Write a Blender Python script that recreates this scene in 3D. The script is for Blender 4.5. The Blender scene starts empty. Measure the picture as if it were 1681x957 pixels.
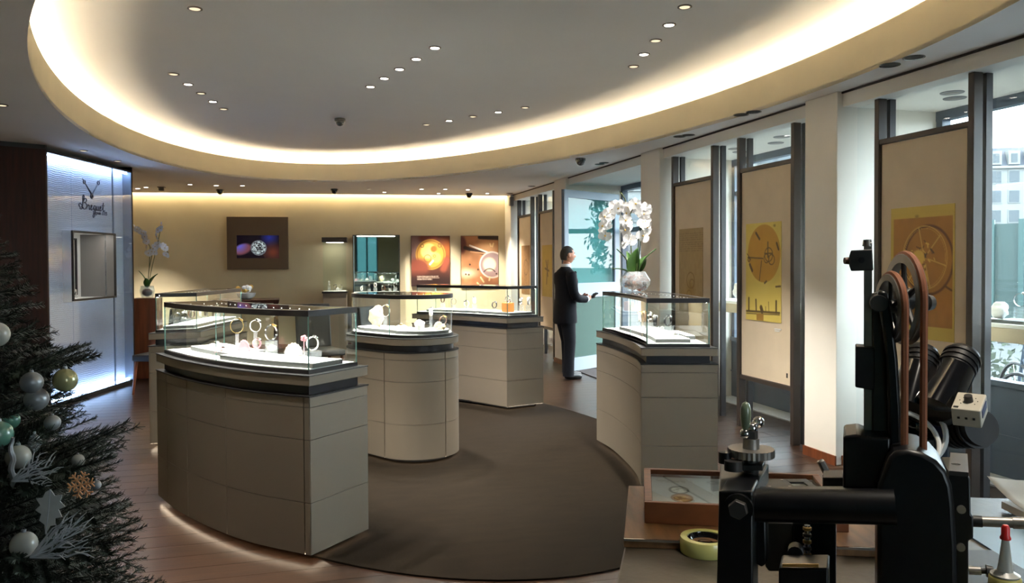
import bpy, bmesh, math, random
import numpy as np
from mathutils import Vector, Matrix

PI = math.pi
R = math.radians
random.seed(7)
COL = bpy.context.scene.collection
SC = bpy.context.scene

# ------------------------------------------------------------------ camera
CH = 1.56                                   # eye height in metres
YAW, PITCH, ROLL = R(15.5), R(1.2), R(-0.27)
FPX, SHIFT = 1307.4, -19.0
FW = Vector((math.sin(YAW)*math.cos(PITCH), math.cos(YAW)*math.cos(PITCH), -math.sin(PITCH)))
RT0 = Vector((math.cos(YAW), -math.sin(YAW), 0))
UP0 = RT0.cross(FW)
RT = math.cos(ROLL)*RT0 + math.sin(ROLL)*UP0
UP = -math.sin(ROLL)*RT0 + math.cos(ROLL)*UP0
cam_data = bpy.data.cameras.new('camera')
cam = bpy.data.objects.new('camera', cam_data)
COL.objects.link(cam)
cam.matrix_world = Matrix.Translation((0, 0, CH)) @ Matrix((RT, UP, -FW)).transposed().to_4x4()
cam_data.sensor_width = 36
cam_data.lens = FPX/1681*36
cam_data.shift_y = SHIFT/1681
cam_data.clip_end = 500
cam_data.clip_start = 0.05
SC.camera = cam

# ------------------------------------------------------------------ exposure, world
SC.view_settings.view_transform = 'Standard'
SC.view_settings.look = 'None'
SC.view_settings.gamma = 1
SC.view_settings.exposure = 1.42
SC.cycles.use_denoising = True
SC.cycles.max_bounces = 9
SC.cycles.transparent_max_bounces = 24
SC.cycles.caustics_reflective = False
SC.cycles.caustics_refractive = False
SC.cycles.sample_clamp_indirect = 6.0
SKY_STRENGTH = 5.2
world = bpy.data.worlds.new('overcast_sky')
SC.world = world
world.use_nodes = True
bg = world.node_tree.nodes['Background']
bg.inputs['Color'].default_value = (0.92, 0.97, 1.0, 1)
bg.inputs['Strength'].default_value = SKY_STRENGTH
# light strengths used further down
COVE, VITRINE, SPOT, LIGHTBOX, WALLWASH = 46.0, 44.0, 42.0, 20.0, 15.0

# ------------------------------------------------------------------ helpers
def lin(c):
    c = c/255.0
    return c/12.92 if c <= 0.04045 else ((c+0.055)/1.055)**2.4
def rgb(r, g, b):
    return (lin(r), lin(g), lin(b), 1)

def at_z(px, py, z):
    d = FW + RT*((px-840.5)/FPX) - UP*((py-478.5-SHIFT)/FPX)
    return Vector((0, 0, CH)) + d*((z-CH)/d.z)
def at_x(px, py, x):
    d = FW + RT*((px-840.5)/FPX) - UP*((py-478.5-SHIFT)/FPX)
    return Vector((0, 0, CH)) + d*(x/d.x)
def at_d(px, py, dist):
    d = FW + RT*((px-840.5)/FPX) - UP*((py-478.5-SHIFT)/FPX)
    return Vector((0, 0, CH)) + d*dist

def mat(name, col, rough=0.5, metal=0.0, var=0.0, scale=8.0, bump=0.0, bscale=60.0, coat=0.0, spec=0.5,
        stretch=(1, 1, 1), col2=None, rnd=0.0, emit=None, strength=0.0, alpha=None, sub=0.0, trans=0.0):
    """one procedural material: base colour broken up by noise, optional fine relief, optional per-object tone"""
    m = bpy.data.materials.new(name)
    m.use_nodes = True
    nt = m.node_tree
    b = nt.nodes['Principled BSDF']
    b.inputs['Base Color'].default_value = col
    b.inputs['Roughness'].default_value = rough
    b.inputs['Metallic'].default_value = metal
    b.inputs['Coat Weight'].default_value = coat
    b.inputs['Specular IOR Level'].default_value = spec
    if trans:
        b.inputs['Transmission Weight'].default_value = trans
    if emit:
        b.inputs['Emission Color'].default_value = emit
        b.inputs['Emission Strength'].default_value = strength
    if var or bump or col2 or rnd:
        tc = nt.nodes.new('ShaderNodeTexCoord')
        mp = nt.nodes.new('ShaderNodeMapping')
        mp.inputs['Scale'].default_value = stretch
        nt.links.new(tc.outputs['Object'], mp.inputs['Vector'])
        if rnd:
            oi = nt.nodes.new('ShaderNodeObjectInfo')
            add = nt.nodes.new('ShaderNodeVectorMath'); add.operation = 'MULTIPLY_ADD'
            nt.links.new(oi.outputs['Random'], add.inputs[0])
            add.inputs[1].default_value = (37, 91, 53)
            nt.links.new(mp.outputs['Vector'], add.inputs[2])
            vec = add.outputs[0]
        else:
            vec = mp.outputs['Vector']
        if var or col2 or rnd:
            n = nt.nodes.new('ShaderNodeTexNoise')
            n.inputs['Scale'].default_value = scale
            n.inputs['Detail'].default_value = 5
            nt.links.new(vec, n.inputs['Vector'])
            mix = nt.nodes.new('ShaderNodeMix'); mix.data_type = 'RGBA'
            c2 = col2 or tuple(max(0, x*(1-2*var)) for x in col[:3])+(1,)
            c1 = col if col2 else tuple(min(1, x*(1+var)) for x in col[:3])+(1,)
            mix.inputs['A'].default_value = c1
            mix.inputs['B'].default_value = c2
            mr = nt.nodes.new('ShaderNodeMapRange')
            mr.inputs['From Min'].default_value = 0.3
            mr.inputs['From Max'].default_value = 0.7
            nt.links.new(n.outputs['Fac'], mr.inputs['Value'])
            nt.links.new(mr.outputs['Result'], mix.inputs['Factor'])
            out = mix.outputs['Result']
            if rnd:
                hs = nt.nodes.new('ShaderNodeHueSaturation')
                mm = nt.nodes.new('ShaderNodeMapRange')
                mm.inputs['To Min'].default_value = 1-rnd
                mm.inputs['To Max'].default_value = 1+rnd
                nt.links.new(oi.outputs['Random'], mm.inputs['Value'])
                nt.links.new(mm.outputs['Result'], hs.inputs['Value'])
                nt.links.new(out, hs.inputs['Color'])
                out = hs.outputs['Color']
            nt.links.new(out, b.inputs['Base Color'])
        if bump:
            n2 = nt.nodes.new('ShaderNodeTexNoise')
            n2.inputs['Scale'].default_value = bscale
            n2.inputs['Detail'].default_value = 3
            nt.links.new(vec, n2.inputs['Vector'])
            bp = nt.nodes.new('ShaderNodeBump')
            bp.inputs['Strength'].default_value = bump
            bp.inputs['Distance'].default_value = 0.01
            nt.links.new(n2.outputs['Fac'], bp.inputs['Height'])
            nt.links.new(bp.outputs['Normal'], b.inputs['Normal'])
    return m

def glass(name, tint=(0.97, 0.99, 0.98), refl=1.0, rough=0.0, milk=0.0, milkcol=(0.8, 0.85, 0.85)):
    """thin architectural glass: tinted see-through plus Fresnel mirror"""
    m = bpy.data.materials.new(name)
    m.use_nodes = True
    nt = m.node_tree
    nt.nodes.clear()
    o = nt.nodes.new('ShaderNodeOutputMaterial')
    t = nt.nodes.new('ShaderNodeBsdfTransparent')
    t.inputs['Color'].default_value = (*tint, 1)
    g = nt.nodes.new('ShaderNodeBsdfGlossy')
    g.inputs['Roughness'].default_value = rough
    g.inputs['Color'].default_value = (refl, refl, refl, 1)
    f = nt.nodes.new('ShaderNodeFresnel')
    f.inputs['IOR'].default_value = 1.45
    mx = nt.nodes.new('ShaderNodeMixShader')
    ge = nt.nodes.new('ShaderNodeNewGeometry')           # mirror only at the outer faces of a sheet
    fm = nt.nodes.new('ShaderNodeMath'); fm.operation = 'MULTIPLY_ADD'
    nt.links.new(ge.outputs['Backfacing'], fm.inputs[0])
    fm.inputs[1].default_value = -1.0
    fm.inputs[2].default_value = 1.0
    fk = nt.nodes.new('ShaderNodeMath'); fk.operation = 'MULTIPLY'
    nt.links.new(f.outputs[0], fk.inputs[0])
    nt.links.new(fm.outputs[0], fk.inputs[1])
    nt.links.new(fk.outputs[0], mx.inputs[0])
    src = t.outputs[0]
    if milk:
        d = nt.nodes.new('ShaderNodeBsdfDiffuse')
        d.inputs['Color'].default_value = (*milkcol, 1)
        m2 = nt.nodes.new('ShaderNodeMixShader')
        m2.inputs[0].default_value = milk
        nt.links.new(t.outputs[0], m2.inputs[1])
        nt.links.new(d.outputs[0], m2.inputs[2])
        src = m2.outputs[0]
    nt.links.new(src, mx.inputs[1])
    nt.links.new(g.outputs[0], mx.inputs[2])
    nt.links.new(mx.outputs[0], o.inputs['Surface'])
    return m

def glow(name, col, strength):
    m = bpy.data.materials.new(name)
    m.use_nodes = True
    nt = m.node_tree
    nt.nodes.clear()
    o = nt.nodes.new('ShaderNodeOutputMaterial')
    e = nt.nodes.new('ShaderNodeEmission')
    e.inputs['Color'].default_value = (*col[:3], 1)
    e.inputs['Strength'].default_value = strength
    nt.links.new(e.outputs[0], o.inputs['Surface'])
    return m

def printed(name, rough=0.6, strength=0.0):
    """flat print: colour comes from the mesh's own print attribute (strength > 0: a lit screen)"""
    m = bpy.data.materials.new(name)
    m.use_nodes = True
    nt = m.node_tree
    b = nt.nodes['Principled BSDF']
    a = nt.nodes.new('ShaderNodeAttribute')
    a.attribute_name = 'print'
    nt.links.new(a.outputs['Color'], b.inputs['Base Color'])
    b.inputs['Roughness'].default_value = rough
    if strength:
        nt.links.new(a.outputs['Color'], b.inputs['Emission Color'])
        b.inputs['Emission Strength'].default_value = strength
    return m

class MB:
    """collects shapes, builds ONE mesh"""
    def __init__(s):
        s.v, s.f = [], []
    def add(s, vs, fs):
        n = len(s.v)
        s.v += [tuple(v) for v in vs]
        s.f += [tuple(i+n for i in f) for f in fs]
        return s
    def box(s, c, d, rz=0.0, m=None):
        x, y, z = d[0]/2, d[1]/2, d[2]/2
        vs = [(-x, -y, -z), (x, -y, -z), (x, y, -z), (-x, y, -z), (-x, -y, z), (x, -y, z), (x, y, z), (-x, y, z)]
        M = Matrix.Translation(c) @ (m if m is not None else Matrix.Rotation(rz, 4, 'Z'))
        return s.add([M @ Vector(v) for v in vs], [(0, 3, 2, 1), (4, 5, 6, 7), (0, 1, 5, 4), (1, 2, 6, 5), (2, 3, 7, 6), (3, 0, 4, 7)])
    def bb(s, a, b):
        return s.box([(a[i]+b[i])/2 for i in range(3)], [abs(b[i]-a[i]) for i in range(3)])
    def prism(s, pts, z0, z1):
        n = len(pts)
        vs = [(p[0], p[1], z0) for p in pts]+[(p[0], p[1], z1) for p in pts]
        fs = [tuple(range(n-1, -1, -1)), tuple(range(n, 2*n))]+[(i, (i+1) % n, n+(i+1) % n, n+i) for i in range(n)]
        return s.add(vs, fs)
    def poly(s, pts, ext):
        """closed polygon of 3-D points pushed along the vector ext"""
        n = len(pts)
        e = Vector(ext)
        vs = [Vector(p) for p in pts]+[Vector(p)+e for p in pts]
        fs = [tuple(range(n)), tuple(range(2*n-1, n-1, -1))]+[(i, n+i, n+(i+1) % n, (i+1) % n) for i in range(n)]
        return s.add(vs, fs)
    def cyl(s, a, b, r0, r1=None, n=20, cap=True):
        r1 = r0 if r1 is None else r1
        a, b = Vector(a), Vector(b)
        d = (b-a).normalized()
        x = d.orthogonal().normalized()
        y = d.cross(x)
        vs = []
        for p, r in ((a, r0), (b, r1)):
            for i in range(n):
                t = 2*PI*i/n
                vs.append(p+x*(r*math.cos(t))+y*(r*math.sin(t)))
        fs = [(i, (i+1) % n, n+(i+1) % n, n+i) for i in range(n)]
        if cap:
            fs += [tuple(range(n-1, -1, -1)), tuple(range(n, 2*n))]
        return s.add(vs, fs)
    def lathe(s, prof, c=(0, 0, 0), n=24, M=None, cap=True):
        """profile of (radius, height) turned about z"""
        vs, fs = [], []
        c = Vector(c)
        for r, z in prof:
            for i in range(n):
                t = 2*PI*i/n
                p = Vector((r*math.cos(t), r*math.sin(t), z))
                vs.append((M @ p if M is not None else p)+c)
        for k in range(len(prof)-1):
            for i in range(n):
                j = (i+1) % n
                fs.append((k*n+i, k*n+j, (k+1)*n+j, (k+1)*n+i))
        if cap and prof[0] != prof[-1]:
            fs += [tuple(range(n-1, -1, -1)), tuple(range((len(prof)-1)*n, len(prof)*n))]
        return s.add(vs, fs)
    def ball(s, c, r, n=12, sc=(1, 1, 1), M=None):
        prof = [(r*math.sin(PI*k/(n//2+2))+1e-5, -r*math.cos(PI*k/(n//2+2))) for k in range(n//2+3)]
        S = Matrix.Diagonal((*sc, 1))
        return s.lathe(prof, c, n, (M @ S) if M is not None else S)
    def tube(s, pts, r, n=8, closed=False):
        pts = [Vector(p) for p in pts]
        k = len(pts)
        rs = r if isinstance(r, (list, tuple)) else [r]*k
        vs, fs = [], []
        x = None
        for i, p in enumerate(pts):
            if closed:
                d = (pts[(i+1) % k]-pts[i-1])
            else:
                d = pts[min(i+1, k-1)]-pts[max(i-1, 0)]
            d = d.normalized() if d.length > 1e-9 else Vector((0, 0, 1))
            x = d.orthogonal().normalized() if x is None else (x-d*x.dot(d)).normalized()
            y = d.cross(x)
            for j in range(n):
                t = 2*PI*j/n
                vs.append(p+x*(rs[i]*math.cos(t))+y*(rs[i]*math.sin(t)))
        for i in range(k if closed else k-1):
            a, b = i*n, ((i+1) % k)*n
            for j in range(n):
                fs.append((a+j, a+(j+1) % n, b+(j+1) % n, b+j))
        if not closed:
            fs += [tuple(range(n-1, -1, -1)), tuple(range((k-1)*n, k*n))]
        return s.add(vs, fs)
    def ribbon(s, pts, nrm, h0, h1, t):
        """upright strip following plan points, thickness t along the plan normals nrm"""
        n = len(pts)
        vs = []
        for p, q in zip(pts, nrm):
            vs += [(p[0], p[1], h0), (p[0], p[1], h1), (p[0]-q[0]*t, p[1]-q[1]*t, h1), (p[0]-q[0]*t, p[1]-q[1]*t, h0)]
        fs = []
        for i in range(n-1):
            for k in range(4):
                fs.append((i*4+k, (i+1)*4+k, (i+1)*4+(k+1) % 4, i*4+(k+1) % 4))
        fs += [(0, 1, 2, 3), ((n-1)*4+3, (n-1)*4+2, (n-1)*4+1, (n-1)*4)]
        return s.add(vs, fs)
    def build(s, name, material, parent=None, smooth=40, bevel=0.0, local=True, seg=2):
        me = bpy.data.meshes.new(name)
        vs = s.v
        if parent is not None and not local:
            Mi = WORLD[parent.name].inverted()
            vs = [Mi @ Vector(v) for v in vs]
        me.from_pydata([tuple(v) for v in vs], [], s.f)
        me.validate()
        bm = bmesh.new()
        bm.from_mesh(me)
        bmesh.ops.recalc_face_normals(bm, faces=bm.faces)
        bm.to_mesh(me)
        bm.free()
        me.materials.append(material)
        if smooth:
            me.shade_smooth()
            me.set_sharp_from_angle(angle=R(smooth))
        o = bpy.data.objects.new(name, me)
        COL.objects.link(o)
        if parent is not None:
            o.parent = parent
            WORLD[o.name] = WORLD[parent.name]
        else:
            WORLD[o.name] = Matrix.Identity(4)
        if bevel:
            b = o.modifiers.new('bevel', 'BEVEL')
            b.width = bevel
            b.segments = seg
            b.limit_method = 'ANGLE'
            b.angle_limit = R(35)
        return o

WORLD = {}
def tag(o, label, cat, group=None, kind=None):
    o['label'] = label
    o['category'] = cat
    if group:
        o['group'] = group
    if kind:
        o['kind'] = kind
    return o
def thing(name, label, cat, loc=(0, 0, 0), rz=0.0, group=None):
    o = bpy.data.objects.new(name, None)
    o.empty_display_size = 0.1
    COL.objects.link(o)
    o.location = loc
    o.rotation_euler = (0, 0, rz)
    WORLD[o.name] = Matrix.Translation(loc) @ Matrix.Rotation(rz, 4, 'Z')
    return tag(o, label, cat, group)
def struct(o):
    o['kind'] = 'structure'
    return o
def copy_thing(src, loc, rz, label, group=None):
    """copy a thing with its parts and sub-parts; the meshes are shared"""
    def cp(o, parent):
        c = o.copy()
        COL.objects.link(c)
        c.parent = parent
        for ch in KIDS.get(o.name, ()):
            cp(ch, c)
        return c
    if src.name not in KIDS:
        for o in COL.objects:
            if o.parent:
                KIDS.setdefault(o.parent.name, [])
                if o not in KIDS[o.parent.name]:
                    KIDS[o.parent.name].append(o)
    r = cp(src, None)
    r.location = loc
    r.rotation_euler = (0, 0, rz)
    r['label'] = label
    if group:
        r['group'] = group
    WORLD[r.name] = Matrix.Translation(loc) @ Matrix.Rotation(rz, 4, 'Z')
    return r
KIDS = {}

def smooth_line(pts, n):
    """resampled Catmull-Rom curve through plan points"""
    P = [np.array(p, float) for p in pts]
    P = [2*P[0]-P[1]]+P+[2*P[-1]-P[-2]]
    out = []
    for i in range(1, len(P)-2):
        for t in np.linspace(0, 1, 16, endpoint=False):
            a, b, c, d = P[i-1], P[i], P[i+1], P[i+2]
            out.append(0.5*((2*b)+(c-a)*t+(2*a-5*b+4*c-d)*t*t+(3*b-a-3*c+d)*t**3))
    out.append(P[-2])
    out = np.array(out)
    s = np.r_[0, np.cumsum(np.linalg.norm(np.diff(out, axis=0), axis=1))]
    q = np.linspace(0, s[-1], n)
    return np.c_[np.interp(q, s, out[:, 0]), np.interp(q, s, out[:, 1])]
def normals_of(L, closed=False):
    L = np.asarray(L)
    if closed:
        T = np.roll(L, -1, 0)-np.roll(L, 1, 0)
    else:
        T = np.gradient(L, axis=0)
    T = T/np.linalg.norm(T, axis=1)[:, None]
    return np.c_[T[:, 1], -T[:, 0]]          # right-hand side of the walking direction
def inset(poly, d):
    """closed counter-clockwise outline moved inwards by d (mitred)"""
    P = np.asarray(poly)
    n = len(P)
    out = []
    for i in range(n):
        a, b, c = P[i-1], P[i], P[(i+1) % n]
        t1 = (b-a)/np.linalg.norm(b-a)
        t2 = (c-b)/np.linalg.norm(c-b)
        n1, n2 = np.array([-t1[1], t1[0]]), np.array([-t2[1], t2[0]])
        m = n1+n2
        m = m/max(1e-6, m@m)*2
        if m@m > 6:
            m = m/np.linalg.norm(m)*2.4
        out.append(b+m*d)
    return np.array(out)
def print_sheet(name, w, h, nx, ny, paint, M, material, parent=None, thick=0.004):
    """flat printed sheet: a grid whose points carry ink; paint(u, v) -> sRGB 0..255, v from the top"""
    U, V = np.meshgrid(np.linspace(0, 1, nx), np.linspace(0, 1, ny))
    ink = np.clip(paint(U, V), 0, 255)/255.0
    ink = np.where(ink <= 0.04045, ink/12.92, ((ink+0.055)/1.055)**2.4)
    me = bpy.data.meshes.new(name)
    vs = [M @ Vector((w*(u-0.5), 0, h*(0.5-v))) for u, v in zip(U.ravel(), V.ravel())]
    fs = []
    for j in range(ny-1):
        for i in range(nx-1):
            a = j*nx+i
            fs.append((a, a+nx, a+nx+1, a+1))
    me.from_pydata([tuple(v) for v in vs], [], fs)
    at = me.color_attributes.new('print', 'FLOAT_COLOR', 'POINT')
    at.data.foreach_set('color', np.c_[ink.reshape(-1, 3), np.ones(nx*ny)].astype(np.float32).ravel())
    me.materials.append(material)
    o = bpy.data.objects.new(name, me)
    COL.objects.link(o)
    if parent is not None:
        o.parent = parent
        WORLD[o.name] = WORLD[parent.name]
    sd = o.modifiers.new('paper', 'SOLIDIFY')
    sd.thickness = thick
    sd.offset = -1
    return o
# painting helpers for prints
def base(U, c):
    return np.ones(U.shape+(3,))*np.array(c, float)
def lay(img, mask, c):
    m = np.clip(mask, 0, 1)[..., None]
    return img*(1-m)+np.array(c, float)*m
def soft(d, w):
    return np.clip(0.5-d/w, 0, 1)
def seg_d(X, Y, a, b):
    ax, ay = a
    bx, by = b
    L = (bx-ax)**2+(by-ay)**2
    t = np.clip(((X-ax)*(bx-ax)+(Y-ay)*(by-ay))/L, 0, 1)
    return np.hypot(X-ax-t*(bx-ax), Y-ay-t*(by-ay))
_rng = np.random.default_rng(3)
_nz = _rng.random((64, 64))
def noise2(U, V, s):
    x, y = (U*s) % 63, (V*s) % 63
    i, j = x.astype(int), y.astype(int)
    fx, fy = x-i, y-j
    fx, fy = fx*fx*(3-2*fx), fy*fy*(3-2*fy)
    a, b, c, d = _nz[j, i], _nz[j, (i+1) % 64], _nz[(j+1) % 64, i], _nz[(j+1) % 64, (i+1) % 64]
    return (a*(1-fx)+b*fx)*(1-fy)+(c*(1-fx)+d*fx)*fy

# ------------------------------------------------------------------ materials
M = {}
M['plaster'] = mat('warm_plaster', rgb(220, 207, 174), 0.85, var=0.04, scale=1.5, bump=0.05, bscale=90)
M['ceil'] = mat('ceiling_paint', rgb(240, 239, 240), 0.9, var=0.015, scale=1.2)
M['ovalpaint'] = mat('oval_ceiling_paint', rgb(238, 238, 238), 0.9, var=0.01, scale=1.2)
M['white'] = mat('white_paint', rgb(225, 222, 214), 0.7, var=0.02, scale=2)
M['pillar'] = mat('pillar_paint', rgb(236, 230, 218), 0.75, var=0.02, scale=2)
M['plank'] = mat('walnut_plank', rgb(54, 36, 23), 0.32, col2=rgb(33, 21, 14), scale=5, stretch=(0.5, 9, 1), rnd=0.22, bump=0.06, bscale=40, spec=0.36)
M['subfloor'] = mat('dark_subfloor', rgb(70, 44, 28), 0.6, var=0.1, scale=6)
M['carpet'] = mat('brown_carpet', rgb(29, 22, 13), 0.95, col2=rgb(23, 17, 9), scale=9, stretch=(0.5, 1.6, 1), bump=0.5, bscale=350, spec=0.1)
M['body'] = mat('taupe_leather', rgb(118, 108, 93), 0.55, var=0.02, scale=3, bump=0.03, bscale=300)
M['core'] = mat('dark_core', rgb(30, 25, 21), 0.7)
M['bronze'] = mat('dark_bronze', rgb(40, 37, 38), 0.36, metal=0.3, var=0.05, scale=20)
M['recess'] = mat('recess_bronze', rgb(30, 28, 31), 0.3, metal=0.2, var=0.05, scale=12)
M['black'] = mat('black_plinth', rgb(14, 14, 15), 0.5)
M['glass'] = glass('clear_glass')
M['casetop'] = glass('case_top_glass', tint=(0.95, 0.97, 0.96))
M['edge'] = mat('glass_edge', rgb(96, 132, 124), 0.15, spec=0.6)
M['window'] = glass('window_glass', tint=(0.89, 0.955, 0.975))
M['tinted'] = glass('tinted_window_glass', tint=(0.66, 0.70, 0.72))
M['darkglass'] = glass('dark_tinted_glass', tint=(0.10, 0.17, 0.18))
M['showglass'] = glass('showcase_glass', tint=(0.97, 0.98, 0.985))
M['doorglass'] = glass('door_glass', tint=(0.50, 0.78, 0.80), refl=1.0, milk=0.12, milkcol=(0.16, 0.30, 0.30))
M['doorglass_low'] = glass('door_glass_frosted', tint=(0.22, 0.40, 0.37), milk=0.5, milkcol=(0.10, 0.18, 0.155))
M['acrylic'] = glass('acrylic', tint=(0.93, 0.96, 0.97), milk=0.16, milkcol=(0.95, 0.97, 1))
M['display'] = mat('white_display', rgb(240, 240, 238), 0.6)
M['trayside'] = mat('tray_grey', rgb(78, 80, 78), 0.5)
M['wood_dark'] = mat('dark_mahogany', rgb(48, 20, 12), 0.55, spec=0.15, col2=rgb(30, 12, 8), scale=4, stretch=(9, 9, 0.6), bump=0.04, bscale=40)
M['wood_mid'] = mat('reddish_wood', rgb(128, 70, 38), 0.45, col2=rgb(96, 50, 26), scale=4, stretch=(8, 8, 0.6))
M['frame'] = mat('brown_metal', rgb(54, 45, 39), 0.5, metal=0.0, var=0.04, scale=10)
M['panel'] = mat('linen_panel', rgb(212, 195, 168), 0.85, var=0.03, scale=4, bump=0.12, bscale=500)
M['reargrey'] = mat('grey_post', rgb(66, 64, 66), 0.5)
M['blueframe'] = mat('blue_grey_frame', rgb(84, 96, 110), 0.45, var=0.04, scale=5)
M['darkline'] = mat('shadow_gap', rgb(50, 42, 38), 0.7)
M['stone'] = mat('pale_stone', rgb(170, 166, 160), 0.8, var=0.06, scale=20)
M['print'] = printed('printed_paper')
M['screen'] = printed('lit_screen', 0.2, 0.28)
M['steel'] = mat('polished_steel', rgb(200, 198, 196), 0.16, metal=1.0, var=0.03, scale=30)
M['dullsteel'] = mat('dull_steel', rgb(146, 142, 137), 0.42, metal=0.9, var=0.08, scale=25)
M['ironblack'] = mat('black_enamel', rgb(6, 7, 10), 0.36, var=0.25, scale=30, coat=0.06, spec=0.35)
M['irongrey'] = mat('grey_cast_iron', rgb(62, 60, 58), 0.45, metal=0.4, var=0.1, scale=14)
M['belt'] = mat('leather_belt', rgb(142, 86, 58), 0.55, var=0.1, scale=40)
M['brass'] = mat('brass', rgb(206, 170, 104), 0.3, metal=0.9, var=0.08, scale=30)
M['gold'] = mat('gold', rgb(232, 190, 110), 0.22, metal=1.0)
M['rubber'] = mat('black_rubber', rgb(18, 18, 19), 0.5, var=0.2, scale=30)
M['gloss'] = mat('gloss_black', rgb(10, 10, 13), 0.1, coat=0.6)
M['ivory'] = mat('ivory_plastic', rgb(196, 190, 174), 0.45, var=0.03, scale=20)
M['whiteplastic'] = mat('white_plastic', rgb(226, 226, 222), 0.4)
M['blueplastic'] = mat('blue_plastic', rgb(24, 36, 92), 0.35)
M['red'] = mat('red_plastic', rgb(206, 34, 32), 0.35)
M['clearplastic'] = mat('milky_plastic', rgb(214, 214, 206), 0.3, trans=0.4)
M['yellowglue'] = mat('yellow_liquid', rgb(212, 200, 120), 0.3, trans=0.3)
M['tape'] = mat('tape_roll', rgb(198, 196, 120), 0.25, var=0.08, scale=14, coat=0.4)
M['benchtop'] = mat('worn_bench_top', rgb(84, 76, 64), 0.42, col2=rgb(60, 54, 45), scale=9, bump=0.06, bscale=60)
M['bluetop'] = mat('blue_grey_mat', rgb(72, 98, 116), 0.4, var=0.05, scale=9)
M['benchwood'] = mat('worn_bench_wood', rgb(122, 86, 50), 0.45, col2=rgb(88, 60, 34), scale=7, stretch=(7, 0.9, 1), bump=0.05, bscale=50)
M['cherry'] = mat('cherry_wood', rgb(122, 68, 34), 0.38, col2=rgb(92, 50, 24), scale=6, stretch=(0.9, 8, 3))
M['paper'] = mat('white_paper', rgb(226, 222, 214), 0.8, var=0.03, scale=8)
M['suit'] = mat('navy_suit', rgb(11, 13, 21), 0.8, var=0.1, scale=30, spec=0.2)
M['skin'] = mat('skin', rgb(178, 122, 94), 0.55, var=0.05, scale=12)
M['hair'] = mat('short_dark_hair', rgb(34, 26, 22), 0.7, bump=0.4, bscale=300)
M['shirt'] = mat('white_shirt', rgb(218, 220, 226), 0.7)
M['shoe'] = mat('black_leather', rgb(15, 14, 14), 0.25)
M['needle'] = mat('fir_needles', rgb(22, 38, 26), 0.6, var=0.25, scale=9, rnd=0.3)
M['bark'] = mat('bark', rgb(70, 52, 38), 0.9, var=0.2, scale=20)
M['leaf'] = mat('orchid_leaf', rgb(58, 92, 40), 0.4, var=0.15, scale=8)
M['petal'] = mat('white_petal', rgb(250, 250, 252), 0.6)
M['petalcore'] = mat('yellow_petal_core', rgb(214, 176, 92), 0.6)
M['stemgreen'] = mat('green_stem', rgb(74, 84, 46), 0.6)
M['bluewhite'] = mat('white_guilloche_panel', rgb(184, 190, 198), 0.5)
M['beige'] = mat('beige_shelf', rgb(206, 192, 168), 0.6)
M['shell'] = mat('sea_shell', rgb(226, 222, 208), 0.5, var=0.08, scale=40, bump=0.3, bscale=80)
M['coral'] = mat('beige_stone', rgb(214, 196, 164), 0.8, var=0.15, scale=25, bump=0.4, bscale=50)
M['orange'] = mat('orange_leather', rgb(214, 136, 58), 0.5, var=0.06, scale=20)
M['pink'] = mat('pink_leather', rgb(226, 150, 160), 0.5)
M['strapwhite'] = mat('white_strap', rgb(236, 234, 230), 0.5)
M['strapbrown'] = mat('brown_strap', rgb(96, 60, 40), 0.5)
M['strapblack'] = mat('black_strap', rgb(26, 25, 26), 0.45)
M['dial'] = mat('silver_dial', rgb(224, 222, 212), 0.35)
M['mirror'] = mat('mirror', rgb(214, 224, 220), 0.02, metal=1.0)
M['tvframe'] = mat('taupe_surround', rgb(108, 90, 72), 0.6, var=0.02, scale=4)
M['grey'] = mat('grey_disc', rgb(124, 122, 122), 0.6)
M['street'] = mat('asphalt', rgb(58, 61, 63), 0.9, var=0.08, scale=3)
M['facade'] = mat('cream_facade', rgb(112, 115, 114), 0.85, var=0.02, scale=0.2)
M['slate'] = mat('slate_roof', rgb(62, 68, 78), 0.7, var=0.06, scale=0.5)
M['hoarding'] = mat('teal_hoarding', rgb(32, 56, 55), 0.5, var=0.05, scale=0.6)
M['hoardpost'] = mat('pale_teal_post', rgb(40, 68, 67), 0.5)
M['bluefacade'] = mat('blue_grey_facade', rgb(56, 78, 92), 0.5, var=0.05, scale=0.3)
M['farwindow'] = mat('far_window', rgb(46, 56, 62), 0.3)
M['bush'] = mat('bush_leaves', rgb(40, 56, 32), 0.7, var=0.3, scale=3)
M['silver'] = mat('frosted_silver', rgb(138, 142, 146), 0.35, metal=0.4, var=0.05, scale=25)
M['pearl'] = mat('pearl_bauble', rgb(158, 158, 152), 0.22, var=0.06, scale=10, coat=0.4)
M['mint'] = mat('mint_bauble', rgb(86, 134, 118), 0.25, var=0.08, scale=10, coat=0.4)
M['champagne'] = mat('champagne_bauble', rgb(160, 160, 118), 0.22, metal=0.3, coat=0.4)
M['twig'] = mat('silvery_twig', rgb(176, 180, 186), 0.5)
M['leafsilver'] = mat('silver_leaf', rgb(186, 188, 186), 0.5, var=0.06, scale=30)
M['snowflake'] = mat('copper_snowflake', rgb(214, 154, 106), 0.5)
M['logo'] = mat('dark_blue_letters', rgb(30, 32, 52), 0.4)
M['camera'] = mat('smoked_dome', rgb(28, 26, 26), 0.15, coat=0.5)
M['ring'] = mat('lamp_ring', rgb(120, 110, 98), 0.4, metal=0.3)
M['soffithole'] = mat('black_hole', rgb(12, 11, 11), 0.6)
M['lampon'] = glow('lamp_lit', (1.0, 0.93, 0.82), 9.0)
M['lampdim'] = glow('lamp_dim', (1.0, 0.82, 0.55), 0.45)
M['coveled'] = glow('cove_led', (1.0, 0.80, 0.54), COVE)
M['washled'] = glow('wall_wash_led', (1.0, 0.82, 0.55), WALLWASH)
M['caseled'] = glow('case_led', (1.0, 0.97, 0.92), VITRINE)
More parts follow.
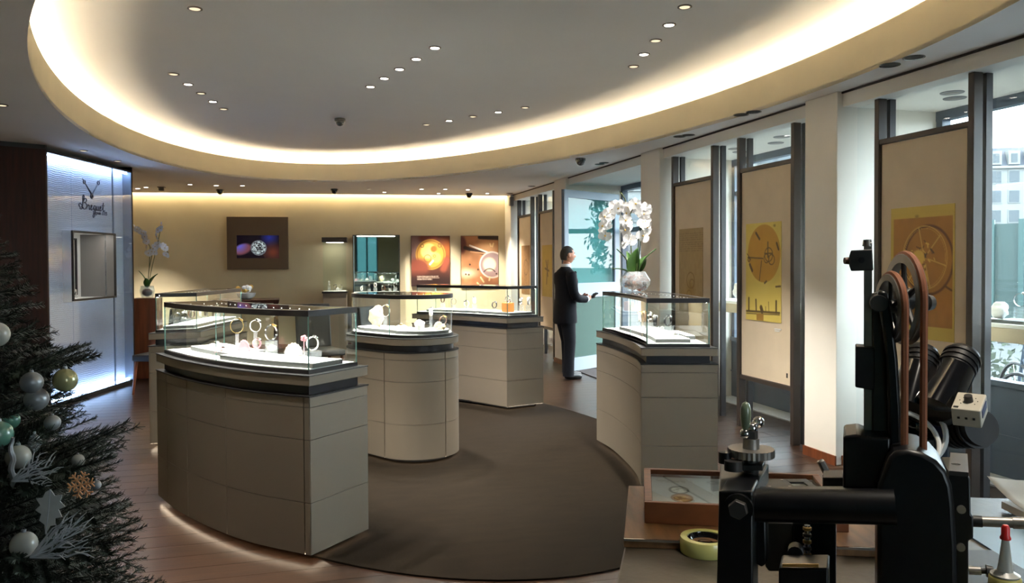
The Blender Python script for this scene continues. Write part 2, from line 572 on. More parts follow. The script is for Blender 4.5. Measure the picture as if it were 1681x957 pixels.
M['boxled'] = glow('lightbox_led', (0.48, 0.67, 1.0), LIGHTBOX)
M['addedglow'] = glow('added_glow', (1.0, 0.80, 0.58), 6.0)  # made-up glow for the light band round the counter bases
M['showled'] = glow('showcase_led', (1.0, 0.94, 0.84), 4.0)
M['dotled'] = glow('led_dot', (1.0, 0.97, 0.92), 3.5)
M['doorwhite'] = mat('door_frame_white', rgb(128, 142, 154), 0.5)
# ------------------------------------------------------------------ the room shell
CZ = 2.85                                     # lower ceiling
EC, EA, EB, ET = np.array([0.975, 7.10]), 5.86, 2.78, R(8.6)   # ceiling oval
EU = np.array([-math.sin(ET), math.cos(ET)])
EV = np.array([math.cos(ET), math.sin(ET)])
def oval(a, b, n=160):
    t = np.linspace(0, 2*PI, n, endpoint=False)
    return np.array([EC+EV*(b*math.cos(k))+EU*(a*math.sin(k)) for k in t])
XL, XR, YF, YB = -4.3, 4.05, -2.2, 15.45
BK = lambda x: 15.32-0.1107*(x-0.3)           # the back wall runs slightly askew

# floor: planks laid across the shop, one object each
fl = MB().bb((XL-0.2, YF-0.2, -0.06), (5.0, 16.2, -0.012)).build('floor', M['subfloor'], smooth=0)
struct(fl)
tag(fl, 'brown timber plank floor around the oval carpet', 'floor')
RUG_A, RUG_B = 3.43, 1.96
def in_rug(x, y, k=1.0):
    d = np.array([x, y])-EC
    return (d@EU/RUG_A)**2+(d@EV/RUG_B)**2 < k
PW = 0.185
y = 2.7
row = 0
rnd = random.Random(5)
plank_meshes = {}
while y < 15.9:
    x = XL-rnd.uniform(0.0, 1.6)
    while x < 4.94:
        L = rnd.choice((2.0, 2.4, 2.8, 3.2))
        x1 = min(x+L, 4.94)
        hid = all(in_rug(q, y+w, 0.93) for q in (max(x, XL), (x+x1)/2, x1) for w in (0, PW))
        if not hid and x1-x > 0.05 and x1 > XL:
            key = round(x1-x, 2)
            if key not in plank_meshes:
                mb = MB().bb((0, 0, -0.012), (key-0.003, PW-0.003, 0.0))
                o = mb.build('plank', M['plank'], fl, smooth=0)
                plank_meshes[key] = o.data
            else:
                o = bpy.data.objects.new('plank', plank_meshes[key])
                COL.objects.link(o)
                o.parent = fl
            o.location = (x, y, 0)
        x = x1 if x1 >= 4.94 else x+L
    y += PW
    row += 1
# boards nearer than the frame, joined
mb = MB()
for k in range(int((2.7-YF)/PW)):
    mb.bb((XL, YF+0.02+k*PW, -0.012), (4.94, YF+0.02+k*PW+PW-0.003, 0))
o = mb.build('near_planks', M['plank'], fl, smooth=0)
o['kind'] = 'stuff'

# carpet
t = np.linspace(0, 2*PI, 96, endpoint=False)
rug = MB().prism([EC+EV*(RUG_B*math.cos(k))+EU*(RUG_A*math.sin(k)) for k in t], 0.0005, 0.010).build('carpet', M['carpet'], smooth=0)
tag(rug, 'large oval brown carpet under the ring of display counters', 'carpet')

# lower ceiling with the oval opening
mb = MB()
E0 = oval(EA, EB)
rect = []
for p in E0:
    d = p-EC
    s = 1e9
    for ax, lo, hi in ((0, XL-0.2, 5.0), (1, YF-0.2, 16.0)):
        if abs(d[ax]) > 1e-9:
            q = ((hi if d[ax] > 0 else lo)-EC[ax])/d[ax]
            s = min(s, q)
    rect.append(EC+d*s)
n = len(E0)
for i, c in ((0, (5.0, 16.0)), (1, (XL-0.2, 16.0)), (2, (XL-0.2, YF-0.2)), (3, (5.0, YF-0.2))):
    k = min(range(n), key=lambda j: np.hypot(*(rect[j]-np.array(c))))
    rect[k] = np.array(c)
# the back edge stops short of the back wall: the wall-washing slot
slot = lambda p: np.array([p[0], min(p[1], BK(p[0])-0.16)])
rect = [slot(p) for p in rect]
vs = [(p[0], p[1], CZ) for p in E0]+[(p[0], p[1], CZ) for p in rect]+[(p[0], p[1], CZ+0.03) for p in E0]+[(p[0], p[1], CZ+0.03) for p in rect]
fs = []
for i in range(n):
    j = (i+1) % n
    fs += [(i, j, n+j, n+i), (2*n+i, 3*n+i, 3*n+j, 2*n+j), (i, 2*n+i, 2*n+j, j), (n+i, n+j, 3*n+j, 3*n+i)]
mb.add(vs, fs)
ceil = struct(mb.build('ceiling', M['ceil'], smooth=0))
tag(ceil, 'pale ceiling with a raised oval recess and warm glowing cove', 'ceiling')
LIP, UZ = 3.135, 3.28
def ring(mb, a0, a1, z0, z1):
    """closed oval band between offsets a0..a1 and heights z0..z1"""
    P, Q = oval(EA+a0, EB+a0), oval(EA+a1, EB+a1)
    k = len(P)
    vs = [(p[0], p[1], z0) for p in P]+[(p[0], p[1], z1) for p in P]+[(p[0], p[1], z1) for p in Q]+[(p[0], p[1], z0) for p in Q]
    fs = []
    for i in range(k):
        j = (i+1) % k
        for a in range(4):
            b = (a+1) % 4
            fs.append((a*k+i, a*k+j, b*k+j, b*k+i))
    return mb.add(vs, fs)
ring(MB(), 0.0, 0.025, CZ+0.001, LIP).build('fascia', M['plaster'], ceil, smooth=30)
ring(MB(), 0.025, 0.30, LIP-0.075, LIP-0.055).build('cove_shelf', M['white'], ceil, smooth=30)
ring(MB(), 0.28, 0.30, LIP-0.055, UZ).build('cove_wall', M['white'], ceil, smooth=30)
ring(MB(), 0.225, 0.255, LIP-0.054, LIP-0.044).build('cove_light', M['coveled'], ceil, smooth=30)
MB().prism(oval(EA+0.32, EB+0.32), UZ, UZ+0.03).build('oval_ceiling', M['ovalpaint'], ceil, smooth=0)

# back wall
bw = [(XL-0.1, BK(XL-0.1)), (5.0, BK(5.0))]
wb = MB().poly([(bw[0][0], bw[0][1], 0), (bw[1][0], bw[1][1], 0), (bw[1][0], bw[1][1], 3.1), (bw[0][0], bw[0][1], 3.1)], (0, 0.15, 0)).build('wall_back', M['plaster'], smooth=0)
tag(struct(wb), 'warm beige back wall washed with light from the ceiling slot', 'wall')
BANG = -math.atan(0.1107)
def back(x, off, z):
    """point in front of the back wall"""
    return Vector((x, BK(x), z))+Vector((-0.110, -0.994, 0))*off
a, b = back(XL, 0.03, 2.90), back(4.05, 0.03, 2.90)
MB().box((a+b)/2, ((b-a).length, 0.03, 0.012), BANG).build('slot_light', M['washled'], wb, smooth=0)
a, b = back(XL, 0.085, 3.06), back(4.05, 0.085, 3.06)
MB().box((a+b)/2, ((b-a).length, 0.21, 0.02), BANG).build('slot_top', M['white'], wb, smooth=0)
a, b = back(XL, 0.165, 2.97), back(4.05, 0.165, 2.97)
MB().box((a+b)/2, ((b-a).length, 0.02, 0.18), BANG).build('slot_side', M['white'], wb, smooth=0)
a, b = back(-3.0, 0.008, 0.04), back(4.0, 0.008, 0.04)
struct(MB().box((a+b)/2, ((b-a).length, 0.014, 0.08), BANG).build('baseboard_back', M['wood_mid'], smooth=0))

# left and front walls
wl = struct(MB().bb((XL-0.15, YF-0.2, 0), (XL, 16.0, 3.0)).build('wall_left', M['plaster'], smooth=0))
tag(wl, 'beige side wall hidden behind the lit panel', 'wall')
FO = [(-1.35, -0.45), (1.3, 2.7)]  # the wider opening is added to bring light from behind the viewer
mb = MB()
for a, b in ((XL, -1.35), (-0.45, 1.3), (2.7, 5.0)):
    mb.bb((a, YF-0.15, 0), (b, YF, 3.0))
for a, b in FO:
    mb.bb((a, YF-0.15, 0), (b, YF, 0.6)).bb((a, YF-0.15, 2.7), (b, YF, 3.0))
wf = struct(mb.build('wall_front', M['plaster'], smooth=0))
for k, (a, b) in enumerate(FO):
    w = MB().bb((a, YF-0.12, 0.6), (b, YF-0.04, 0.66)).build('window_%d' % (5+k), M['blueframe'], smooth=0)
    tag(struct(w), ('narrow dark', 'added light-giving wider pale')[k]+' street window in the wall behind the viewer', 'window')
    MB().bb((a, YF-0.12, 2.64), (b, YF-0.04, 2.7)).build('window_frame', M['blueframe'], w, smooth=0)
    for x in (a+0.03, (a+b)/2, b-0.03):
        MB().bb((x-0.03, YF-0.12, 0.66), (x+0.03, YF-0.04, 2.64)).build('window_frame', M['blueframe'], w, smooth=0)
    for x0, x1 in ((a+0.06, (a+b)/2-0.03), ((a+b)/2+0.03, b-0.06)):
        MB().bb((x0, YF-0.084, 0.66), (x1, YF-0.076, 2.64)).build('pane', M['darkglass' if k == 0 else 'tinted'], w, smooth=0)
tag(wf, 'beige shop wall behind the viewer', 'wall')

# right wall: piers, header beam over the window bays
PIERS = [(-2.3, 1.75), (5.18, 5.57), (8.20, 8.70), (11.38, 11.92), (14.50, 15.2)]
XO = 4.95
wr = MB().bb((XR, YF, 2.735), (XO+0.05, 15.2, CZ-0.001)).build('wall_right', M['white'], smooth=0)
tag(struct(wr), 'window wall of white piers and header beam facing the street', 'wall')
for a, b in PIERS:
    p = MB().bb((XR-0.05, a, 0), (XO+0.05, b, CZ-0.0005)).build('pillar', M['pillar'], wr, smooth=0, bevel=0.004)
    MB().bb((XR-0.062, a-0.004, 0), (XR-0.048, b+0.004, 0.075)).build('baseboard', M['wood_mid'], p, smooth=0)
    for yy in (a-0.006, b+0.006):
        MB().box((4.3, yy, 0.0375), (0.5, 0.012, 0.075)).build('baseboard', M['wood_mid'], p, smooth=0)
BAYS = [(1.75, 5.18), (5.57, 8.20), (8.70, 11.38), (11.92, 14.50)]
for a, b in BAYS:
    MB().bb((XR-0.012, a, CZ-0.016), (XR, b, CZ-0.002)).build('shadow_gap', M['darkline'], wr, smooth=0)  # solid dark strip, its colour stands in for the shade in the gap
# outer glazing, inner glass screens
for k, (a, b) in enumerate(BAYS):
    if k == 2:
        continue
    w = MB().bb((XO-0.04, a, 0), (XO+0.04, b, 0.66)).build('window_%d' % (k+1), M['blueframe'], smooth=0)
    tag(struct(w), 'tall street window with a blue-grey lower panel, %s' % ('behind the brown wheel print', 'in the bay of the yellow clock dial print', '', 'in the far bay beyond the open door')[k], 'window')
    MB().bb((XO-0.055, a, 0.655), (XO+0.05, b, 0.70)).build('sill', M['blueframe'], w, smooth=0, bevel=0.004)
    MB().bb((XO-0.05, a, 0.30), (XO-0.03, b, 0.315)).build('sill_moulding', M['blueframe'], w, smooth=0)
    MB().bb((XO-0.04, a, 2.66), (XO+0.04, b, 2.735)).build('window_frame', M['blueframe'], w, smooth=0)
    n = 2 if k else 3
    for i in range(n+1):
        yy = a+0.035+(b-a-0.07)*i/n
        MB().box((XO, yy, 1.68), (0.08, 0.06 if i in (0, n) else 0.05, 1.97)).build('window_frame', M['blueframe'], w, smooth=0)
        if i < n:
            y2 = a+0.035+(b-a-0.07)*(i+1)/n
            MB().bb((XO-0.004, yy+0.02, 0.69), (XO+0.004, y2-0.02, 2.67)).build('pane', M['window'], w, smooth=0)
    if k == 1:
        MB().bb((XO-0.03, a, 2.32), (XO+0.03, b, 2.37)).build('transom', M['blueframe'], w, smooth=0)
    # glass screen at the room side of the display zone
    MB().bb((4.178, a+0.005, 0.012), (4.186, b-0.005, 2.735)).build('glass_screen', M['showglass'], w, smooth=0)
    st = MB().bb((4.66, a, 0.001), (XO-0.04, b, 0.014)).build('sill_stone', M['stone'], w, smooth=0)

# wood-clad block on the left carrying the lit panel
LA, LB = np.array([-2.521, 9.604]), np.array([-2.022, 11.49])
LT = (LB-LA)/np.linalg.norm(LB-LA)
LN = np.array([LT[1], -LT[0]])                # faces the shop
LW = float(np.linalg.norm(LB-LA))
LANG = math.atan2(LT[1], LT[0])
def lb(u, off, z):
    p = LA+LT*u+LN*off
    return Vector((p[0], p[1], z))
blk_pts = [LA-LT*0.03+LN*0.004, LA-LT*0.002+LN*0.004, LA-LT*0.002-LN*0.46, LB+LT*0.002-LN*0.46, LB+LT*0.002+LN*0.004, LB+LT*0.03+LN*0.004, np.array([-4.28, 12.4]), np.array([-4.28, 8.55])]
blk = MB().prism(blk_pts, 0.0, 2.80).build('wood_wall', M['wood_dark'], smooth=0)
tag(struct(blk), 'dark mahogany clad wall block left of the glowing panel', 'wall')
MB().prism(blk_pts, 2.80, CZ-0.001).build('top_trim', M['black'], blk, smooth=0)
# ------------------------------------------------------------------ lit sign panel
sign = thing('light_panel', 'tall glowing white-blue panel with script lettering and a display niche', 'sign', lb(LW/2, 0, 0))
MB().box(lb(LW/2, -0.225, 0.025), (LW-0.02, 0.45, 0.048), LANG).build('plinth', M['black'], sign, local=False, smooth=0)
m = M['bluewhite']
nt = m.node_tree
tc = nt.nodes.new('ShaderNodeTexCoord')
wv = nt.nodes.new('ShaderNodeTexWave')
wv.bands_direction = 'Z'
wv.inputs['Scale'].default_value = 14
wv.inputs['Distortion'].default_value = 3.5
wv.inputs['Detail'].default_value = 0
wv.inputs['Detail Scale'].default_value = 0.6
bp = nt.nodes.new('ShaderNodeBump')
bp.inputs['Strength'].default_value = 0.22
bp.inputs['Distance'].default_value = 0.02
nt.links.new(tc.outputs['Object'], wv.inputs['Vector'])
nt.links.new(wv.outputs['Fac'], bp.inputs['Height'])
nt.links.new(bp.outputs['Normal'], nt.nodes['Principled BSDF'].inputs['Normal'])
N0, N1, NZ0, NZ1, US = 0.495, 1.485, 1.163, 1.945, 1.452
def lbox(u0, u1, o0, o1, z0, z1, name, material, parent=sign, **k):
    return MB().box((lb(u0, o0, z0)+lb(u1, o1, z1))/2, (u1-u0, abs(o1-o0), z1-z0), LANG).build(name, material, parent, local=False, smooth=0, **k)
# engraved white back board in four pieces round the niche
for q in ((0.01, N0, 0.06, 2.77), (N1, LW-0.01, 0.06, 2.77), (N0, N1, 0.06, NZ0), (N0, N1, NZ1, 2.77)):
    lbox(q[0], q[1], -0.13, -0.11, q[2], q[3], 'engraved_board', M['bluewhite'])
M['signglass'] = glass('sign_glass', tint=(0.93, 0.96, 1.0), milk=0.10, milkcol=(0.8, 0.86, 0.95), refl=0.8)
for q in ((0.0, N0-0.005, 0.05, 2.775), (N0-0.002, US-0.004, 0.05, NZ0-0.012), (N0-0.002, US-0.004, NZ1+0.012, 2.775), (N1+0.004, LW, 0.05, 2.775), (US+0.004, N1+0.002, 0.05, NZ0-0.012), (US+0.004, N1+0.002, NZ1+0.012, 2.775)):
    lbox(q[0], q[1], -0.008, 0.0, q[2], q[3], 'glass_sheet', M['signglass'])
for z0, z1 in ((0.05, NZ0-0.012), (NZ1+0.012, 2.775)):
    lbox(US-0.006, US+0.006, -0.012, 0.004, z0, z1, 'joint_strip', M['blueframe'])
lbox(0.02, LW-0.02, -0.07, -0.045, 2.755, 2.772, 'top_light', M['boxled'])
lbox(0.02, LW-0.02, -0.07, -0.045, 0.056, 0.072, 'bottom_light', M['boxled'])
lbox(0.0, LW, -0.14, 0.008, 2.776, 2.797, 'top_rail', M['black'])
lbox(-0.002, 0.010, -0.13, 0.003, 0.05, 2.776, 'side_rail', M['blueframe'])
lbox(LW-0.010, LW+0.002, -0.13, 0.003, 0.05, 2.776, 'side_rail', M['blueframe'])
# niche
for q, nm in (((N0-0.012, N0+0.010, NZ0-0.012, NZ1+0.012), 'niche_frame'), ((N1-0.010, N1+0.012, NZ0-0.012, NZ1+0.012), 'niche_frame'),
              ((N0+0.010, N1-0.010, NZ0-0.014, NZ0+0.010), 'niche_frame'), ((N0+0.010, N1-0.010, NZ1-0.010, NZ1+0.014), 'niche_frame')):
    lbox(q[0], q[1], -0.012, 0.010, q[2], q[3], nm, M['bronze'])
lbox(N0, N1, -0.45, -0.435, NZ0-0.012, NZ1+0.012, 'niche_back', M['display'])
lbox(N0-0.012, N0, -0.435, -0.013, NZ0-0.012, NZ1+0.012, 'niche_side', M['display'])
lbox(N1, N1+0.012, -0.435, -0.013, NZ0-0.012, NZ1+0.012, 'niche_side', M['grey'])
lbox(N0, N1, -0.435, -0.013, NZ0-0.024, NZ0-0.0005, 'niche_floor', M['display'])
lbox(N0, N1, -0.435, -0.013, NZ1, NZ1+0.012, 'niche_top', M['display'])
lbox(N0+0.05, N1-0.05, -0.12, -0.09, NZ1-0.0016, NZ1-0.0004, 'niche_light', M['lampon'])
nf0, nf1 = N0+0.30, N1-0.12
for q in ((nf0, nf0+0.02, NZ0+0.03, NZ1-0.05), (nf1-0.02, nf1, NZ0+0.03, NZ1-0.05), (nf0+0.02, nf1-0.02, NZ0+0.03, NZ0+0.05), (nf0+0.02, nf1-0.02, NZ1-0.07, NZ1-0.05)):
    lbox(q[0], q[1], -0.434, -0.41, q[2], q[3], 'niche_door_frame', M['bronze'])

# emblem and lettering, strokes laid flat on the glass
def strokes(paths, name, u0, z0, su, sz, r, off=0.004):
    mb = MB()
    for p in paths:
        pts = [lb(u0+q[0]*su, off, z0+q[1]*sz) for q in p]
        mb.tube(pts, [r*(q[2] if len(q) > 2 else 1) for q in p], 6)
    return mb.build(name, M['logo'], sign, local=False)
def cr(pts, n=6):
    out = []
    P = [pts[0]]+list(pts)+[pts[-1]]
    for i in range(1, len(P)-2):
        for t in range(n):
            t /= n
            a, b, c, d = (np.array((*q, 1.0)[:3]) for q in P[i-1:i+3])
            out.append(tuple(0.5*((2*b)+(c-a)*t+(2*a-5*b+4*c-d)*t*t+(3*b-a-3*c+d)*t**3)))
    out.append((*pts[-1], 1.0)[:3])
    return out
# watch hands: two long hands from one hub, each with an open ring near its tip
hub = (0.93, 2.40)
for tip in ((0.72, 2.575), (1.135, 2.60)):
    d = np.array(tip)-np.array(hub)
    c = np.array(hub)+d*0.78
    rr = 0.022
    d1 = d/np.linalg.norm(d)
    circ = [(c[0]+rr*math.cos(k), c[1]+rr*math.sin(k)) for k in np.linspace(0, 2*PI, 13)]
    strokes([[hub+(1.6,), tuple(c-d1*rr)+(0.9,)], circ, [tuple(c+d1*rr)+(1.0,), tip+(0.3,)]], 'emblem_hand', 0, 0, 1, 1, 0.0065)
strokes([[(hub[0]+0.02*math.cos(k), hub[1]+0.02*math.sin(k)-0.02) for k in np.linspace(0, 2*PI, 13)]], 'emblem_hub', 0, 0, 1, 1, 0.011)
LET = {
 'B': [cr([(.30, .55), (.10, .75), (-.10, .60), (-.05, .30), (.20, .22), (.42, .5), (.60, 1.25), (.72, 1.75), (.60, 1.9), (.50, 1.6), (.48, .9), (.40, .2), (.22, -.02), (.02, .1)]),
       cr([(.55, 1.0), (.85, 1.5), (1.08, 1.35), (1.0, 1.02), (.72, .9), (1.02, .8), (1.1, .45), (.9, .1), (.62, .05), (.5, .25)])],
 'r': [cr([(1.05, .2), (1.25, .5), (1.32, .72), (1.36, .55), (1.52, .62), (1.5, .3), (1.56, .05), (1.7, .2)])],
 'e': [cr([(1.7, .2), (1.9, .45), (1.94, .66), (1.82, .66), (1.76, .35), (1.84, .05), (2.0, .08), (2.15, .3)])],
 'g': [cr([(2.52, .58), (2.36, .68), (2.22, .45), (2.26, .12), (2.42, .15), (2.54, .6), (2.48, .0), (2.38, -.7), (2.18, -.95), (2.1, -.7), (2.35, -.3), (2.7, .3)])],
 'u': [cr([(2.68, .25), (2.78, .64), (2.74, .2), (2.82, .04), (2.98, .25), (3.06, .64), (3.02, .2), (3.1, .05), (3.24, .22)])],
 'e2': [cr([(3.24, .22), (3.42, .46), (3.44, .66), (3.32, .66), (3.27, .35), (3.36, .05), (3.5, .1), (3.62, .3)])],
 't': [cr([(3.62, .28), (3.78, .7), (3.86, 1.25), (3.80, .6), (3.80, .12), (3.92, .02), (4.08, .2)]), [(3.64, .80, 1), (4.04, .84, 1)]]}
for k, v in LET.items():
    strokes(v, 'letter', 0.655, 2.215, 0.142, 0.088, 0.0052)
def letters(txt, size, M4, material, parent, shear=0.0, ext=0.0008, name='lettering'):
    cu = bpy.data.curves.new('lettering', 'FONT')
    cu.body = txt
    cu.size = size
    cu.shear = shear
    cu.extrude = ext
    cu.align_x = 'CENTER'
    tmp = bpy.data.objects.new('lettering_source', cu)
    COL.objects.link(tmp)
    dg = bpy.context.evaluated_depsgraph_get()
    me = bpy.data.meshes.new_from_object(tmp.evaluated_get(dg))
    bpy.data.objects.remove(tmp)
    me.transform((WORLD[parent.name].inverted() if parent is not None else Matrix.Identity(4)) @ M4)
    me.materials.clear()
    me.materials.append(material)
    o = bpy.data.objects.new(name, me)
    COL.objects.link(o)
    o.parent = parent
    if parent is not None:
        WORLD[o.name] = WORLD[parent.name]
    return o
RX = Matrix.Rotation(PI/2, 4, 'X')
letters('Depuis 1775', 0.066, Matrix.Translation(lb(1.12, 0.004, 2.172)) @ Matrix.Rotation(LANG, 4, 'Z') @ RX, M['logo'], sign, 0.25, 0.002)

# ------------------------------------------------------------------ display counters
class Counter:
    pass
def make_counter(label, front, back, cols, n=30, w_joint=0.004):
    """front runs left to right as one stands before it, back is the opposite side; cols = joints along the front"""
    C = Counter()
    F, B = smooth_line(front, n), smooth_line(back, n)
    C.F, C.B = F, B
    closed = np.linalg.norm(F[0]-B[0]) < 0.02
    out = np.vstack([F, (B[1:-1] if closed else B)[::-1]])
    area = 0.5*np.sum(out[:, 0]*np.roll(out[:, 1], -1)-np.roll(out[:, 0], -1)*out[:, 1])
    C.out = out if area > 0 else out[::-1]
    c = out.mean(0)
    t = thing('display_counter', label, 'display case', (c[0], c[1], 0), 0, 'curved glass-topped watch counters')
    C.t = t
    P = lambda poly, z0, z1, nm, mt, **k: MB().prism(poly, z0, z1).build(nm, mt, t, local=False, smooth=25, **k)
    P(inset(C.out, 0.065), 0.011, 0.045, 'plinth', M['black'])
    P(inset(C.out, 0.014), 0.042, 0.868, 'carcass', M['core'])
    # added glow strip under the overhang, imitating the bright band on the floor
    o_, i_ = inset(C.out, 0.006), inset(C.out, 0.016)
    q_ = len(o_)
    MB().add([(p[0], p[1], 0.0405) for p in o_]+[(p[0], p[1], 0.0405) for p in i_], [(i, (i+1) % q_, q_+(i+1) % q_, q_+i) for i in range(q_)]).build('added_floor_glow', M['addedglow'], t, local=False, smooth=0)
    P(inset(C.out, 0.040), 0.868, 0.925, 'recess_band', M['recess'])
    P(inset(C.out, -0.004), 0.866, 0.874, 'ledge_strip', M['black'])
    P(C.out, 0.925, 0.976, 'upper_band', M['body'], bevel=0.003)
    P(inset(C.out, -0.003), 0.976, 0.981, 'edge_strip', M['black'])
    P(inset(C.out, 0.040), 0.981, 1.003, 'case_base', M['bronze'])
    P(inset(C.out, 0.055), 1.003, 1.006, 'case_floor', M['display'])
    # leather panels, four rows, on every side
    rows = [(0.042, 0.312), (0.315, 0.642), (0.645, 0.812), (0.815, 0.866)]
    def panels(L, s0, s1):
        a, b = s0*(len(L)-1), s1*(len(L)-1)
        idx = [a]+[i for i in range(int(math.ceil(a+0.05)), int(math.floor(b-0.05))+1)]+[b]
        xs = np.array([[np.interp(i, range(len(L)), L[:, q]) for q in (0, 1)] for i in idx])
        T = np.linalg.norm(np.diff(xs, axis=0), axis=1)
        g = 0.0034
        if closed is False or True:
            xs[0] = xs[0]+(xs[1]-xs[0])/T[0]*g
            xs[-1] = xs[-1]+(xs[-2]-xs[-1])/T[-1]*g
        nm = normals_of(xs)
        for z0, z1 in rows:
            MB().ribbon(xs, nm, z0, z1, 0.0135).build('panel', M['body'], t, local=False, smooth=25)
    sg = 1 if area > 0 else -1
    order = (lambda L: L) if sg > 0 else (lambda L: L[::-1])
    js = [0]+list(cols)+[1]
    for a, b in zip(js[:-1], js[1:]):
        panels(order(F), a if sg > 0 else 1-b, b if sg > 0 else 1-a)
    for a, b in (((0, 0.5), (0.5, 1)) if closed else ((0, 0.36), (0.36, 0.68), (0.68, 1))):
        panels(order(B[::-1]), a, b)
    if not closed:
        for a, b in ((F[-1], B[-1]), (B[0], F[0])):
            L = np.array([a+(b-a)*q for q in np.linspace(0, 1, 4)])
            panels(order(L), 0, 1)
    # glass case
    G = inset(C.out, 0.045)
    k = len(F)
    if area <= 0:
        G = G[::-1]
    GF = G[:k]
    GB = G[k-1:][::-1] if closed else G[k:][::-1]
    if closed:
        GB = np.vstack([GF[0], G[k-1:][::-1]])[:]
    C.GF, C.GB = GF, GB
    z0, z1 = 1.003, 1.284
    def pane(L, nm='pane'):
        MB().ribbon(L, normals_of(L)*sg, z0, z1, 0.007).build(nm, M['glass'], t, local=False, smooth=25)
    mid = int(0.63*k) if closed else k//2
    pane(order(GF[:mid+1])); pane(order(GF[mid:]))
    gb = GB[::-1]
    pane(order(gb))
    if not closed:
        pane(order(np.array([GF[-1], (GF[-1]+GB[-1])/2, GB[-1]])))
        pane(order(np.array([GB[0], (GF[0]+GB[0])/2, GF[0]])))
    corners = [GF[mid]] if closed else [GF[0], GF[-1], GB[-1], GB[0]]
    for p in corners:
        MB().box((p[0], p[1], (z0+z1)/2), (0.007, 0.007, z1-z0)).build('glass_edge', M['edge'], t, local=False, smooth=0)
    if not closed:
        MB().box((GF[mid][0], GF[mid][1], (z0+z1)/2), (0.004, 0.004, z1-z0)).build('glass_edge', M['edge'], t, local=False, smooth=0)
    O = inset(C.out, 0.041)
    I = inset(C.out, 0.072)
    n2 = len(O)
    vs = [(p[0], p[1], 1.284) for p in O]+[(p[0], p[1], 1.316) for p in O]+[(p[0], p[1], 1.316) for p in I]+[(p[0], p[1], 1.284) for p in I]
    fs = []
    for i in range(n2):
        j = (i+1) % n2
        for a in range(4):
            b = (a+1) % 4
            fs.append((a*n2+i, a*n2+j, b*n2+j, b*n2+i))
    MB().add(vs, fs).build('top_frame', M['bronze'], t, local=False, smooth=25)
    MB().prism(inset(C.out, 0.066), 1.308, 1.3155).build('top_glass', M['casetop'], t, local=False, smooth=25)
    # led strip tucked under the frame
    O2, I2 = inset(C.out, 0.056), inset(C.out, 0.066)
    vs = [(p[0], p[1], 1.2836) for p in O2]+[(p[0], p[1], 1.2839) for p in O2]+[(p[0], p[1], 1.2839) for p in I2]+[(p[0], p[1], 1.2836) for p in I2]
    MB().add(vs, fs).build('light_strip', M['caseled'], t, local=False, smooth=25)
    # small lamps sunk in the inner face of the frame
    I3 = inset(C.out, 0.0725)
    d_ = np.r_[0, np.cumsum(np.linalg.norm(np.diff(np.vstack([I3, I3[:1]]), axis=0), axis=1))]
    L3 = np.vstack([I3, I3[:1]])
    mb = MB()
    for u in np.arange(0.05, d_[-1], 0.085):
        mb.box((np.interp(u, d_, L3[:, 0]), np.interp(u, d_, L3[:, 1]), 1.297), (0.006, 0.006, 0.006))
    o = mb.build('lamp_dots', M['dotled'], t, local=False, smooth=0)
    o['kind'] = 'stuff'
    C.P = lambda s, q: (lambda f, b: f+(b-f)*q)(np.array([np.interp(s*(len(GF)-1), range(len(GF)), GF[:, i]) for i in (0, 1)]),
                                               np.array([np.interp(s*(len(GB)-1), range(len(GB)), GB[:, i]) for i in (0, 1)]))
    return C
def offset_line(L, d):
    L = smooth_line(L, 30)
    return L+normals_of(L)*d
# near counter: its outer curve is towards the viewer
fr = [(-.86, 5.66), (-.69, 5.27), (-.475, 4.89), (-.232, 4.554), (.05, 4.284), (.085, 4.25)]
near = make_counter('large curved counter nearest the viewer, with five panel columns', fr, offset_line(fr, -0.475), (0.135, 0.345, 0.62, 0.975))
fr = [(-1.17, 7.31), (-.76, 7.37)]
innr = [(-.76, 7.37), (-.62, 7.95), (-.44, 8.59)]
lrear = make_counter('angled counter at the left behind the nearest one', innr, [(-1.17, 7.31), (-1.04, 8.0), (-.86, 8.72)], (0.33, 0.66))
# middle counter: short, with round ends
c1, c2, r0 = np.array((.98, 6.43)), np.array((.775, 6.755)), 0.335
ax = (c1-c2)/np.linalg.norm(c1-c2)
a0 = math.atan2(ax[1], ax[0])
half1 = [c2+r0*np.array((math.cos(k), math.sin(k))) for k in np.linspace(a0+PI, a0+1.5*PI, 9)]+[c1+r0*np.array((math.cos(k), math.sin(k))) for k in np.linspace(a0-PI/2, a0, 9)]
half2 = [c2+r0*np.array((math.cos(k), math.sin(k))) for k in np.linspace(a0+PI, a0+PI/2, 9)]+[c1+r0*np.array((math.cos(k), math.sin(k))) for k in np.linspace(a0+PI/2, a0, 9)]
midc = make_counter('round-ended counter in the middle of the carpet', half1, half2, (0.63,), n=37)
fr = [(1.345, 9.20), (1.78, 8.76), (1.985, 8.43), (2.185, 8.09)]
bk = offset_line(fr, -0.46)
bk[-1] = (2.63, 8.215)
bk = [tuple(p) for p in bk[::5]]+[(2.63, 8.215)]
farc = make_counter('straight-ended counter farthest back, in front of the posters', fr, bk, ())
fr = [(2.514, 6.37), (2.508, 6.03), (2.452, 5.62), (2.376, 5.25), (2.284, 4.965)]

bk = [tuple(p) for p in offset_line(fr, -0.49)[::5]]+[(2.772, 4.80)]
rightc = make_counter('concave counter at the right carrying the white orchid', fr, bk, ())
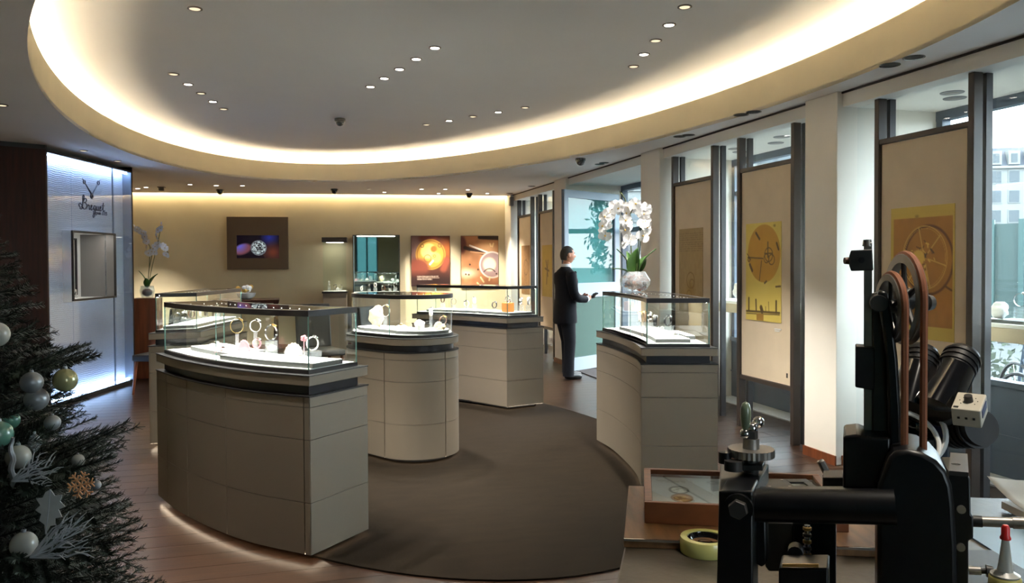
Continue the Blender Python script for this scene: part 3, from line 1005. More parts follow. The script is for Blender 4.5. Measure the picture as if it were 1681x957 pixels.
# ------------------------------------------------------------------ trays and watches in the counters
def tray(C, s0, s1, q0, q1, label, h=0.024, z=1.006, n=14):
    L0 = [C.P(s, q0) for s in np.linspace(s0, s1, n)]
    L1 = [C.P(s, q1) for s in np.linspace(s1, s0, n)]
    poly = np.array(L0+L1)
    c = poly.mean(0)
    t = thing('display_tray', label, 'tray', (c[0], c[1], z), 0, 'display trays')
    MB().prism(poly, z, z+h).build('tray_side', M['trayside'], t, local=False, smooth=25)
    MB().prism(inset(poly, 0.003), z+h, z+h+0.003).build('white_pad', M['display'], t, local=False, smooth=25)
    return z+h+0.003
STRAPS = {'gold': 'gold', 'steel': 'steel', 'white': 'strapwhite', 'brown': 'strapbrown', 'black': 'strapblack', 'pink': 'pink'}
def watch(x, y, z, ang, label, strap='steel', case='steel', stand=(0.05, 0.04, 0.045), group='watches in the counters', R0=0.031, tall=1.12):
    """wrist watch closed in an upright loop on a clear block; loop faces the direction ang"""
    t = thing('wristwatch', label, 'watch', (x, y, z), ang, group)
    h = 0.0
    if stand:
        MB().bb((-stand[0]/2, -stand[1]/2, 0), (stand[0]/2, stand[1]/2, stand[2])).build('clear_block', M['acrylic'], t, smooth=0)
        MB().bb((-stand[0]/2-0.004, -stand[1]/2-0.004, 0.0), (stand[0]/2+0.004, stand[1]/2+0.004, 0.003)).build('block_foot', M['display'], t, smooth=0)
        h = stand[2]
    zc = h+R0*tall+0.002
    n = 22
    vs, fs = [], []
    for i in range(n):
        k = 2*PI*i/n
        for w, rr in ((-0.0095, R0), (0.0095, R0), (0.0095, R0-0.003), (-0.0095, R0-0.003)):
            vs.append((rr*math.sin(k), w, zc+tall*rr*math.cos(k)))
    for i in range(n):
        for a in range(4):
            b, j = (a+1) % 4, (i+1) % n
            fs.append((i*4+a, i*4+b, j*4+b, j*4+a))
    MB().add(vs, fs).build('strap', M[STRAPS[strap]], t, smooth=40)
    k = 0.55
    c = Vector((R0*math.sin(k), 0, zc+tall*R0*math.cos(k)))
    d = Vector((math.sin(k), 0, math.cos(k)))
    MB().cyl(c-d*0.004, c+d*0.006, 0.0185, 0.017, 20).build('watch_case', M[case], t)
    MB().cyl(c+d*0.0062, c+d*0.0072, 0.0145, 0.0145, 20).build('dial', M['dial'], t)
    MB().cyl(c+d*0.001+Vector((0, 0.0185, 0)), c+d*0.001+Vector((0, 0.0225, 0)), 0.0028, n=8).build('crown', M[case], t)
    return t
def flat_watch(x, y, z, ang, label, strap='pink', case='steel'):
    """watch laid open along the tray"""
    t = thing('wristwatch', label, 'watch', (x, y, z), ang, 'watches in the counters')
    mb = MB()
    pts = [(-0.085, 0.002), (-0.06, 0.008), (-0.03, 0.018), (0, 0.022), (0.03, 0.018), (0.06, 0.008), (0.085, 0.002)]
    vs, fs = [], []
    for px, pz in pts:
        w = 0.010-0.003*abs(px)/0.085
        vs += [(px, -w, pz), (px, w, pz), (px, w, pz+0.003), (px, -w, pz+0.003)]
    for i in range(len(pts)-1):
        for a in range(4):
            b = (a+1) % 4
            fs.append((i*4+a, i*4+b, i*4+4+b, i*4+4+a))
    fs += [(0, 1, 2, 3), (27, 26, 25, 24)]
    mb.add(vs, fs).build('strap', M[STRAPS[strap]], t)
    MB().bb((-0.03, -0.012, 0.0), (0.03, 0.012, 0.0175)).build('pillow', M['display'], t, smooth=0, bevel=0.004)
    MB().cyl((0, 0, 0.022), (0, 0, 0.031), 0.0185, 0.017, 20).build('watch_case', M[case], t)
    MB().cyl((0, 0, 0.0312), (0, 0, 0.032), 0.0145, n=20).build('dial', M['dial'], t)
    return t
def deco_shell(x, y, z, ang, label, s=1.0, material='shell'):
    """scallop-like shell resting on the tray"""
    n, k = 18, 7
    vs, fs = [], []
    for i in range(n+1):
        a = PI*i/n
        for j in range(k+1):
            r = j/k
            rib = 1+0.04*math.cos(a*18)*r
            vs.append((s*0.055*r*rib*math.cos(a), s*0.03*math.sin(PI*r)*0.7*(0.4+0.6*math.sin(a)), s*0.075*r*rib*math.sin(a)))
    for i in range(n):
        for j in range(k):
            q = i*(k+1)+j
            fs.append((q, q+1, q+k+2, q+k+1))
    o = MB().add(vs, fs).build('sea_shell', M[material], smooth=60)
    sd = o.modifiers.new('shell', 'SOLIDIFY')
    sd.thickness = 0.006*s
    o.location = (x, y, z)
    o.rotation_euler = (0.0, 0, ang)
    return tag(o, label, 'shell')
def lump(x, y, z, size, label, name='stone', material='coral', cat='stone', seed=1):
    rn = random.Random(seed)
    bm = bmesh.new()
    bmesh.ops.create_icosphere(bm, subdivisions=3, radius=1)
    ph = [rn.uniform(0, 6) for _ in range(6)]
    for v in bm.verts:
        c = v.co
        k = 1+0.16*math.sin(3*c.x+ph[0])*math.cos(4*c.y+ph[1])+0.10*math.sin(7*c.z+ph[2]+3*c.x)
        v.co = Vector((c.x*size[0]*k, c.y*size[1]*k, max(-0.95, c.z)*size[2]*k))
    zmin = min(v.co.z for v in bm.verts)
    for v in bm.verts:
        v.co.z -= zmin
    me = bpy.data.meshes.new(name)
    bm.to_mesh(me)
    bm.free()
    me.materials.append(M[material])
    me.shade_smooth()
    o = bpy.data.objects.new(name, me)
    COL.objects.link(o)
    o.location = (x, y, z)
    return tag(o, label, cat)
def price_card(x, y, z, ang, label):
    o = MB().poly([(-0.02, 0, 0), (0.02, 0, 0), (0.02, 0.008, 0.03), (-0.02, 0.008, 0.03)], (0, 0.006, 0)).build('price_card', M['whiteplastic'], smooth=0)
    o.location = (x, y, z)
    o.rotation_euler = (0, 0, ang)
    return tag(o, label, 'card')

# nearest counter
z = tray(near, 0.50, 0.975, 0.10, 0.72, 'front white tray at the near corner of the nearest counter')
z2 = tray(near, 0.12, 0.49, 0.30, 0.92, 'rear white tray at the far end of the nearest counter')
NA = R(-50)
p = near.P(0.90, 0.42); watch(p[0], p[1], z, R(20), 'white strap watch on a clear block in the near corner of the nearest counter', 'white', 'steel', (0.085, 0.05, 0.05), R0=0.034)
o = MB()
for k in range(5):
    a = 2*PI*k/5
    o.ball((p[0]-0.045+0.011*math.cos(a), p[1]+0.03+0.004*k-0.01, z+0.118+0.011*math.sin(a)), 0.0085, 8)
o.cyl((p[0]-0.045, p[1]+0.03, z), (p[0]-0.045, p[1]+0.03, z+0.12), 0.003)
tag(o.build('flower_ornament', M['pink']), 'small pink blossom ornament behind the white strap watch', 'ornament')
p = near.P(0.665, 0.55); watch(p[0], p[1], z, R(25), 'steel and gold watch on a tall clear block in the centre of the nearest counter', 'steel', 'gold', (0.055, 0.045, 0.085), R0=0.036, tall=1.25)
p = near.P(0.755, 0.66); deco_shell(p[0], p[1], z, R(-15), 'large white scallop shell on the front tray of the nearest counter', 1.0)
p = near.P(0.40, 0.62); watch(p[0], p[1], z2, R(10), 'gold bracelet watch on a white post, left of the glass joint in the nearest counter', 'gold', 'gold', (0.02, 0.02, 0.10), R0=0.040, tall=1.15)
p = near.P(0.44, 0.86); watch(p[0], p[1], z2, R(-10), 'pale steel watch on a white post behind the gold bracelet watch', 'white', 'steel', (0.02, 0.02, 0.105), R0=0.034)
p = near.P(0.41, 0.38); flat_watch(p[0], p[1], z2, R(60), 'pink strap watch lying at the front of the rear tray', 'pink')
p = near.P(0.455, 0.62); deco_shell(p[0], p[1], z2, R(-40), 'pink fan shell behind the pink strap watch', 0.9, 'pink')
p = near.P(0.475, 0.80); watch(p[0], p[1], z2, R(30), 'small pink strap watch low on the rear tray beside the card', 'pink', 'steel', (0.03, 0.03, 0.01), R0=0.026)
p = near.P(0.35, 0.75); price_card(p[0], p[1], z2, R(-20), 'white card standing on the rear tray of the nearest counter')
p = near.P(0.22, 0.6); flat_watch(p[0], p[1], z2, R(20), 'white strap watch lying flat at the far left of the rear tray', 'white')
p = near.P(0.56, 0.86); lump(p[0], p[1], z, (0.03, 0.022, 0.018), 'small pale pebble behind the tall clear block', seed=4)

# left rear counter
zt = tray(lrear, 0.06, 0.46, 0.12, 0.86, 'white tray at the near end of the angled left counter')
zu = tray(lrear, 0.52, 0.95, 0.12, 0.86, 'white tray at the far end of the angled left counter')
for i, (s, q, st, nm) in enumerate(((0.12, .62, 'steel', 'steel watch nearest the front glass of the angled left counter'), (0.20, .35, 'brown', 'brown strap watch second from the front of the angled left counter'),
                          (0.30, .66, 'steel', 'steel watch third from the front of the angled left counter'), (0.38, .35, 'white', 'white strap watch fourth from the front of the angled left counter'),
                          (0.60, .5, 'black', 'black strap watch on the far tray of the angled left counter'), (0.76, .4, 'steel', 'steel watch in the middle of the far tray of the angled left counter'), (0.88, .6, 'gold', 'gold watch at the far end of the angled left counter'))):
    p = lrear.P(s, q)
    watch(p[0], p[1], zt if s < 0.5 else zu, R(15+25*i), nm, st, 'steel', (0.045, 0.04, 0.05 if i % 2 else 0.035))
p = lrear.P(0.10, 0.86); price_card(p[0], p[1], 1.006, R(0), 'white card at the left front glass of the angled left counter')

# middle counter
zm = tray(midc, 0.16, 0.62, 0.14, 0.62, 'white tray at the left end of the round-ended counter')
zn = tray(midc, 0.64, 0.95, 0.10, 0.90, 'rounded white tray at the near end of the round-ended counter')
p = midc.P(0.36, 0.36)
lump(p[0]-0.02, p[1], zm, (0.060, 0.055, 0.085), 'upright beige stone carrying a watch in the round-ended counter', seed=2)
watch(p[0]+0.05, p[1]-0.06, zm, R(-20), 'white strap watch leaning by the beige stone in the round-ended counter', 'white', 'gold', (0.03, 0.03, 0.085), R0=0.038, tall=1.3)
p = midc.P(0.50, 0.50); flat_watch(p[0], p[1], zm, R(-60), 'white strap watch laid flat beside the beige stone', 'white', 'gold')
p = midc.P(0.76, 0.30); lump(p[0], p[1], zn, (0.038, 0.038, 0.04), 'round white pebble block on the near tray of the round-ended counter', material='display', seed=6)
p = midc.P(0.80, 0.46); watch(p[0], p[1], zn, R(65), 'white strap watch on a white post in the round end of the middle counter', 'white', 'steel', (0.02, 0.02, 0.11), R0=0.027)
p = midc.P(0.82, 0.62); deco_shell(p[0], p[1], zn, R(10), 'white fan shell on the near tray of the round-ended counter', 0.85)
p = midc.P(0.78, 0.78); watch(p[0], p[1], zn, R(10), 'brown strap watch behind the fan shell in the round-ended counter', 'brown', 'gold', (0.03, 0.03, 0.03))
p = midc.P(0.88, 0.70); lump(p[0], p[1], zn, (0.022, 0.022, 0.02), 'small yellowish pebble at the right glass of the round-ended counter', seed=8)

# far counter
zf = tray(farc, 0.62, 0.96, 0.12, 0.85, 'white tray at the near end of the far counter')
zg = tray(farc, 0.10, 0.58, 0.12, 0.85, 'white tray at the far end of the far counter')
p = farc.P(0.86, 0.38)
tag(MB().box((p[0], p[1], zf+0.05), (0.10, 0.10, 0.10), R(20)).build('orange_block', M['orange'], smooth=0, bevel=0.006), 'orange leather block under a watch in the far counter', 'display block')
watch(p[0], p[1], zf+0.1, R(10), 'steel watch standing on the orange block in the far counter', 'steel', 'steel', None)
p = farc.P(0.92, 0.62); watch(p[0], p[1], zf, R(60), 'steel watch on a clear block right of the orange block', 'steel', 'steel', (0.05, 0.05, 0.075))
p = farc.P(0.955, 0.76); watch(p[0], p[1], zf, R(60), 'white strap watch on a clear block at the right end of the far counter', 'white', 'steel', (0.05, 0.05, 0.075), R0=0.034)
for i, (s, q, st, nm) in enumerate(((0.70, .45, 'black', 'black strap watch left of the orange block in the far counter'), (0.78, .7, 'brown', 'brown strap watch behind the orange block in the far counter'), (0.50, .4, 'white', 'tall white watch stand at the near end of the far tray'),
                          (0.40, .5, 'white', 'white strap watch in the middle of the far tray of the far counter'), (0.28, .5, 'steel', 'steel watch near the left end of the far counter'), (0.18, .5, 'brown', 'brown strap watch at the left end of the far counter'))):
    p = farc.P(s, q)
    watch(p[0], p[1], zf if s > 0.6 else zg, R(20+40*i), nm, st, 'steel', (0.045, 0.04, 0.03+0.02*(i % 3)))

# right counter
zr = tray(rightc, 0.62, 0.93, 0.16, 0.74, 'white tray at the near end of the concave counter')
zs = tray(rightc, 0.18, 0.60, 0.14, 0.78, 'white tray at the far end of the concave counter')
zq = tray(rightc, 0.50, 0.78, 0.80, 0.97, 'narrow white tray along the back glass of the concave counter')
for s, q, st, cs, a, sd, nm in ((0.66, .34, 'black', 'steel', 55, (.06, .05, .055), 'thin black strap watch, the left one in the near end of the concave counter'),
                        (0.72, .52, 'black', 'steel', 20, (.07, .05, .06), 'black strap watch turned sideways, right one in the near end of the concave counter'),
                        (0.52, .28, 'brown', 'gold', 80, (.05, .05, .07), 'brown strap watch on a tall block behind the concave glass, right counter'),
                        (0.44, .45, 'steel', 'steel', 40, (.05, .05, .06), 'steel watch behind the curved glass of the concave counter'),
                        (0.32, .4, 'white', 'gold', 60, (.05, .05, .05), 'white strap watch at the far end of the concave counter')):
    p = rightc.P(s, q)
    watch(p[0], p[1], zr if s > 0.6 else zs, R(a), nm, st, cs, sd, R0=0.034)
p = rightc.P(0.80, 0.30); lump(p[0], p[1], zr, (0.016, 0.012, 0.012), 'tiny white coral piece at the front of the near tray of the concave counter', material='display', seed=11)
p = rightc.P(0.88, 0.55); flat_watch(p[0], p[1], zr, R(-30), 'steel watch lying flat on the near tray of the concave counter', 'steel')
p = rightc.P(0.58, 0.55); deco_shell(p[0], p[1], zs, R(30), 'small white shell between the trays of the concave counter', 0.6)

# ------------------------------------------------------------------ back wall
def bk_box(x0, x1, off, dep, z0, z1, name, material, parent=None, **k):
    a, b = back(x0, off+dep/2, z0), back(x1, off+dep/2, z1)
    return MB().box((a+b)/2, (math.hypot(b.x-a.x, b.y-a.y), dep, z1-z0), BANG).build(name, material, parent, local=False, smooth=0, **k)
def back_M(x, off, z):
    return Matrix.Translation(back(x, off, z)) @ Matrix.Rotation(BANG, 4, 'Z')
tv = thing('wall_screen', 'lit video screen in a square taupe surround on the back wall', 'screen', back(-0.58, 0, 1.46), BANG)
for q in ((-1.115, -0.95, 1.468, 2.432), (-0.20, -0.041, 1.468, 2.432), (-0.95, -0.20, 1.468, 1.675), (-0.95, -0.20, 2.095, 2.432)):
    bk_box(q[0], q[1], 0.002, 0.08, q[2], q[3], 'surround', M['tvframe'], tv)
bk_box(-0.95, -0.20, 0.002, 0.05, 1.675, 2.095, 'screen_body', M['black'], tv)
def paint_tv(U, V):
    X, Y = U*1.75, V
    img = base(U, (16, 10, 22))
    img = lay(img, np.clip(0.9-np.hypot((X-1.35)/0.5, (Y-0.1)/0.5), 0, 1), (40, 50, 150))
    img = lay(img, np.clip(1.1-np.hypot((X-1.5)/0.55, (Y-0.75)/0.5), 0, 1)*0.8, (120, 60, 40))
    fing = soft(np.hypot((X-0.25)/1.5, (Y-0.62+0.25*(X-0.2)))-0.23, 0.08)
    img = lay(img, fing, (120, 70, 80))
    img = lay(img, fing*np.clip(1-np.hypot(X-0.1, Y-0.42)/0.4, 0, 1), (90, 100, 230))
    d = np.hypot(X-0.9, Y-0.55)
    img = lay(img, soft(d-0.33, 0.03), (44, 42, 48))
    tex = noise2(U, V, 46)
    img = lay(img, soft(d-0.29, 0.02)*(tex > 0.5), (190, 206, 210))
    img = lay(img, soft(np.abs(d-0.31)-0.015, 0.01), (120, 130, 140))
    return img
print_sheet('picture', 0.75, 0.42, 84, 48, paint_tv, back_M(-0.575, 0.054, 1.885), M['screen'], None)
o = bpy.data.objects['picture']
o.parent = tv
o.matrix_parent_inverse = WORLD[tv.name].inverted()
def paint_p1(U, V):
    X, Y = U, V*1.27
    img = base(U, (92, 48, 34))
    img = lay(img, np.clip(1.2-np.hypot((X-0.05)/0.35, (Y-0.25)/0.5), 0, 1), (150, 116, 110))
    img = lay(img, np.clip(1.2-np.hypot((X-0.95)/0.3, (Y-0.35)/0.35), 0, 1), (168, 92, 38))
    img = lay(img, soft(np.hypot((X-0.45)/1.5, (Y-0.05)/0.9)-0.16, 0.08), (120, 56, 40))
    d = np.hypot(X-0.5, Y-0.47)
    img = lay(img, soft(d-0.39, 0.02), (200, 150, 62))
    img = lay(img, soft(np.abs(d-0.35)-0.012, 0.02), (150, 100, 36))
    img = lay(img, soft(np.hypot(X-0.44, Y-0.38)-0.20, 0.05), (250, 214, 120))
    img = lay(img, soft(np.hypot(X-0.64, Y-0.55)-0.13, 0.03), (246, 206, 96))
    img = lay(img, soft(np.hypot(X-0.58, Y-0.33)-0.08, 0.04), (150, 100, 30))
    for c, r in (((0.42, 0.57), 0.09), ((0.60, 0.51), 0.03), ((0.28, 0.25), 0.04), ((0.74, 0.24), 0.045)):
        img = lay(img, soft(np.abs(np.hypot(X-c[0], Y-c[1])-r)-0.008, 0.012), (110, 74, 44))
    img = lay(img, soft(np.hypot((X-0.17)/1.2, (Y-0.82)/1.0)-0.24, 0.10), (134, 66, 48))
    img = lay(img, soft(seg_d(X, Y, (0.92, 0.62), (0.83, 0.85))-0.085, 0.06), (150, 76, 54))
    img = lay(img, soft(seg_d(X, Y, (0.48, 0.72), (0.56, 0.63))-0.025, 0.01), (250, 240, 210))
    img = lay(img, np.clip((Y-0.86)*4, 0, 1), (44, 18, 14))
    for k, (a, b) in enumerate(((0.14, 0.70), (0.14, 0.72), (0.14, 0.54))):
        wob = (noise2(U, V, 60)*0.5+0.5)
        img = lay(img, ((np.abs(Y-1.03-0.035*k) < 0.013) & (X > a) & (X < b))*wob, (196, 178, 160))
    return img
def paint_p2(U, V):
    X, Y = U, V*1.27
    img = base(U, (178, 126, 84))
    img = lay(img, noise2(U, V, 9)*0.5, (120, 74, 44))
    img = lay(img, np.clip(1-np.hypot((X-0.15)/0.4, (Y-0.95)/0.18), 0, 1), (236, 204, 176))
    img = lay(img, np.clip(1-np.hypot((X-0.75)/0.45, (Y-0.25)/0.25), 0, 1), (226, 178, 130))
    img = lay(img, soft(np.hypot((X-0.02)/0.9, (Y-0.22)/1.7)-0.13, 0.06), (96, 48, 40))
    img = lay(img, soft(np.hypot((X-0.28)/1.0, (Y-0.05)/1.1)-0.15, 0.08), (176, 118, 74))
    img = lay(img, soft(seg_d(X, Y, (0.5, 0.03), (1.0, 0.05))-0.05, 0.03), (40, 24, 18))
    img = lay(img, soft(seg_d(X, Y, (0.1, 0.30), (0.72, 0.47))-0.045, 0.03), (46, 26, 20))
    img = lay(img, soft(seg_d(X, Y, (0.23, 0.24), (0.74, 0.43))-0.022, 0.01), (250, 240, 230))
    img = lay(img, soft(seg_d(X, Y, (0.25, 0.40), (0.74, 0.46))-0.018, 0.01), (200, 150, 110))
    d = np.hypot(X-0.83, Y-0.74)
    img = lay(img, soft(d-0.34, 0.02), (150, 128, 128))
    img = lay(img, soft(np.abs(d-0.33)-0.02, 0.015), (222, 206, 196))
    img = lay(img, soft(np.hypot(X-0.76, Y-0.73)-0.17, 0.06), (236, 222, 180))
    img = lay(img, soft(np.abs(np.hypot(X-0.76, Y-1.02)-0.18)-0.012, 0.01)*(Y < 0.93), (60, 44, 48))
    for c in ((0.23, 0.73), (0.20, 0.99), (0.45, 0.86), (0.12, 0.98), (0.95, 0.97)):
        img = lay(img, soft(np.hypot(X-c[0], Y-c[1])-0.022, 0.015), (44, 24, 18))
    for a, b in (((0.52, 1.06), (0.60, 1.18)), ((0.77, 1.06), (0.75, 1.14)), ((0.43, 1.20), (0.47, 1.25)), ((0.78, 0.20), (0.80, 0.26)), ((0.87, 0.19), (0.84, 0.27))):
        img = lay(img, soft(seg_d(X, Y, a, b)-0.02, 0.015), (246, 216, 160))
    img = lay(img, np.clip((Y-0.9)*1.6, 0, 0.6)*np.clip((X-0.35)*3, 0, 1), (92, 52, 30))
    return img
for x0, x1, fn, lab in ((2.201, 2.935, paint_p1, 'poster of a golden watch movement held in fingers, on the back wall'), (3.144, 3.865, paint_p2, 'poster of tweezers over watch parts, nearest the window wall')):
    t = thing('wall_poster', lab, 'poster', back((x0+x1)/2, 0, 1.13), BANG)
    bk_box(x0, x1, 0.002, 0.03, 1.13, 2.09, 'board', M['core'], t)
    o = print_sheet('print', (x1-x0)/0.994-0.01, 0.95, 96, 122, fn, back_M((x0+x1)/2, 0.0365, 1.61), M['print'], None)
    o.parent = t
    o.matrix_parent_inverse = WORLD[t.name].inverted()
# tall pedestal showcase and mirror-backed showcase
sc1 = thing('pedestal_showcase', 'slim pedestal showcase with a glass box beside the mirrored one', 'display case', back(0.81, 0.25, 0), BANG)
bk_box(0.60, 1.02, 0.04, 0.42, 0.0, 1.03, 'pedestal', M['body'], sc1, bevel=0.004)
bk_box(0.585, 1.035, 0.025, 0.45, 1.03, 1.06, 'ledge', M['bronze'], sc1)
bk_box(0.615, 1.005, 0.055, 0.39, 1.06, 1.068, 'floor_pad', M['display'], sc1)
for x0, x1, o0, d in ((0.605, 0.611, 0.045, 0.41), (1.009, 1.015, 0.045, 0.41), (0.611, 1.009, 0.449, 0.006), (0.611, 1.009, 0.045, 0.006)):
    bk_box(x0, x1, o0, d, 1.068, 1.96, 'pane', M['glass'], sc1)
bk_box(0.59, 1.03, 0.03, 0.44, 1.96, 2.045, 'lid', M['frame'], sc1)
bk_box(0.66, 0.96, 0.15, 0.12, 1.952, 1.959, 'light', M['showled'], sc1)
sc2 = thing('mirror_showcase', 'wide wall showcase with a mirror back and a glass shelf of watches', 'display case', back(1.555, 0.1, 1.0), BANG)
bk_box(1.135, 1.98, 0.004, 0.012, 1.03, 2.09, 'mirror_back', M['mirror'], sc2)
bk_box(1.128, 1.985, 0.004, 0.20, 2.085, 2.10, 'top_rail', M['bronze'], sc2)
bk_box(1.128, 1.140, 0.016, 0.20, 1.03, 2.085, 'side_rail', M['bronze'], sc2)
bk_box(1.975, 1.987, 0.016, 0.20, 1.03, 2.085, 'side_rail', M['bronze'], sc2)
bk_box(1.128, 1.987, 0.004, 0.26, 1.0, 1.03, 'shelf', M['display'], sc2)
bk_box(1.14, 1.975, 0.018, 0.16, 1.245, 1.251, 'glass_shelf', M['casetop'], sc2)
bk_box(1.2, 1.9, 0.10, 0.03, 2.076, 2.084, 'light', M['showled'], sc2)
bk_box(1.128, 1.987, 0.25, 0.006, 1.03, 2.085, 'pane', M['glass'], sc2)
bk_box(1.128, 1.987, 0.004, 0.25, 0.0, 1.0, 'base_cabinet', M['body'], sc2)
for i, (x, st, nm) in enumerate(((1.28, 'white', 'white strap watch first from the left in the mirrored showcase'), (1.42, 'black', 'black strap watch second from the left in the mirrored showcase'), (1.53, 'white', 'white strap watch third from the left in the mirrored showcase'),
                         (1.68, 'brown', 'brown strap watch on an orange cup in the mirrored showcase'), (1.80, 'steel', 'steel watch fifth from the left in the mirrored showcase'), (1.90, 'steel', 'steel watch at the right end of the mirrored showcase'))):
    q = back(x, 0.15, 1.03)
    watch(q.x, q.y, q.z, R(60+30*i), nm, st, 'steel', (0.05, 0.05, 0.03+0.03*(i % 3)), 'watches in the wall showcases', R0=0.036)
for i, (x, o_, st, nm) in enumerate(((0.70, .25, 'white', 'white strap watch at the left of the slim pedestal showcase'), (0.80, .18, 'steel', 'steel watch at the back of the slim pedestal showcase'), (0.90, .28, 'white', 'white strap watch at the right of the slim pedestal showcase'))):
    q = back(x, o_, 1.068)
    watch(q.x, q.y, q.z, R(80-40*i), nm, st, 'steel', (0.05, 0.05, 0.10 if i == 0 else 0.03), 'watches in the wall showcases', R0=0.036)
q = back(0.855, 0.24, 1.068)
lump(q.x, q.y, q.z, (0.03, 0.03, 0.03), 'white stone between the watches of the slim pedestal showcase', material='display', seed=14)
# niche contents
for i, (u, st, nm) in enumerate(((0.66, 'white', 'white strap watch at the left of the lit panel niche'), (0.86, 'steel', 'small steel watch in the middle of the lit panel niche'), (1.0, 'steel', 'steel watch beside the niche door frame'))):
    q = lb(u, -0.26, NZ0)
    watch(q.x, q.y, q.z, R(-20+40*i), nm, st, 'steel', (0.05, 0.05, 0.10 if i == 0 else 0.02), 'watches in the wall showcases', R0=0.036)
q = lb(0.74, -0.3, NZ0)
lump(q.x, q.y, q.z, (0.05, 0.04, 0.07), 'white coral lump at the left of the lit panel niche', material='display', seed=21)
# ------------------------------------------------------------------ framed display panels in the window bays
def adopt(o, t):
    o.parent = t
    o.matrix_parent_inverse = WORLD[t.name].inverted()
    WORLD[o.name] = Matrix.Identity(4)
RWALL = Matrix.Rotation(-PI/2, 4, 'Z')
def paint_wheel(U, V):
    X, Y = U, V*2.0*0.8
    img = base(U, (196, 172, 84))
    inn = (U > 0.05) & (U < 0.975) & (V > 0.085) & (V < 0.90)
    tone = lay(base(U, (168, 120, 52)), noise2(U, V, 12)*0.5+np.clip(V-0.5, 0, 1)*0.4, (140, 96, 40))
    img = np.where(inn[..., None], tone, img)
    cx, cy = 0.55, 0.62
    e = np.hypot((X-cx)/0.40, (Y-cy)/0.44)
    e2 = np.hypot((X-cx-0.06)/0.40, (Y-cy-0.03)/0.44)
    img = lay(img, soft(np.abs(e2-0.93)-0.035, 0.04)*inn, (92, 58, 26))
    img = lay(img, soft(np.abs(e-0.86)-0.012, 0.02)*inn, (214, 180, 92))
    img = lay(img, soft(np.abs(e-0.80)-0.006, 0.015)*inn, (208, 172, 84))
    for a in (15, 75, 135, 195, 255, 315):
        k = R(a)
        img = lay(img, soft(seg_d(X, Y, (cx+0.08*math.cos(k), cy+0.08*math.sin(k)), (cx+0.34*math.cos(k), cy+0.37*math.sin(k)))-0.006, 0.008)*inn, (214, 184, 98) if a % 2 else (84, 54, 26))
    rn = random.Random(2)
    for _ in range(34):
        a, q = rn.uniform(0, 6.28), rn.uniform(0.02, 0.20)
        x, y = cx-0.04+q*math.cos(a), cy+q*1.1*math.sin(a)
        img = lay(img, soft(seg_d(X, Y, (x, y), (x+rn.uniform(-.05, .05), y+rn.uniform(-.05, .05)))-rn.uniform(.004, .012), 0.01)*inn, rn.choice(((82, 60, 28), (220, 190, 96), (64, 50, 30))))
    img = lay(img, soft(np.hypot(X-0.46, Y-0.62)-0.095, 0.02)*inn, (212, 178, 84))
    img = lay(img, soft(np.hypot((X-0.56)/0.6, (Y-0.86)/1.0)-0.09, 0.02)*inn, (200, 164, 76))
    img = lay(img, soft(seg_d(X, Y, (0.86, 0.95), (0.96, 1.0))-0.012, 0.01)*inn, (96, 66, 26))
    img = lay(img, soft(seg_d(X, Y, (0.50, 1.08), (0.52, 1.42))-0.018, 0.02)*inn, (120, 80, 34))
    img = lay(img, soft(np.hypot((X-0.43)/1.6, Y-0.12)-0.018, 0.02), (150, 126, 60))
    return img
def paint_dial(U, V):
    X, Y = U, V*1.6*1.0
    img = base(U, (216, 194, 96))
    img = lay(img, noise2(U, V, 7)*0.25, (226, 208, 120))
    e = np.hypot((X-0.52)/0.46, (Y-0.50)/0.47)
    img = lay(img, soft(e-1.0, 0.03), (190, 146, 52))
    img = lay(img, soft(e-1.0, 0.03)*noise2(U, V, 9)*0.4, (168, 122, 40))
    dk = (84, 64, 28)
    for a, b, w in (((0.06, 0.56), (0.50, 0.58), 0.010), ((0.46, 0.62), (0.40, 0.94), 0.010), ((0.04, 0.50), (0.14, 0.60), 0.008), ((0.30, 0.16), (0.40, 0.26), 0.022), ((0.12, 0.68), (0.19, 0.78), 0.026), ((0.88, 0.34), (0.93, 0.44), 0.02),
                    ((0.64, 0.32), (0.64, 0.56), 0.014), ((0.55, 0.50), (0.76, 0.50), 0.010), ((0.55, 0.98), (0.60, 0.95), 0.016), ((0.86, 1.03), (0.98, 1.02), 0.014),
                    ((0.02, 1.46), (0.96, 1.44), 0.016), ((0.02, 1.50), (0.96, 1.47), 0.008), ((0.09, 1.24), (0.09, 1.44), 0.020), ((0.30, 1.26), (0.31, 1.44), 0.018), ((0.45, 1.38), (0.48, 1.44), 0.04), ((0.87, 1.26), (0.87, 1.44), 0.020), ((0.66, 1.28), (0.67, 1.44), 0.006), ((0.58, 1.36), (0.58, 1.44), 0.006)):
        img = lay(img, soft(seg_d(X, Y, a, b)-w, 0.012), dk)
    for c, r in (((0.66, 0.52), 0.11), ((0.74, 0.60), 0.08), ((0.60, 0.58), 0.07), ((0.09, 0.60), 0.03)):
        img = lay(img, soft(np.abs(np.hypot(X-c[0], Y-c[1])-r)-0.008, 0.012), dk)
    img = lay(img, ((np.abs(X-0.42) < 0.10) & (Y > 1.48) & (Y < 1.6)).astype(float), (150, 112, 40))
    img = lay(img, soft(np.hypot((X-0.82)/1.5, Y-0.06)-0.02, 0.02), (150, 128, 56))
    return img
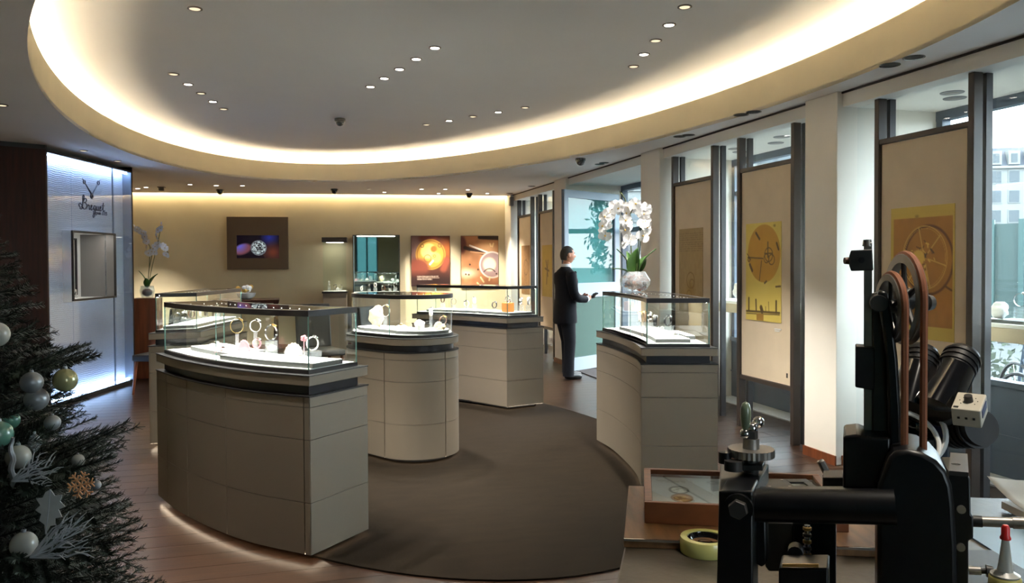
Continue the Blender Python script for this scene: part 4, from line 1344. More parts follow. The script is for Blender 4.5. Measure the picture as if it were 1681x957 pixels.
def paint_sketch(U, V):
    img = base(U, (158, 136, 92))
    img = lay(img, noise2(U, V, 22)*0.5, (136, 114, 72))
    for k in range(9):
        img = lay(img, (np.abs(V-0.06-0.026*k) < 0.006)*noise2(U, V+k, 40)*0.7, (104, 84, 50))
    for c, r in (((0.5, 0.62), 0.16), ((0.56, 0.66), 0.09), ((0.44, 0.8), 0.1)):
        img = lay(img, soft(np.abs(np.hypot((U-c[0]), (V-c[1])*1.7)-r)-0.012, 0.02)*0.7, (110, 84, 34))
    img = lay(img, soft(np.hypot(U-0.5, (V-0.72)*1.7)-0.14, 0.2)*0.6, (130, 102, 40))
    return img
def paint_brown(U, V):
    img = base(U, (150, 112, 66))
    img = lay(img, noise2(U, V, 16)*0.6, (116, 82, 44))
    img = lay(img, soft(np.abs(np.hypot(U-0.55, (V-0.45)*1.7)-0.26)-0.02, 0.02), (96, 66, 34))
    img = lay(img, noise2(U, V, 40)*(np.abs(U-0.5) < 0.2)*0.5, (86, 60, 32))
    return img
def paint_yellow(U, V):
    img = base(U, (190, 160, 64))
    img = lay(img, noise2(U, V, 10)*0.4, (206, 180, 84))
    for a, b in (((0.4, 0.3), (0.6, 0.6)), ((0.6, 0.3), (0.45, 0.75)), ((0.3, 0.45), (0.7, 0.5))):
        img = lay(img, soft(seg_d(U, V*1.7, (a[0], a[1]*1.7), (b[0], b[1]*1.7))-0.03, 0.04), (110, 88, 34))
    return img
def display_panel(y0, y1, lab, sheet):
    """y0 < y1: the two posts; sheet = (paint, y near, y far, z bottom, z top)"""
    t = thing('display_stand', lab, 'display stand', (4.13, (y0+y1)/2, 0), 0, 'linen display panels between posts')
    for yy in (y0, y1):
        MB().box((4.125, yy, 1.367), (0.07, 0.046, 2.733)).build('post', M['frame'], t, local=False, smooth=0, bevel=0.003)
        MB().box((4.215, yy, 1.367), (0.05, 0.04, 2.733)).build('rear_post', M['reargrey'], t, local=False, smooth=0)
    for z in (0.475, 2.42):
        MB().box((4.125, (y0+y1)/2, z), (0.06, y1-y0-0.05, 0.035)).build('rail', M['frame'], t, local=False, smooth=0)
    MB().bb((4.112, y0+0.031, 0.497), (4.142, y1-0.031, 2.398)).build('panel_board', M['panel'], t, local=False, smooth=0)
    for yy in (y0+0.028, y1-0.028):
        MB().box((4.12, yy, 1.447), (0.05, 0.006, 1.90)).build('inner_bead', M['darkline'], t, local=False, smooth=0)
    fn, a, b, z0, z1 = sheet
    o = print_sheet('print', b-a, z1-z0, 100, 160, fn, Matrix.Translation((4.1075, (a+b)/2, (z0+z1)/2)) @ RWALL, M['print'])
    adopt(o, t)
    return t
PA = display_panel(4.035, 4.865, 'linen panel on dark posts with a brown wheel print, nearest the viewer', (paint_wheel, 4.172, 4.735, 1.035, 1.932))
PB = display_panel(5.868, 6.715, 'linen panel on dark posts with a yellow clock dial print', (paint_dial, 6.050, 6.606, 1.026, 1.915))
PC = display_panel(7.205, 8.07, 'linen panel with a pale sketch print behind the concave counter', (paint_sketch, 7.42, 7.94, 1.03, 1.922))
PD = display_panel(12.265, 13.045, 'linen panel with a yellow print beyond the man', (paint_yellow, 12.37, 12.89, 1.0, 1.86))
PE = display_panel(13.50, 14.34, 'linen panel with a dark brown print closest to the back wall', (paint_brown, 13.63, 14.15, 1.0, 1.88))
mb = MB()
for k, (w, o_) in enumerate(((0.10, 0.0), (0.07, 0.012))):
    mb.bb((4.1085, 6.10-w/2+o_, 0.965-0.016*k), (4.1120, 6.10+w/2+o_, 0.974-0.016*k))
mb.build('caption', M['whiteplastic'], PB, local=False, smooth=0)
MB().bb((4.1085, 5.955, 0.56), (4.1120, 5.975, 0.60)).build('maker_mark', M['darkline'], PB, local=False, smooth=0)

# shelves with watches between inner screen and street glass
def shelf(y0, y1, lab):
    t = thing('window_shelf', lab, 'shelf', (4.62, (y0+y1)/2, 0), 0, 'beige window shelves')
    MB().bb((4.46, y0, 1.03), (4.86, y1, 1.125)).build('shelf_box', M['beige'], t, local=False, smooth=0, bevel=0.004)
    MB().bb((4.45, y0-0.01, 1.126), (4.87, y1+0.01, 1.15)).build('shelf_top', M['display'], t, local=False, smooth=0)
    MB().bb((4.86, y0+0.1, 1.05), (4.90, y1-0.1, 1.1)).build('bracket', M['blueframe'], t, local=False, smooth=0)
shelf(3.35, 4.72, 'beige shelf in the window right of the brown wheel print')
shelf(5.62, 8.05, 'long beige shelf in the window behind the clock dial print')
shelf(12.1, 14.3, 'beige shelf in the farthest window bay')
tag(MB().bb((4.50, 3.95, 1.151), (4.74, 4.28, 1.172)).build('display_tray', M['trayside'], smooth=0), 'grey tray on the window shelf right of the brown wheel print', 'tray', 'display trays')
watch(4.60, 4.13, 1.172, R(-60), 'large silver ball-shaped watch on a clear block, window shelf at the right edge', 'steel', 'steel', (0.07, 0.05, 0.085), 'watches on the window shelves', R0=0.04)
lump(4.55, 4.24, 1.172, (0.05, 0.05, 0.055), 'round white stone left of the silver watch on the window shelf', material='display', seed=31)
o = MB().poly([(-0.045, 0, 0), (0.045, 0, 0), (0.03, 0.03, 0.07), (-0.03, 0.03, 0.07)], (0, 0.03, 0)).build('leather_card', M['strapbrown'], smooth=0)
o.location = (4.56, 4.0, 1.172); o.rotation_euler = (0, 0, R(-80))
tag(o, 'tilted brown leather card right of the silver watch on the window shelf', 'card')
# white coral twigs
rn = random.Random(12)
cor = thing('coral_branch', 'bush of white coral sticks on the window shelf', 'coral', (4.62, 7.22, 1.15))
for i in range(34):
    a, sp = rn.uniform(0, 2*PI), rn.uniform(0.05, 0.75)
    L = rn.uniform(0.18, 0.36)
    d = Vector((math.cos(a)*sp*0.5, math.sin(a)*sp, 1)).normalized()
    b0 = Vector((rn.uniform(-.04, .04), rn.uniform(-.08, .08), 0.0))
    mid_ = b0+d*L*0.55+Vector((rn.uniform(-.02, .02), rn.uniform(-.02, .02), 0))
    MB().tube([b0, mid_, b0+d*L], [0.009, 0.008, 0.005], 5).build('coral_stick', M['whiteplastic'], cor)
lump(4.60, 7.50, 1.151, (0.07, 0.07, 0.10), 'white coral boulder under the coral sticks', material='display', seed=33)
watch(4.58, 5.80, 1.151, R(-80), 'white strap watch on the window shelf by the yellow print post', 'white', 'steel', (0.06, 0.05, 0.09), 'watches on the window shelves', R0=0.04)

# ------------------------------------------------------------------ entrance
D0, D1 = np.array([3.72, 10.66]), np.array([4.83, 11.33])
DT = (D1-D0)/np.linalg.norm(D1-D0)
DLEN = float(np.linalg.norm(D1-D0))
DANG = math.atan2(DT[1], DT[0])
dr = MB()
def dbox(u0, u1, z0, z1, d, name, material, parent=None, off=0.0, **k):
    p = D0+DT*((u0+u1)/2)+np.array([DT[1], -DT[0]])*off
    return MB().box((p[0], p[1], (z0+z1)/2), (u1-u0, d, z1-z0), DANG).build(name, material, parent, local=False, smooth=0, **k)
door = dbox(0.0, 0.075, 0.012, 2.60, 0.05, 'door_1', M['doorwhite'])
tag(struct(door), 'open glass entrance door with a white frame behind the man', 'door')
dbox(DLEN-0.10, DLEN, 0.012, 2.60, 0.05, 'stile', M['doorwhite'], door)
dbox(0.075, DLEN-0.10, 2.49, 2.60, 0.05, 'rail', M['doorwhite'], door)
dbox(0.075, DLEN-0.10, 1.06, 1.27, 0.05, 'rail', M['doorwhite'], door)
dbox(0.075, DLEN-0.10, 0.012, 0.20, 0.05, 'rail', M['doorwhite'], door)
dbox(0.075, DLEN-0.10, 1.27, 2.49, 0.012, 'pane', M['doorglass'], door)
dbox(0.075, DLEN-0.10, 0.20, 1.06, 0.012, 'pane', M['doorglass_low'], door)
dbox(-0.02, -0.002, 0.012, 2.60, 0.052, 'edge_seal', M['blueframe'], door)
dbox(DLEN-0.125, DLEN-0.10, 1.27, 2.49, 0.056, 'inner_bead', M['blueframe'], door)
df = MB().bb((XO-0.05, 8.70, 2.66), (XO+0.05, 11.38, 2.735)).build('trim_1', M['blueframe'], smooth=0)
tag(struct(df), 'blue-grey frame of the entrance opening', 'door frame')
for yy in (8.73, 9.55, 11.36):
    MB().box((XO, yy, 1.33), (0.09, 0.06, 2.66)).build('mullion', M['blueframe'], df, smooth=0)
MB().bb((XO-0.04, 9.55, 2.02), (XO+0.04, 11.36, 2.09)).build('transom', M['blueframe'], df, smooth=0)
MB().bb((XO-0.004, 8.75, 0.05), (XO+0.004, 9.53, 2.66)).build('pane', M['window'], df, smooth=0)
MB().bb((XO-0.004, 9.58, 2.09), (XO+0.004, 11.34, 2.66)).build('pane', M['window'], df, smooth=0)
tag(MB().bb((3.95, 9.3, 0.001), (4.90, 10.9, 0.012)).build('door_mat', mat('dark_mat', rgb(62, 58, 58), 0.95, bump=0.3, bscale=300), smooth=0), 'dark grey doormat inside the open entrance', 'mat')

# ------------------------------------------------------------------ ceiling lamps and gear
def lamp_disc(p, r, on, lab, group, spot=None, ztop=None, col=(1, 0.9, 0.76), cone=62, blend=0.5, name='downlight'):
    t = thing(name, lab, 'downlight', p, 0, group)
    MB().lathe([(r*1.0, 0.0), (r*1.34, 0.0), (r*1.38, -0.006), (r*1.08, -0.008), (r*0.95, -0.002)], n=20, cap=False).build('trim_ring', M['ring'], t)
    MB().lathe([(r*0.98, -0.0005), (r*0.95, -0.0068), (r*0.5, -0.0085)], n=20).build('lens', M['lampon'] if on else M['lampdim'], t)
    if spot:
        L = bpy.data.lights.new('downlight_beam', 'SPOT')
        L.energy = spot
        L.color = col
        L.spot_size = R(cone)
        L.spot_blend = blend
        L.shadow_soft_size = 0.03
        lo = bpy.data.objects.new('downlight_beam', L)
        COL.objects.link(lo)
        lo.parent = t
        lo.location = (0, 0, -0.02)
    return t
ORD = ('first', 'second', 'third', 'fourth', 'fifth')
rows = [('middle row', (1.121, 6.307), (0.759, 7.839), (1, 1, 1, 1, 1)),
        ('left row', (-1.002, 7.761), (-0.70, 9.357), (0, 1, 0, 1, 0)),
        ('right row by the windows', (2.567, 4.881), (2.907, 6.469), (0, 1, 0, 1, 0)),
        ('far row past the dome camera', (2.506, 8.462), (1.629, 9.798), (0, 1, 0, 1, 0)),
        ('near row at the top edge', (-0.604, 5.75), (-0.30, 4.20), (0, 1, 1, 1, 1))]
for nm, a, b, st in rows:
    for i in range(5):
        q = np.array(a)+(np.array(b)-np.array(a))*i/4
        lamp_disc((q[0], q[1], UZ), 0.036, st[i], '%s downlight of the %s, oval ceiling, %s' % (ORD[i], nm, 'lit' if st[i] else 'dim'),
                  'downlights in the raised oval', spot=SPOT*(3.2 if st[i] else 0.6), cone=72, col=(1, 0.94, 0.86))
low = [((-2.471, 14.609), 1), ((-2.30, 14.35), 1), ((-1.547, 13.712), 1), ((-1.157, 13.777), 1), ((-0.751, 13.737), 1), ((1.627, 14.403), 1), ((1.308, 13.876), 0), ((2.617, 14.439), 1), ((2.182, 13.68), 1), ((2.581, 13.591), 1), ((2.985, 13.617), 1), ((3.488, 14.246), 1), ((-2.235, 9.94), 0), ((-2.055, 10.828), 0), ((-2.222, 7.275), 0)]
low.sort(key=lambda q: (q[0][0]))
WORDS = 'first second third fourth fifth sixth seventh eighth ninth tenth eleventh twelfth thirteenth fourteenth fifteenth'.split()
for i, ((x, y), on) in enumerate(low):
    lamp_disc((x, y, CZ), 0.034, on, '%s small downlight from the left on the low ceiling, %s' % (WORDS[i], 'lit' if on else 'dark'), 'downlights in the low ceiling', spot=SPOT*(5.0 if y > 14.1 else 2.6) if on else None, cone=78, blend=0.7)
# wall washing spots above the posters and panels (the paired openings along the windows are lamps too)
for i, (x, y) in enumerate(((3.875, 7.42), (3.92, 7.32), (3.835, 6.20), (3.87, 6.06), (3.83, 4.40), (3.84, 4.20), (3.93, 14.2), (3.93, 12.8), (3.93, 9.75), (3.93, 9.6))):
    t = thing('air_outlet', '%s black ceiling opening along the windows, %s' % (('far one of the pair', 'near one of the pair')[i % 2] if i < 6 else 'single', ('above the pale sketch print', 'above the clock dial print', 'above the brown wheel print', 'by the far prints', 'by the entrance')[i//2]) if i < 6 else '%s black ceiling opening, %s' % (('farther', 'nearer')[i % 2] if i > 7 else ('farthest', 'second farthest')[i-6], 'above the far bay' if i < 8 else 'above the entrance'), 'ceiling opening', (x-0.03, y, CZ), 0, 'round openings along the windows')
    MB().lathe([(0.058, 0.0), (0.066, 0.0), (0.066, -0.004), (0.058, -0.003)], n=24, cap=False).build('rim', M['camera'], t)
    MB().lathe([(0.058, -0.0005), (0.05, -0.0015), (0.01, -0.0015)], n=24).build('opening', M['soffithole'], t)
k = 0
for yy in (3.75, 3.95, 4.55, 4.7, 5.95, 6.15, 6.55, 6.9, 7.35, 7.55):
    k += 1
    for xx in ((4.45,) if k % 2 else (4.62,)):
        t = thing('soffit_disc', '%s grey disc counted from the viewer in the window soffit' % WORDS[k-1], 'soffit disc', (xx, yy, 2.735), 0, 'grey discs in the window soffits')
        MB().lathe([(0.07, 0.0), (0.078, 0.0), (0.076, -0.005), (0.05, -0.006)], n=24).build('cover', M['grey'], t)
        MB().lathe([(0.048, -0.004), (0.044, -0.0065), (0.01, -0.0065)], n=20).build('centre', M['ring'], t)
for i, (p, lab) in enumerate((((-1.163, 14.543, CZ), 'black dome camera on the low ceiling left of the wall screen'), ((0.731, 14.005, CZ), 'black dome camera on the low ceiling above the slim showcase'),
                              ((3.161, 14.319, CZ), 'black dome camera on the low ceiling above the tweezers poster'), ((3.457, 9.274, CZ), 'black dome camera near the entrance and window piers'), ((0.575, 9.653, UZ), 'dark dome camera inside the raised oval ceiling'))):
    t = thing('dome_camera', lab, 'camera', p, 0, 'dome cameras')
    MB().lathe([(0.062, 0.0), (0.066, -0.004), (0.064, -0.03), (0.055, -0.034)], n=24).build('housing', M['camera'], t)
    MB().lathe([(0.052, -0.032), (0.052, -0.045), (0.042, -0.07), (0.022, -0.086), (0.002, -0.09)], n=24).build('dome', M['gloss'], t)
    MB().ball((0.028, -0.028, -0.066), 0.011, 8).build('lens', M['steel'], t)
q = back(-2.02, 1.1, CZ)
t = thing('smoke_detector', 'small grey ceiling box beside the lit panel', 'detector', (-2.056, 14.297, CZ))
MB().bb((-0.06, -0.06, -0.012), (0.06, 0.06, 0)).build('base', M['grey'], t, smooth=0, bevel=0.004)
MB().bb((-0.04, -0.04, -0.06), (0.04, 0.04, -0.012)).build('body', M['grey'], t, smooth=0, bevel=0.006)
t = thing('wall_speaker', 'small grey box in the corner by the window wall', 'speaker', (4.0, 14.45, 2.72))
MB().bb((-0.035, -0.05, -0.08), (0.035, 0.05, 0.08)).build('case', M['grey'], t, smooth=0, bevel=0.006)
MB().bb((-0.043, -0.04, -0.07), (-0.035, 0.04, 0.07)).build('front', M['dullsteel'], t, smooth=0)

# ------------------------------------------------------------------ outside
lamp_disc((1.15, 0.75, CZ), 0.034, 1, 'unseen added downlight brightening the workbench, above the frame', 'downlights in the low ceiling', spot=SPOT*0.8, cone=62, blend=0.6)  # unseen lamp added to brighten the bench and machine
st = MB().bb((-60, -60, -0.25), (260, 260, -0.15)).build('street', M['street'], smooth=0)
tag(struct(st), 'grey street and pavement outside the windows', 'street')
def facade(name, lab, p0, p1, z0, z1, depth, rows, cols, material, roof=None, wz=1.7, ww=1.25, dormers=False):
    p0, p1 = np.array(p0, float), np.array(p1, float)
    tt = (p1-p0)/np.linalg.norm(p1-p0)
    nn = np.array([tt[1], -tt[0]])                  # towards the shop
    L = float(np.linalg.norm(p1-p0))
    t = thing(name, lab, 'building', ((p0[0]+p1[0])/2, (p0[1]+p1[1])/2, 0))
    ang = math.atan2(tt[1], tt[0])
    c = (p0+p1)/2-nn*depth/2
    MB().box((c[0], c[1], (z0+z1)/2), (L, depth, z1-z0), ang).build('wall', material, t, local=False, smooth=0)
    if roof:
        a, b = p0-nn*0.2, p1-nn*0.2
        MB().poly([(a[0], a[1], z1), (*(a-nn*1.6), z1+roof), (*(a-nn*(depth-1.6)), z1+roof), (*(a-nn*depth), z1)], (*(b-a), 0)).build('roof', M['slate'], t, local=False, smooth=0)
        MB().box((*((p0+p1)/2+nn*0.15), z1-0.2), (L, 0.7, 0.4), ang).build('cornice', material, t, local=False, smooth=0)
    for r_ in range(rows):
        for k in range(cols):
            u = L*(k+0.5)/cols
            z = z0+(z1-z0)*(r_+0.45)/rows
            q = p0+tt*u+nn*0.04
            f = MB().box((q[0], q[1], z), (ww+0.3, 0.16, wz+0.3), ang).build('window', M['facade'], t, local=False, smooth=0)
            q = q+nn*0.10
            MB().box((q[0], q[1], z), (ww, 0.04, wz), ang).build('pane', M['farwindow'], f, local=False, smooth=0)
            f.parent = t
    if dormers:
        for k in range(cols):
            q = p0+tt*(L*(k+0.5)/cols)-nn*0.7
            f = MB().box((q[0], q[1], z1+roof*0.42), (1.7, 1.6, roof*0.7), ang).build('dormer', M['facade'], t, local=False, smooth=0)
            q = q+nn*0.84
            MB().box((q[0], q[1], z1+roof*0.40), (0.9, 0.06, roof*0.45), ang).build('pane', M['farwindow'], f, local=False, smooth=0)
    return t
# direction of the far bank seen past the brown wheel print
def far_pt(px, dist):
    d = FW+RT*((px-840.5)/FPX)
    v = np.array([d.x, d.y])
    return v/np.linalg.norm(v)*dist
facade('white_building', 'white apartment house with a slate mansard roof across the water', far_pt(1560, 150), far_pt(1800, 158), 1.0, 17.0, 14, 5, 8, M['facade'], 3.2, 1.9, 1.5, dormers=True)
facade('blue_building', 'blue-grey office block across the street behind the clock dial print', far_pt(1090, 46), far_pt(1300, 44), -0.1, 13.0, 10, 6, 9, M['bluefacade'], None, 1.3, 0.9)
facade('grey_building', 'pale grey block across the street seen past the entrance', far_pt(930, 60), far_pt(1075, 58), -0.1, 11.0, 10, 5, 8, M['facade'], None, 1.4, 0.9)
a, b = far_pt(1340, 24), far_pt(1900, 22)
h = thing('site_hoarding', 'long teal fence of boards and pale posts across the street', 'fence', ((a[0]+b[0])/2, (a[1]+b[1])/2, -0.15))
L = float(np.linalg.norm(b-a)); tt = (b-a)/L; ang = math.atan2(tt[1], tt[0])
for i in range(12):
    q = a+tt*L*(i+0.5)/12
    MB().box((q[0], q[1], 1.15), (L/12-0.02, 0.05, 2.6), ang).build('board', M['hoarding'], h, local=False, smooth=0)
    q = a+tt*L*i/12+np.array([tt[1], -tt[0]])*0.08
    MB().box((q[0], q[1], 1.2), (0.12, 0.10, 2.7), ang).build('post', M['hoardpost'], h, local=False, smooth=0)
q = a+tt*L*0.49+np.array([tt[1], -tt[0]])*0.06
MB().box((q[0], q[1], 1.80), (0.55, 0.03, 0.12), ang).build('white_sign', M['whiteplastic'], h, local=False, smooth=0)
def bicycle(x, y, ang, lab):
    t = thing('bicycle', lab, 'bicycle', (x, y, -0.15), ang, 'bicycles parked outside')
    for wx in (-0.52, 0.52):
        w = MB().tube([(wx+0.33*math.cos(k), 0, 0.345+0.33*math.sin(k)) for k in np.linspace(0, 2*PI, 28, endpoint=False)], 0.018, 6, True).build('wheel', M['rubber'], t)
        s = MB()
        for k in np.linspace(0, PI, 7, endpoint=False):
            s.cyl((wx-0.32*math.cos(k), 0, 0.345-0.32*math.sin(k)), (wx+0.32*math.cos(k), 0, 0.345+0.32*math.sin(k)), 0.003, n=4)
        s.build('spokes', M['steel'], w)
    f = MB()
    for p, q in (((-0.52, 0, 0.345), (-0.08, 0, 0.33)), ((-0.08, 0, 0.33), (-0.2, 0, 0.85)), ((-0.2, 0, 0.78), (0.38, 0, 0.82)), ((-0.08, 0, 0.33), (0.40, 0, 0.72)), ((-0.52, 0, 0.345), (-0.2, 0, 0.78)), ((0.52, 0, 0.345), (0.36, 0, 0.95))):
        f.cyl(p, q, 0.018, n=8)
    f.build('frame', M['blueframe'], t)
    MB().box((-0.21, 0, 0.90), (0.24, 0.13, 0.06)).build('saddle', M['rubber'], t, bevel=0.02)
    MB().tube([(0.42, -0.28, 0.98), (0.36, -0.1, 1.0), (0.36, 0.1, 1.0), (0.42, 0.28, 0.98)], 0.014, 6).build('handlebar', M['dullsteel'], t)
for i, (x, y, a, lab) in enumerate(((6.3, 5.25, 78, 'bicycle parked outside below the nearest window shelf'), (6.9, 5.9, 70, 'second bicycle behind the one below the nearest window shelf'), (6.6, 7.6, 84, 'bicycle parked outside the clock print bay'), (6.8, 9.3, 80, 'bicycle parked outside beside the entrance'))):
    bicycle(x, y, R(a), lab)
def leaf_mass(x, y, z, sx, sy, sz, n, lab, seed, material='bush', name='street_bush', leafs=0.07):
    rn = random.Random(seed)
    vs, fs = [], []
    for i in range(n):
        a, b, r_ = rn.uniform(0, 2*PI), math.acos(rn.uniform(-1, 1)), rn.uniform(0.6, 1)**0.5
        c = Vector((sx*r_*math.sin(b)*math.cos(a), sy*r_*math.sin(b)*math.sin(a), sz*r_*math.cos(b)))
        u = Vector((rn.gauss(0, 1), rn.gauss(0, 1), rn.gauss(0, 1))).normalized()
        v = u.orthogonal().normalized()
        L = leafs*rn.uniform(0.6, 1.3)
        k = len(vs)
        vs += [c-u*L, c+v*L*0.45, c+u*L, c-v*L*0.45]
        fs += [(k, k+1, k+2, k+3)]
    o = MB().add(vs, fs).build(name, M[material], smooth=0)
    o.location = (x, y, z)
    return tag(o, lab, 'bush', kind='stuff')
leaf_mass(8.6, 7.3, 0.35, 0.8, 1.6, 0.55, 1500, 'green shrubs behind the bicycles outside', 1)
g = thing('door_garland', 'green climbing plant hanging at the entrance frame', 'plant', (5.25, 11.0, 1.9))
MB().tube([(0, 0, 1.0), (0.03, 0.02, 0.5), (-0.02, 0.05, 0.0), (0.05, -0.1, -0.5)], 0.015, 6).build('stem', M['stemgreen'], g)
rn = random.Random(4)
mb = MB()
for i in range(420):
    z = rn.uniform(-0.5, 1.0)
    c = Vector((rn.gauss(0, 0.07), rn.gauss(0, 0.09), z))
    u = Vector((rn.gauss(0, 1), rn.gauss(0, 1), rn.gauss(-0.4, 1))).normalized()
    v = u.orthogonal().normalized()
    mb.add([c-u*0.06, c+v*0.025, c+u*0.06, c-v*0.025], [(0, 1, 2, 3)])
o = mb.build('leaves', M['bush'], g, smooth=0)
o['kind'] = 'stuff'
ban = thing('street_banner', 'red and pale banner on a pole in the street beyond the door', 'banner', (9.5, 18.2, -0.15))
MB().cyl((0, 0, 0), (0, 0, 4.2), 0.05, n=10).build('pole', M['dullsteel'], ban)
MB().bb((-0.03, -0.9, 2.3), (0.0, -0.06, 3.7)).build('cloth', M['red'], ban, smooth=0)
MB().bb((-0.03, -0.9, 1.2), (0.0, -0.06, 2.1)).build('cloth', M['whiteplastic'], ban, smooth=0)
# ------------------------------------------------------------------ the man by the door
def skinned(name, material, joints, bones, parent=None, sub=2, root=0):
    """joints: (x, y, z, rx, ry); grown into one surface"""
    me = bpy.data.meshes.new(name)
    me.from_pydata([j[:3] for j in joints], bones, [])
    o = bpy.data.objects.new(name+'_source', me)
    COL.objects.link(o)
    o.modifiers.new('skin', 'SKIN')
    sm = o.modifiers.new('sub', 'SUBSURF')
    sm.levels = sm.render_levels = sub
    for i, j in enumerate(joints):
        sv = me.skin_vertices[0].data[i]
        sv.radius = (j[3], j[4] if len(j) > 4 else j[3])
        sv.use_root = (i == root)
    dg = bpy.context.evaluated_depsgraph_get()
    res = bpy.data.meshes.new_from_object(o.evaluated_get(dg))
    bpy.data.objects.remove(o)
    res.name = name
    res.materials.clear()
    res.materials.append(material)
    res.shade_smooth()
    r = bpy.data.objects.new(name, res)
    COL.objects.link(r)
    if parent is not None:
        r.parent = parent
        WORLD[r.name] = WORLD[parent.name]
    return r
def join_meshes(name, objs, parent=None):
    """one mesh out of several, then remove the sources"""
    bm = bmesh.new()
    for o in objs:
        bm.from_mesh(o.data)
    me = bpy.data.meshes.new(name)
    bm.to_mesh(me)
    bm.free()
    me.materials.append(objs[0].data.materials[0])
    me.shade_smooth()
    for o in objs:
        bpy.data.objects.remove(o)
    r = bpy.data.objects.new(name, me)
    COL.objects.link(r)
    if parent is not None:
        r.parent = parent
        WORLD[r.name] = WORLD[parent.name]
    return r
# local frame: +x is where he faces, +y his left, z up; 1.78 m tall
man = thing('person', 'man in a dark navy suit standing side-on by the open door, holding a dark item', 'person', (3.57, 10.14, 0), R(2))
parts = []
parts.append(skinned('body', M['skin'], [(-.02, 0, .95, .10, .10), (0, 0, 1.12, .10, .10), (0, 0, 1.32, .11, .11), (-.01, 0, 1.42, .05, .05), (.0, 0, 1.54, .055, .056), (.02, 0, 1.60, .052, .056),
    (0, -.09, .90, .08), (.01, -.10, .50, .055), (-.02, -.10, .10, .04), (.06, -.10, .05, .035), (0, .09, .90, .08), (.05, .10, .50, .055), (.05, .10, .10, .04), (.13, .10, .05, .035),
    (-.01, -.20, 1.38, .030), (.0, -.245, 1.17, .045), (.20, -.17, 1.07, .034), (.265, -.13, 1.085, .026, .034), (-.01, .20, 1.38, .030), (.03, .245, 1.17, .045), (.22, .15, 1.09, .034), (.285, .10, 1.10, .026, .034)],
    [(0, 1), (1, 2), (2, 3), (3, 4), (4, 5), (0, 6), (6, 7), (7, 8), (8, 9), (0, 10), (10, 11), (11, 12), (12, 13), (3, 14), (14, 15), (15, 16), (16, 17), (3, 18), (18, 19), (19, 20), (20, 21)]))
for sy, wr, tip in ((-1, Vector((.265, -.13, 1.085)), Vector((.335, -.085, 1.10))), (1, Vector((.285, .10, 1.10)), Vector((.345, .05, 1.112)))):
    d = (tip-wr).normalized()
    side = Vector((0, 0, 1)).cross(d)*sy
    for k in range(4):
        b0 = wr+d*0.030+Vector((0, 0, 1))*(0.021-0.014*k)
        L = (0.030, 0.034, 0.032, 0.025)[k]
        b1 = b0+d*L
        b2 = b1+(d*0.6-side*0.7)*L*0.8
        b3 = b2-side*L*0.55-d*0.004
        parts.append(skinned('finger', M['skin'], [(*wr, .012), (*b0, .0095), (*b1, .009), (*b2, .0085), (*b3, .007)], [(0, 1), (1, 2), (2, 3), (3, 4)], sub=1))
    t0 = wr+Vector((0, 0, .020))-side*0.006
    t1 = t0+d*0.03+Vector((0, 0, .018))-side*0.02
    parts.append(skinned('thumb', M['skin'], [(*wr, .012), (*t0, .011), (*t1, .0095), (*(t1+d*0.022-side*0.012), .008)], [(0, 1), (1, 2), (2, 3)], sub=1))
# head: a shaped ball with brow, nose, chin and ears; centre of the skull at z = 1.67
hb = bmesh.new()
bmesh.ops.create_uvsphere(hb, u_segments=40, v_segments=30, radius=1)
def bump(c, a, w):
    return math.exp(-((c-Vector(a)).length/w)**2)
for v in hb.verts:
    c = v.co.copy()
    x, y, z = c.x*0.098, c.y*0.077, c.z*0.118
    if c.z < 0:
        y *= 1-0.22*(-c.z)**1.5
        x *= 1-0.10*(-c.z)
        if c.x < 0:
            x *= 1-0.30*(-c.z)
    if c.x > 0.4:
        x -= 0.010*(c.x-0.4)
    x += 0.026*bump(c, (0.97, 0, -0.18), 0.17)+0.016*bump(c, (0.98, 0, 0.0), 0.14)      # nose
    x += 0.008*bump(c, (0.88, 0, 0.28), 0.26)                                           # brow
    x += 0.012*bump(c, (0.75, 0, -0.80), 0.28)                                          # chin
    x += 0.006*bump(c, (0.88, 0, -0.50), 0.12)-0.004*bump(c, (0.84, 0, -0.56), 0.05)     # lips
    x -= 0.009*(bump(c, (0.88, 0.36, 0.06), 0.17)+bump(c, (0.88, -0.36, 0.06), 0.17))    # eye sockets
    y += 0.006*(bump(c, (0.7, 0.6, -0.2), 0.25)-bump(c, (0.7, -0.6, -0.2), 0.25))
    v.co = Vector((x+0.022, y, z+1.665))
hm = bpy.data.meshes.new('head')
hb.to_mesh(hm)
hb.free()
hm.materials.append(M['skin'])
ho = bpy.data.objects.new('head', hm)
COL.objects.link(ho)
parts.append(ho)
for sy in (-1, 1):
    ea = MB().ball((0.012, sy*0.079, 1.662), 0.033, 12, (0.62, 0.30, 1.0)).ball((0.016, sy*0.083, 1.640), 0.014, 8, (0.7, 0.5, 1.0)).build('ear', M['skin'])
    parts.append(ea)
body = join_meshes('body', parts, man)
for sy in (-1, 1):
    MB().ball((0.101, sy*0.028, 1.671), 0.0125, 10).build('eye', M['shirt'], man)
    MB().ball((0.1085, sy*0.029, 1.671), 0.0065, 8).build('iris', M['strapblack'], man)
    MB().tube([(0.113, sy*0.012, 1.690), (0.115, sy*0.028, 1.695), (0.103, sy*0.046, 1.690)], 0.0042, 6).build('eyebrow', M['hair'], man)
MB().tube([(0.117, -0.022, 1.606), (0.122, 0, 1.608), (0.117, 0.022, 1.606)], 0.0035, 6).build('mouth', mat('lips', rgb(140, 82, 72), 0.5), man)
hb = bmesh.new()
bmesh.ops.create_uvsphere(hb, u_segments=36, v_segments=26, radius=1)
dele = []
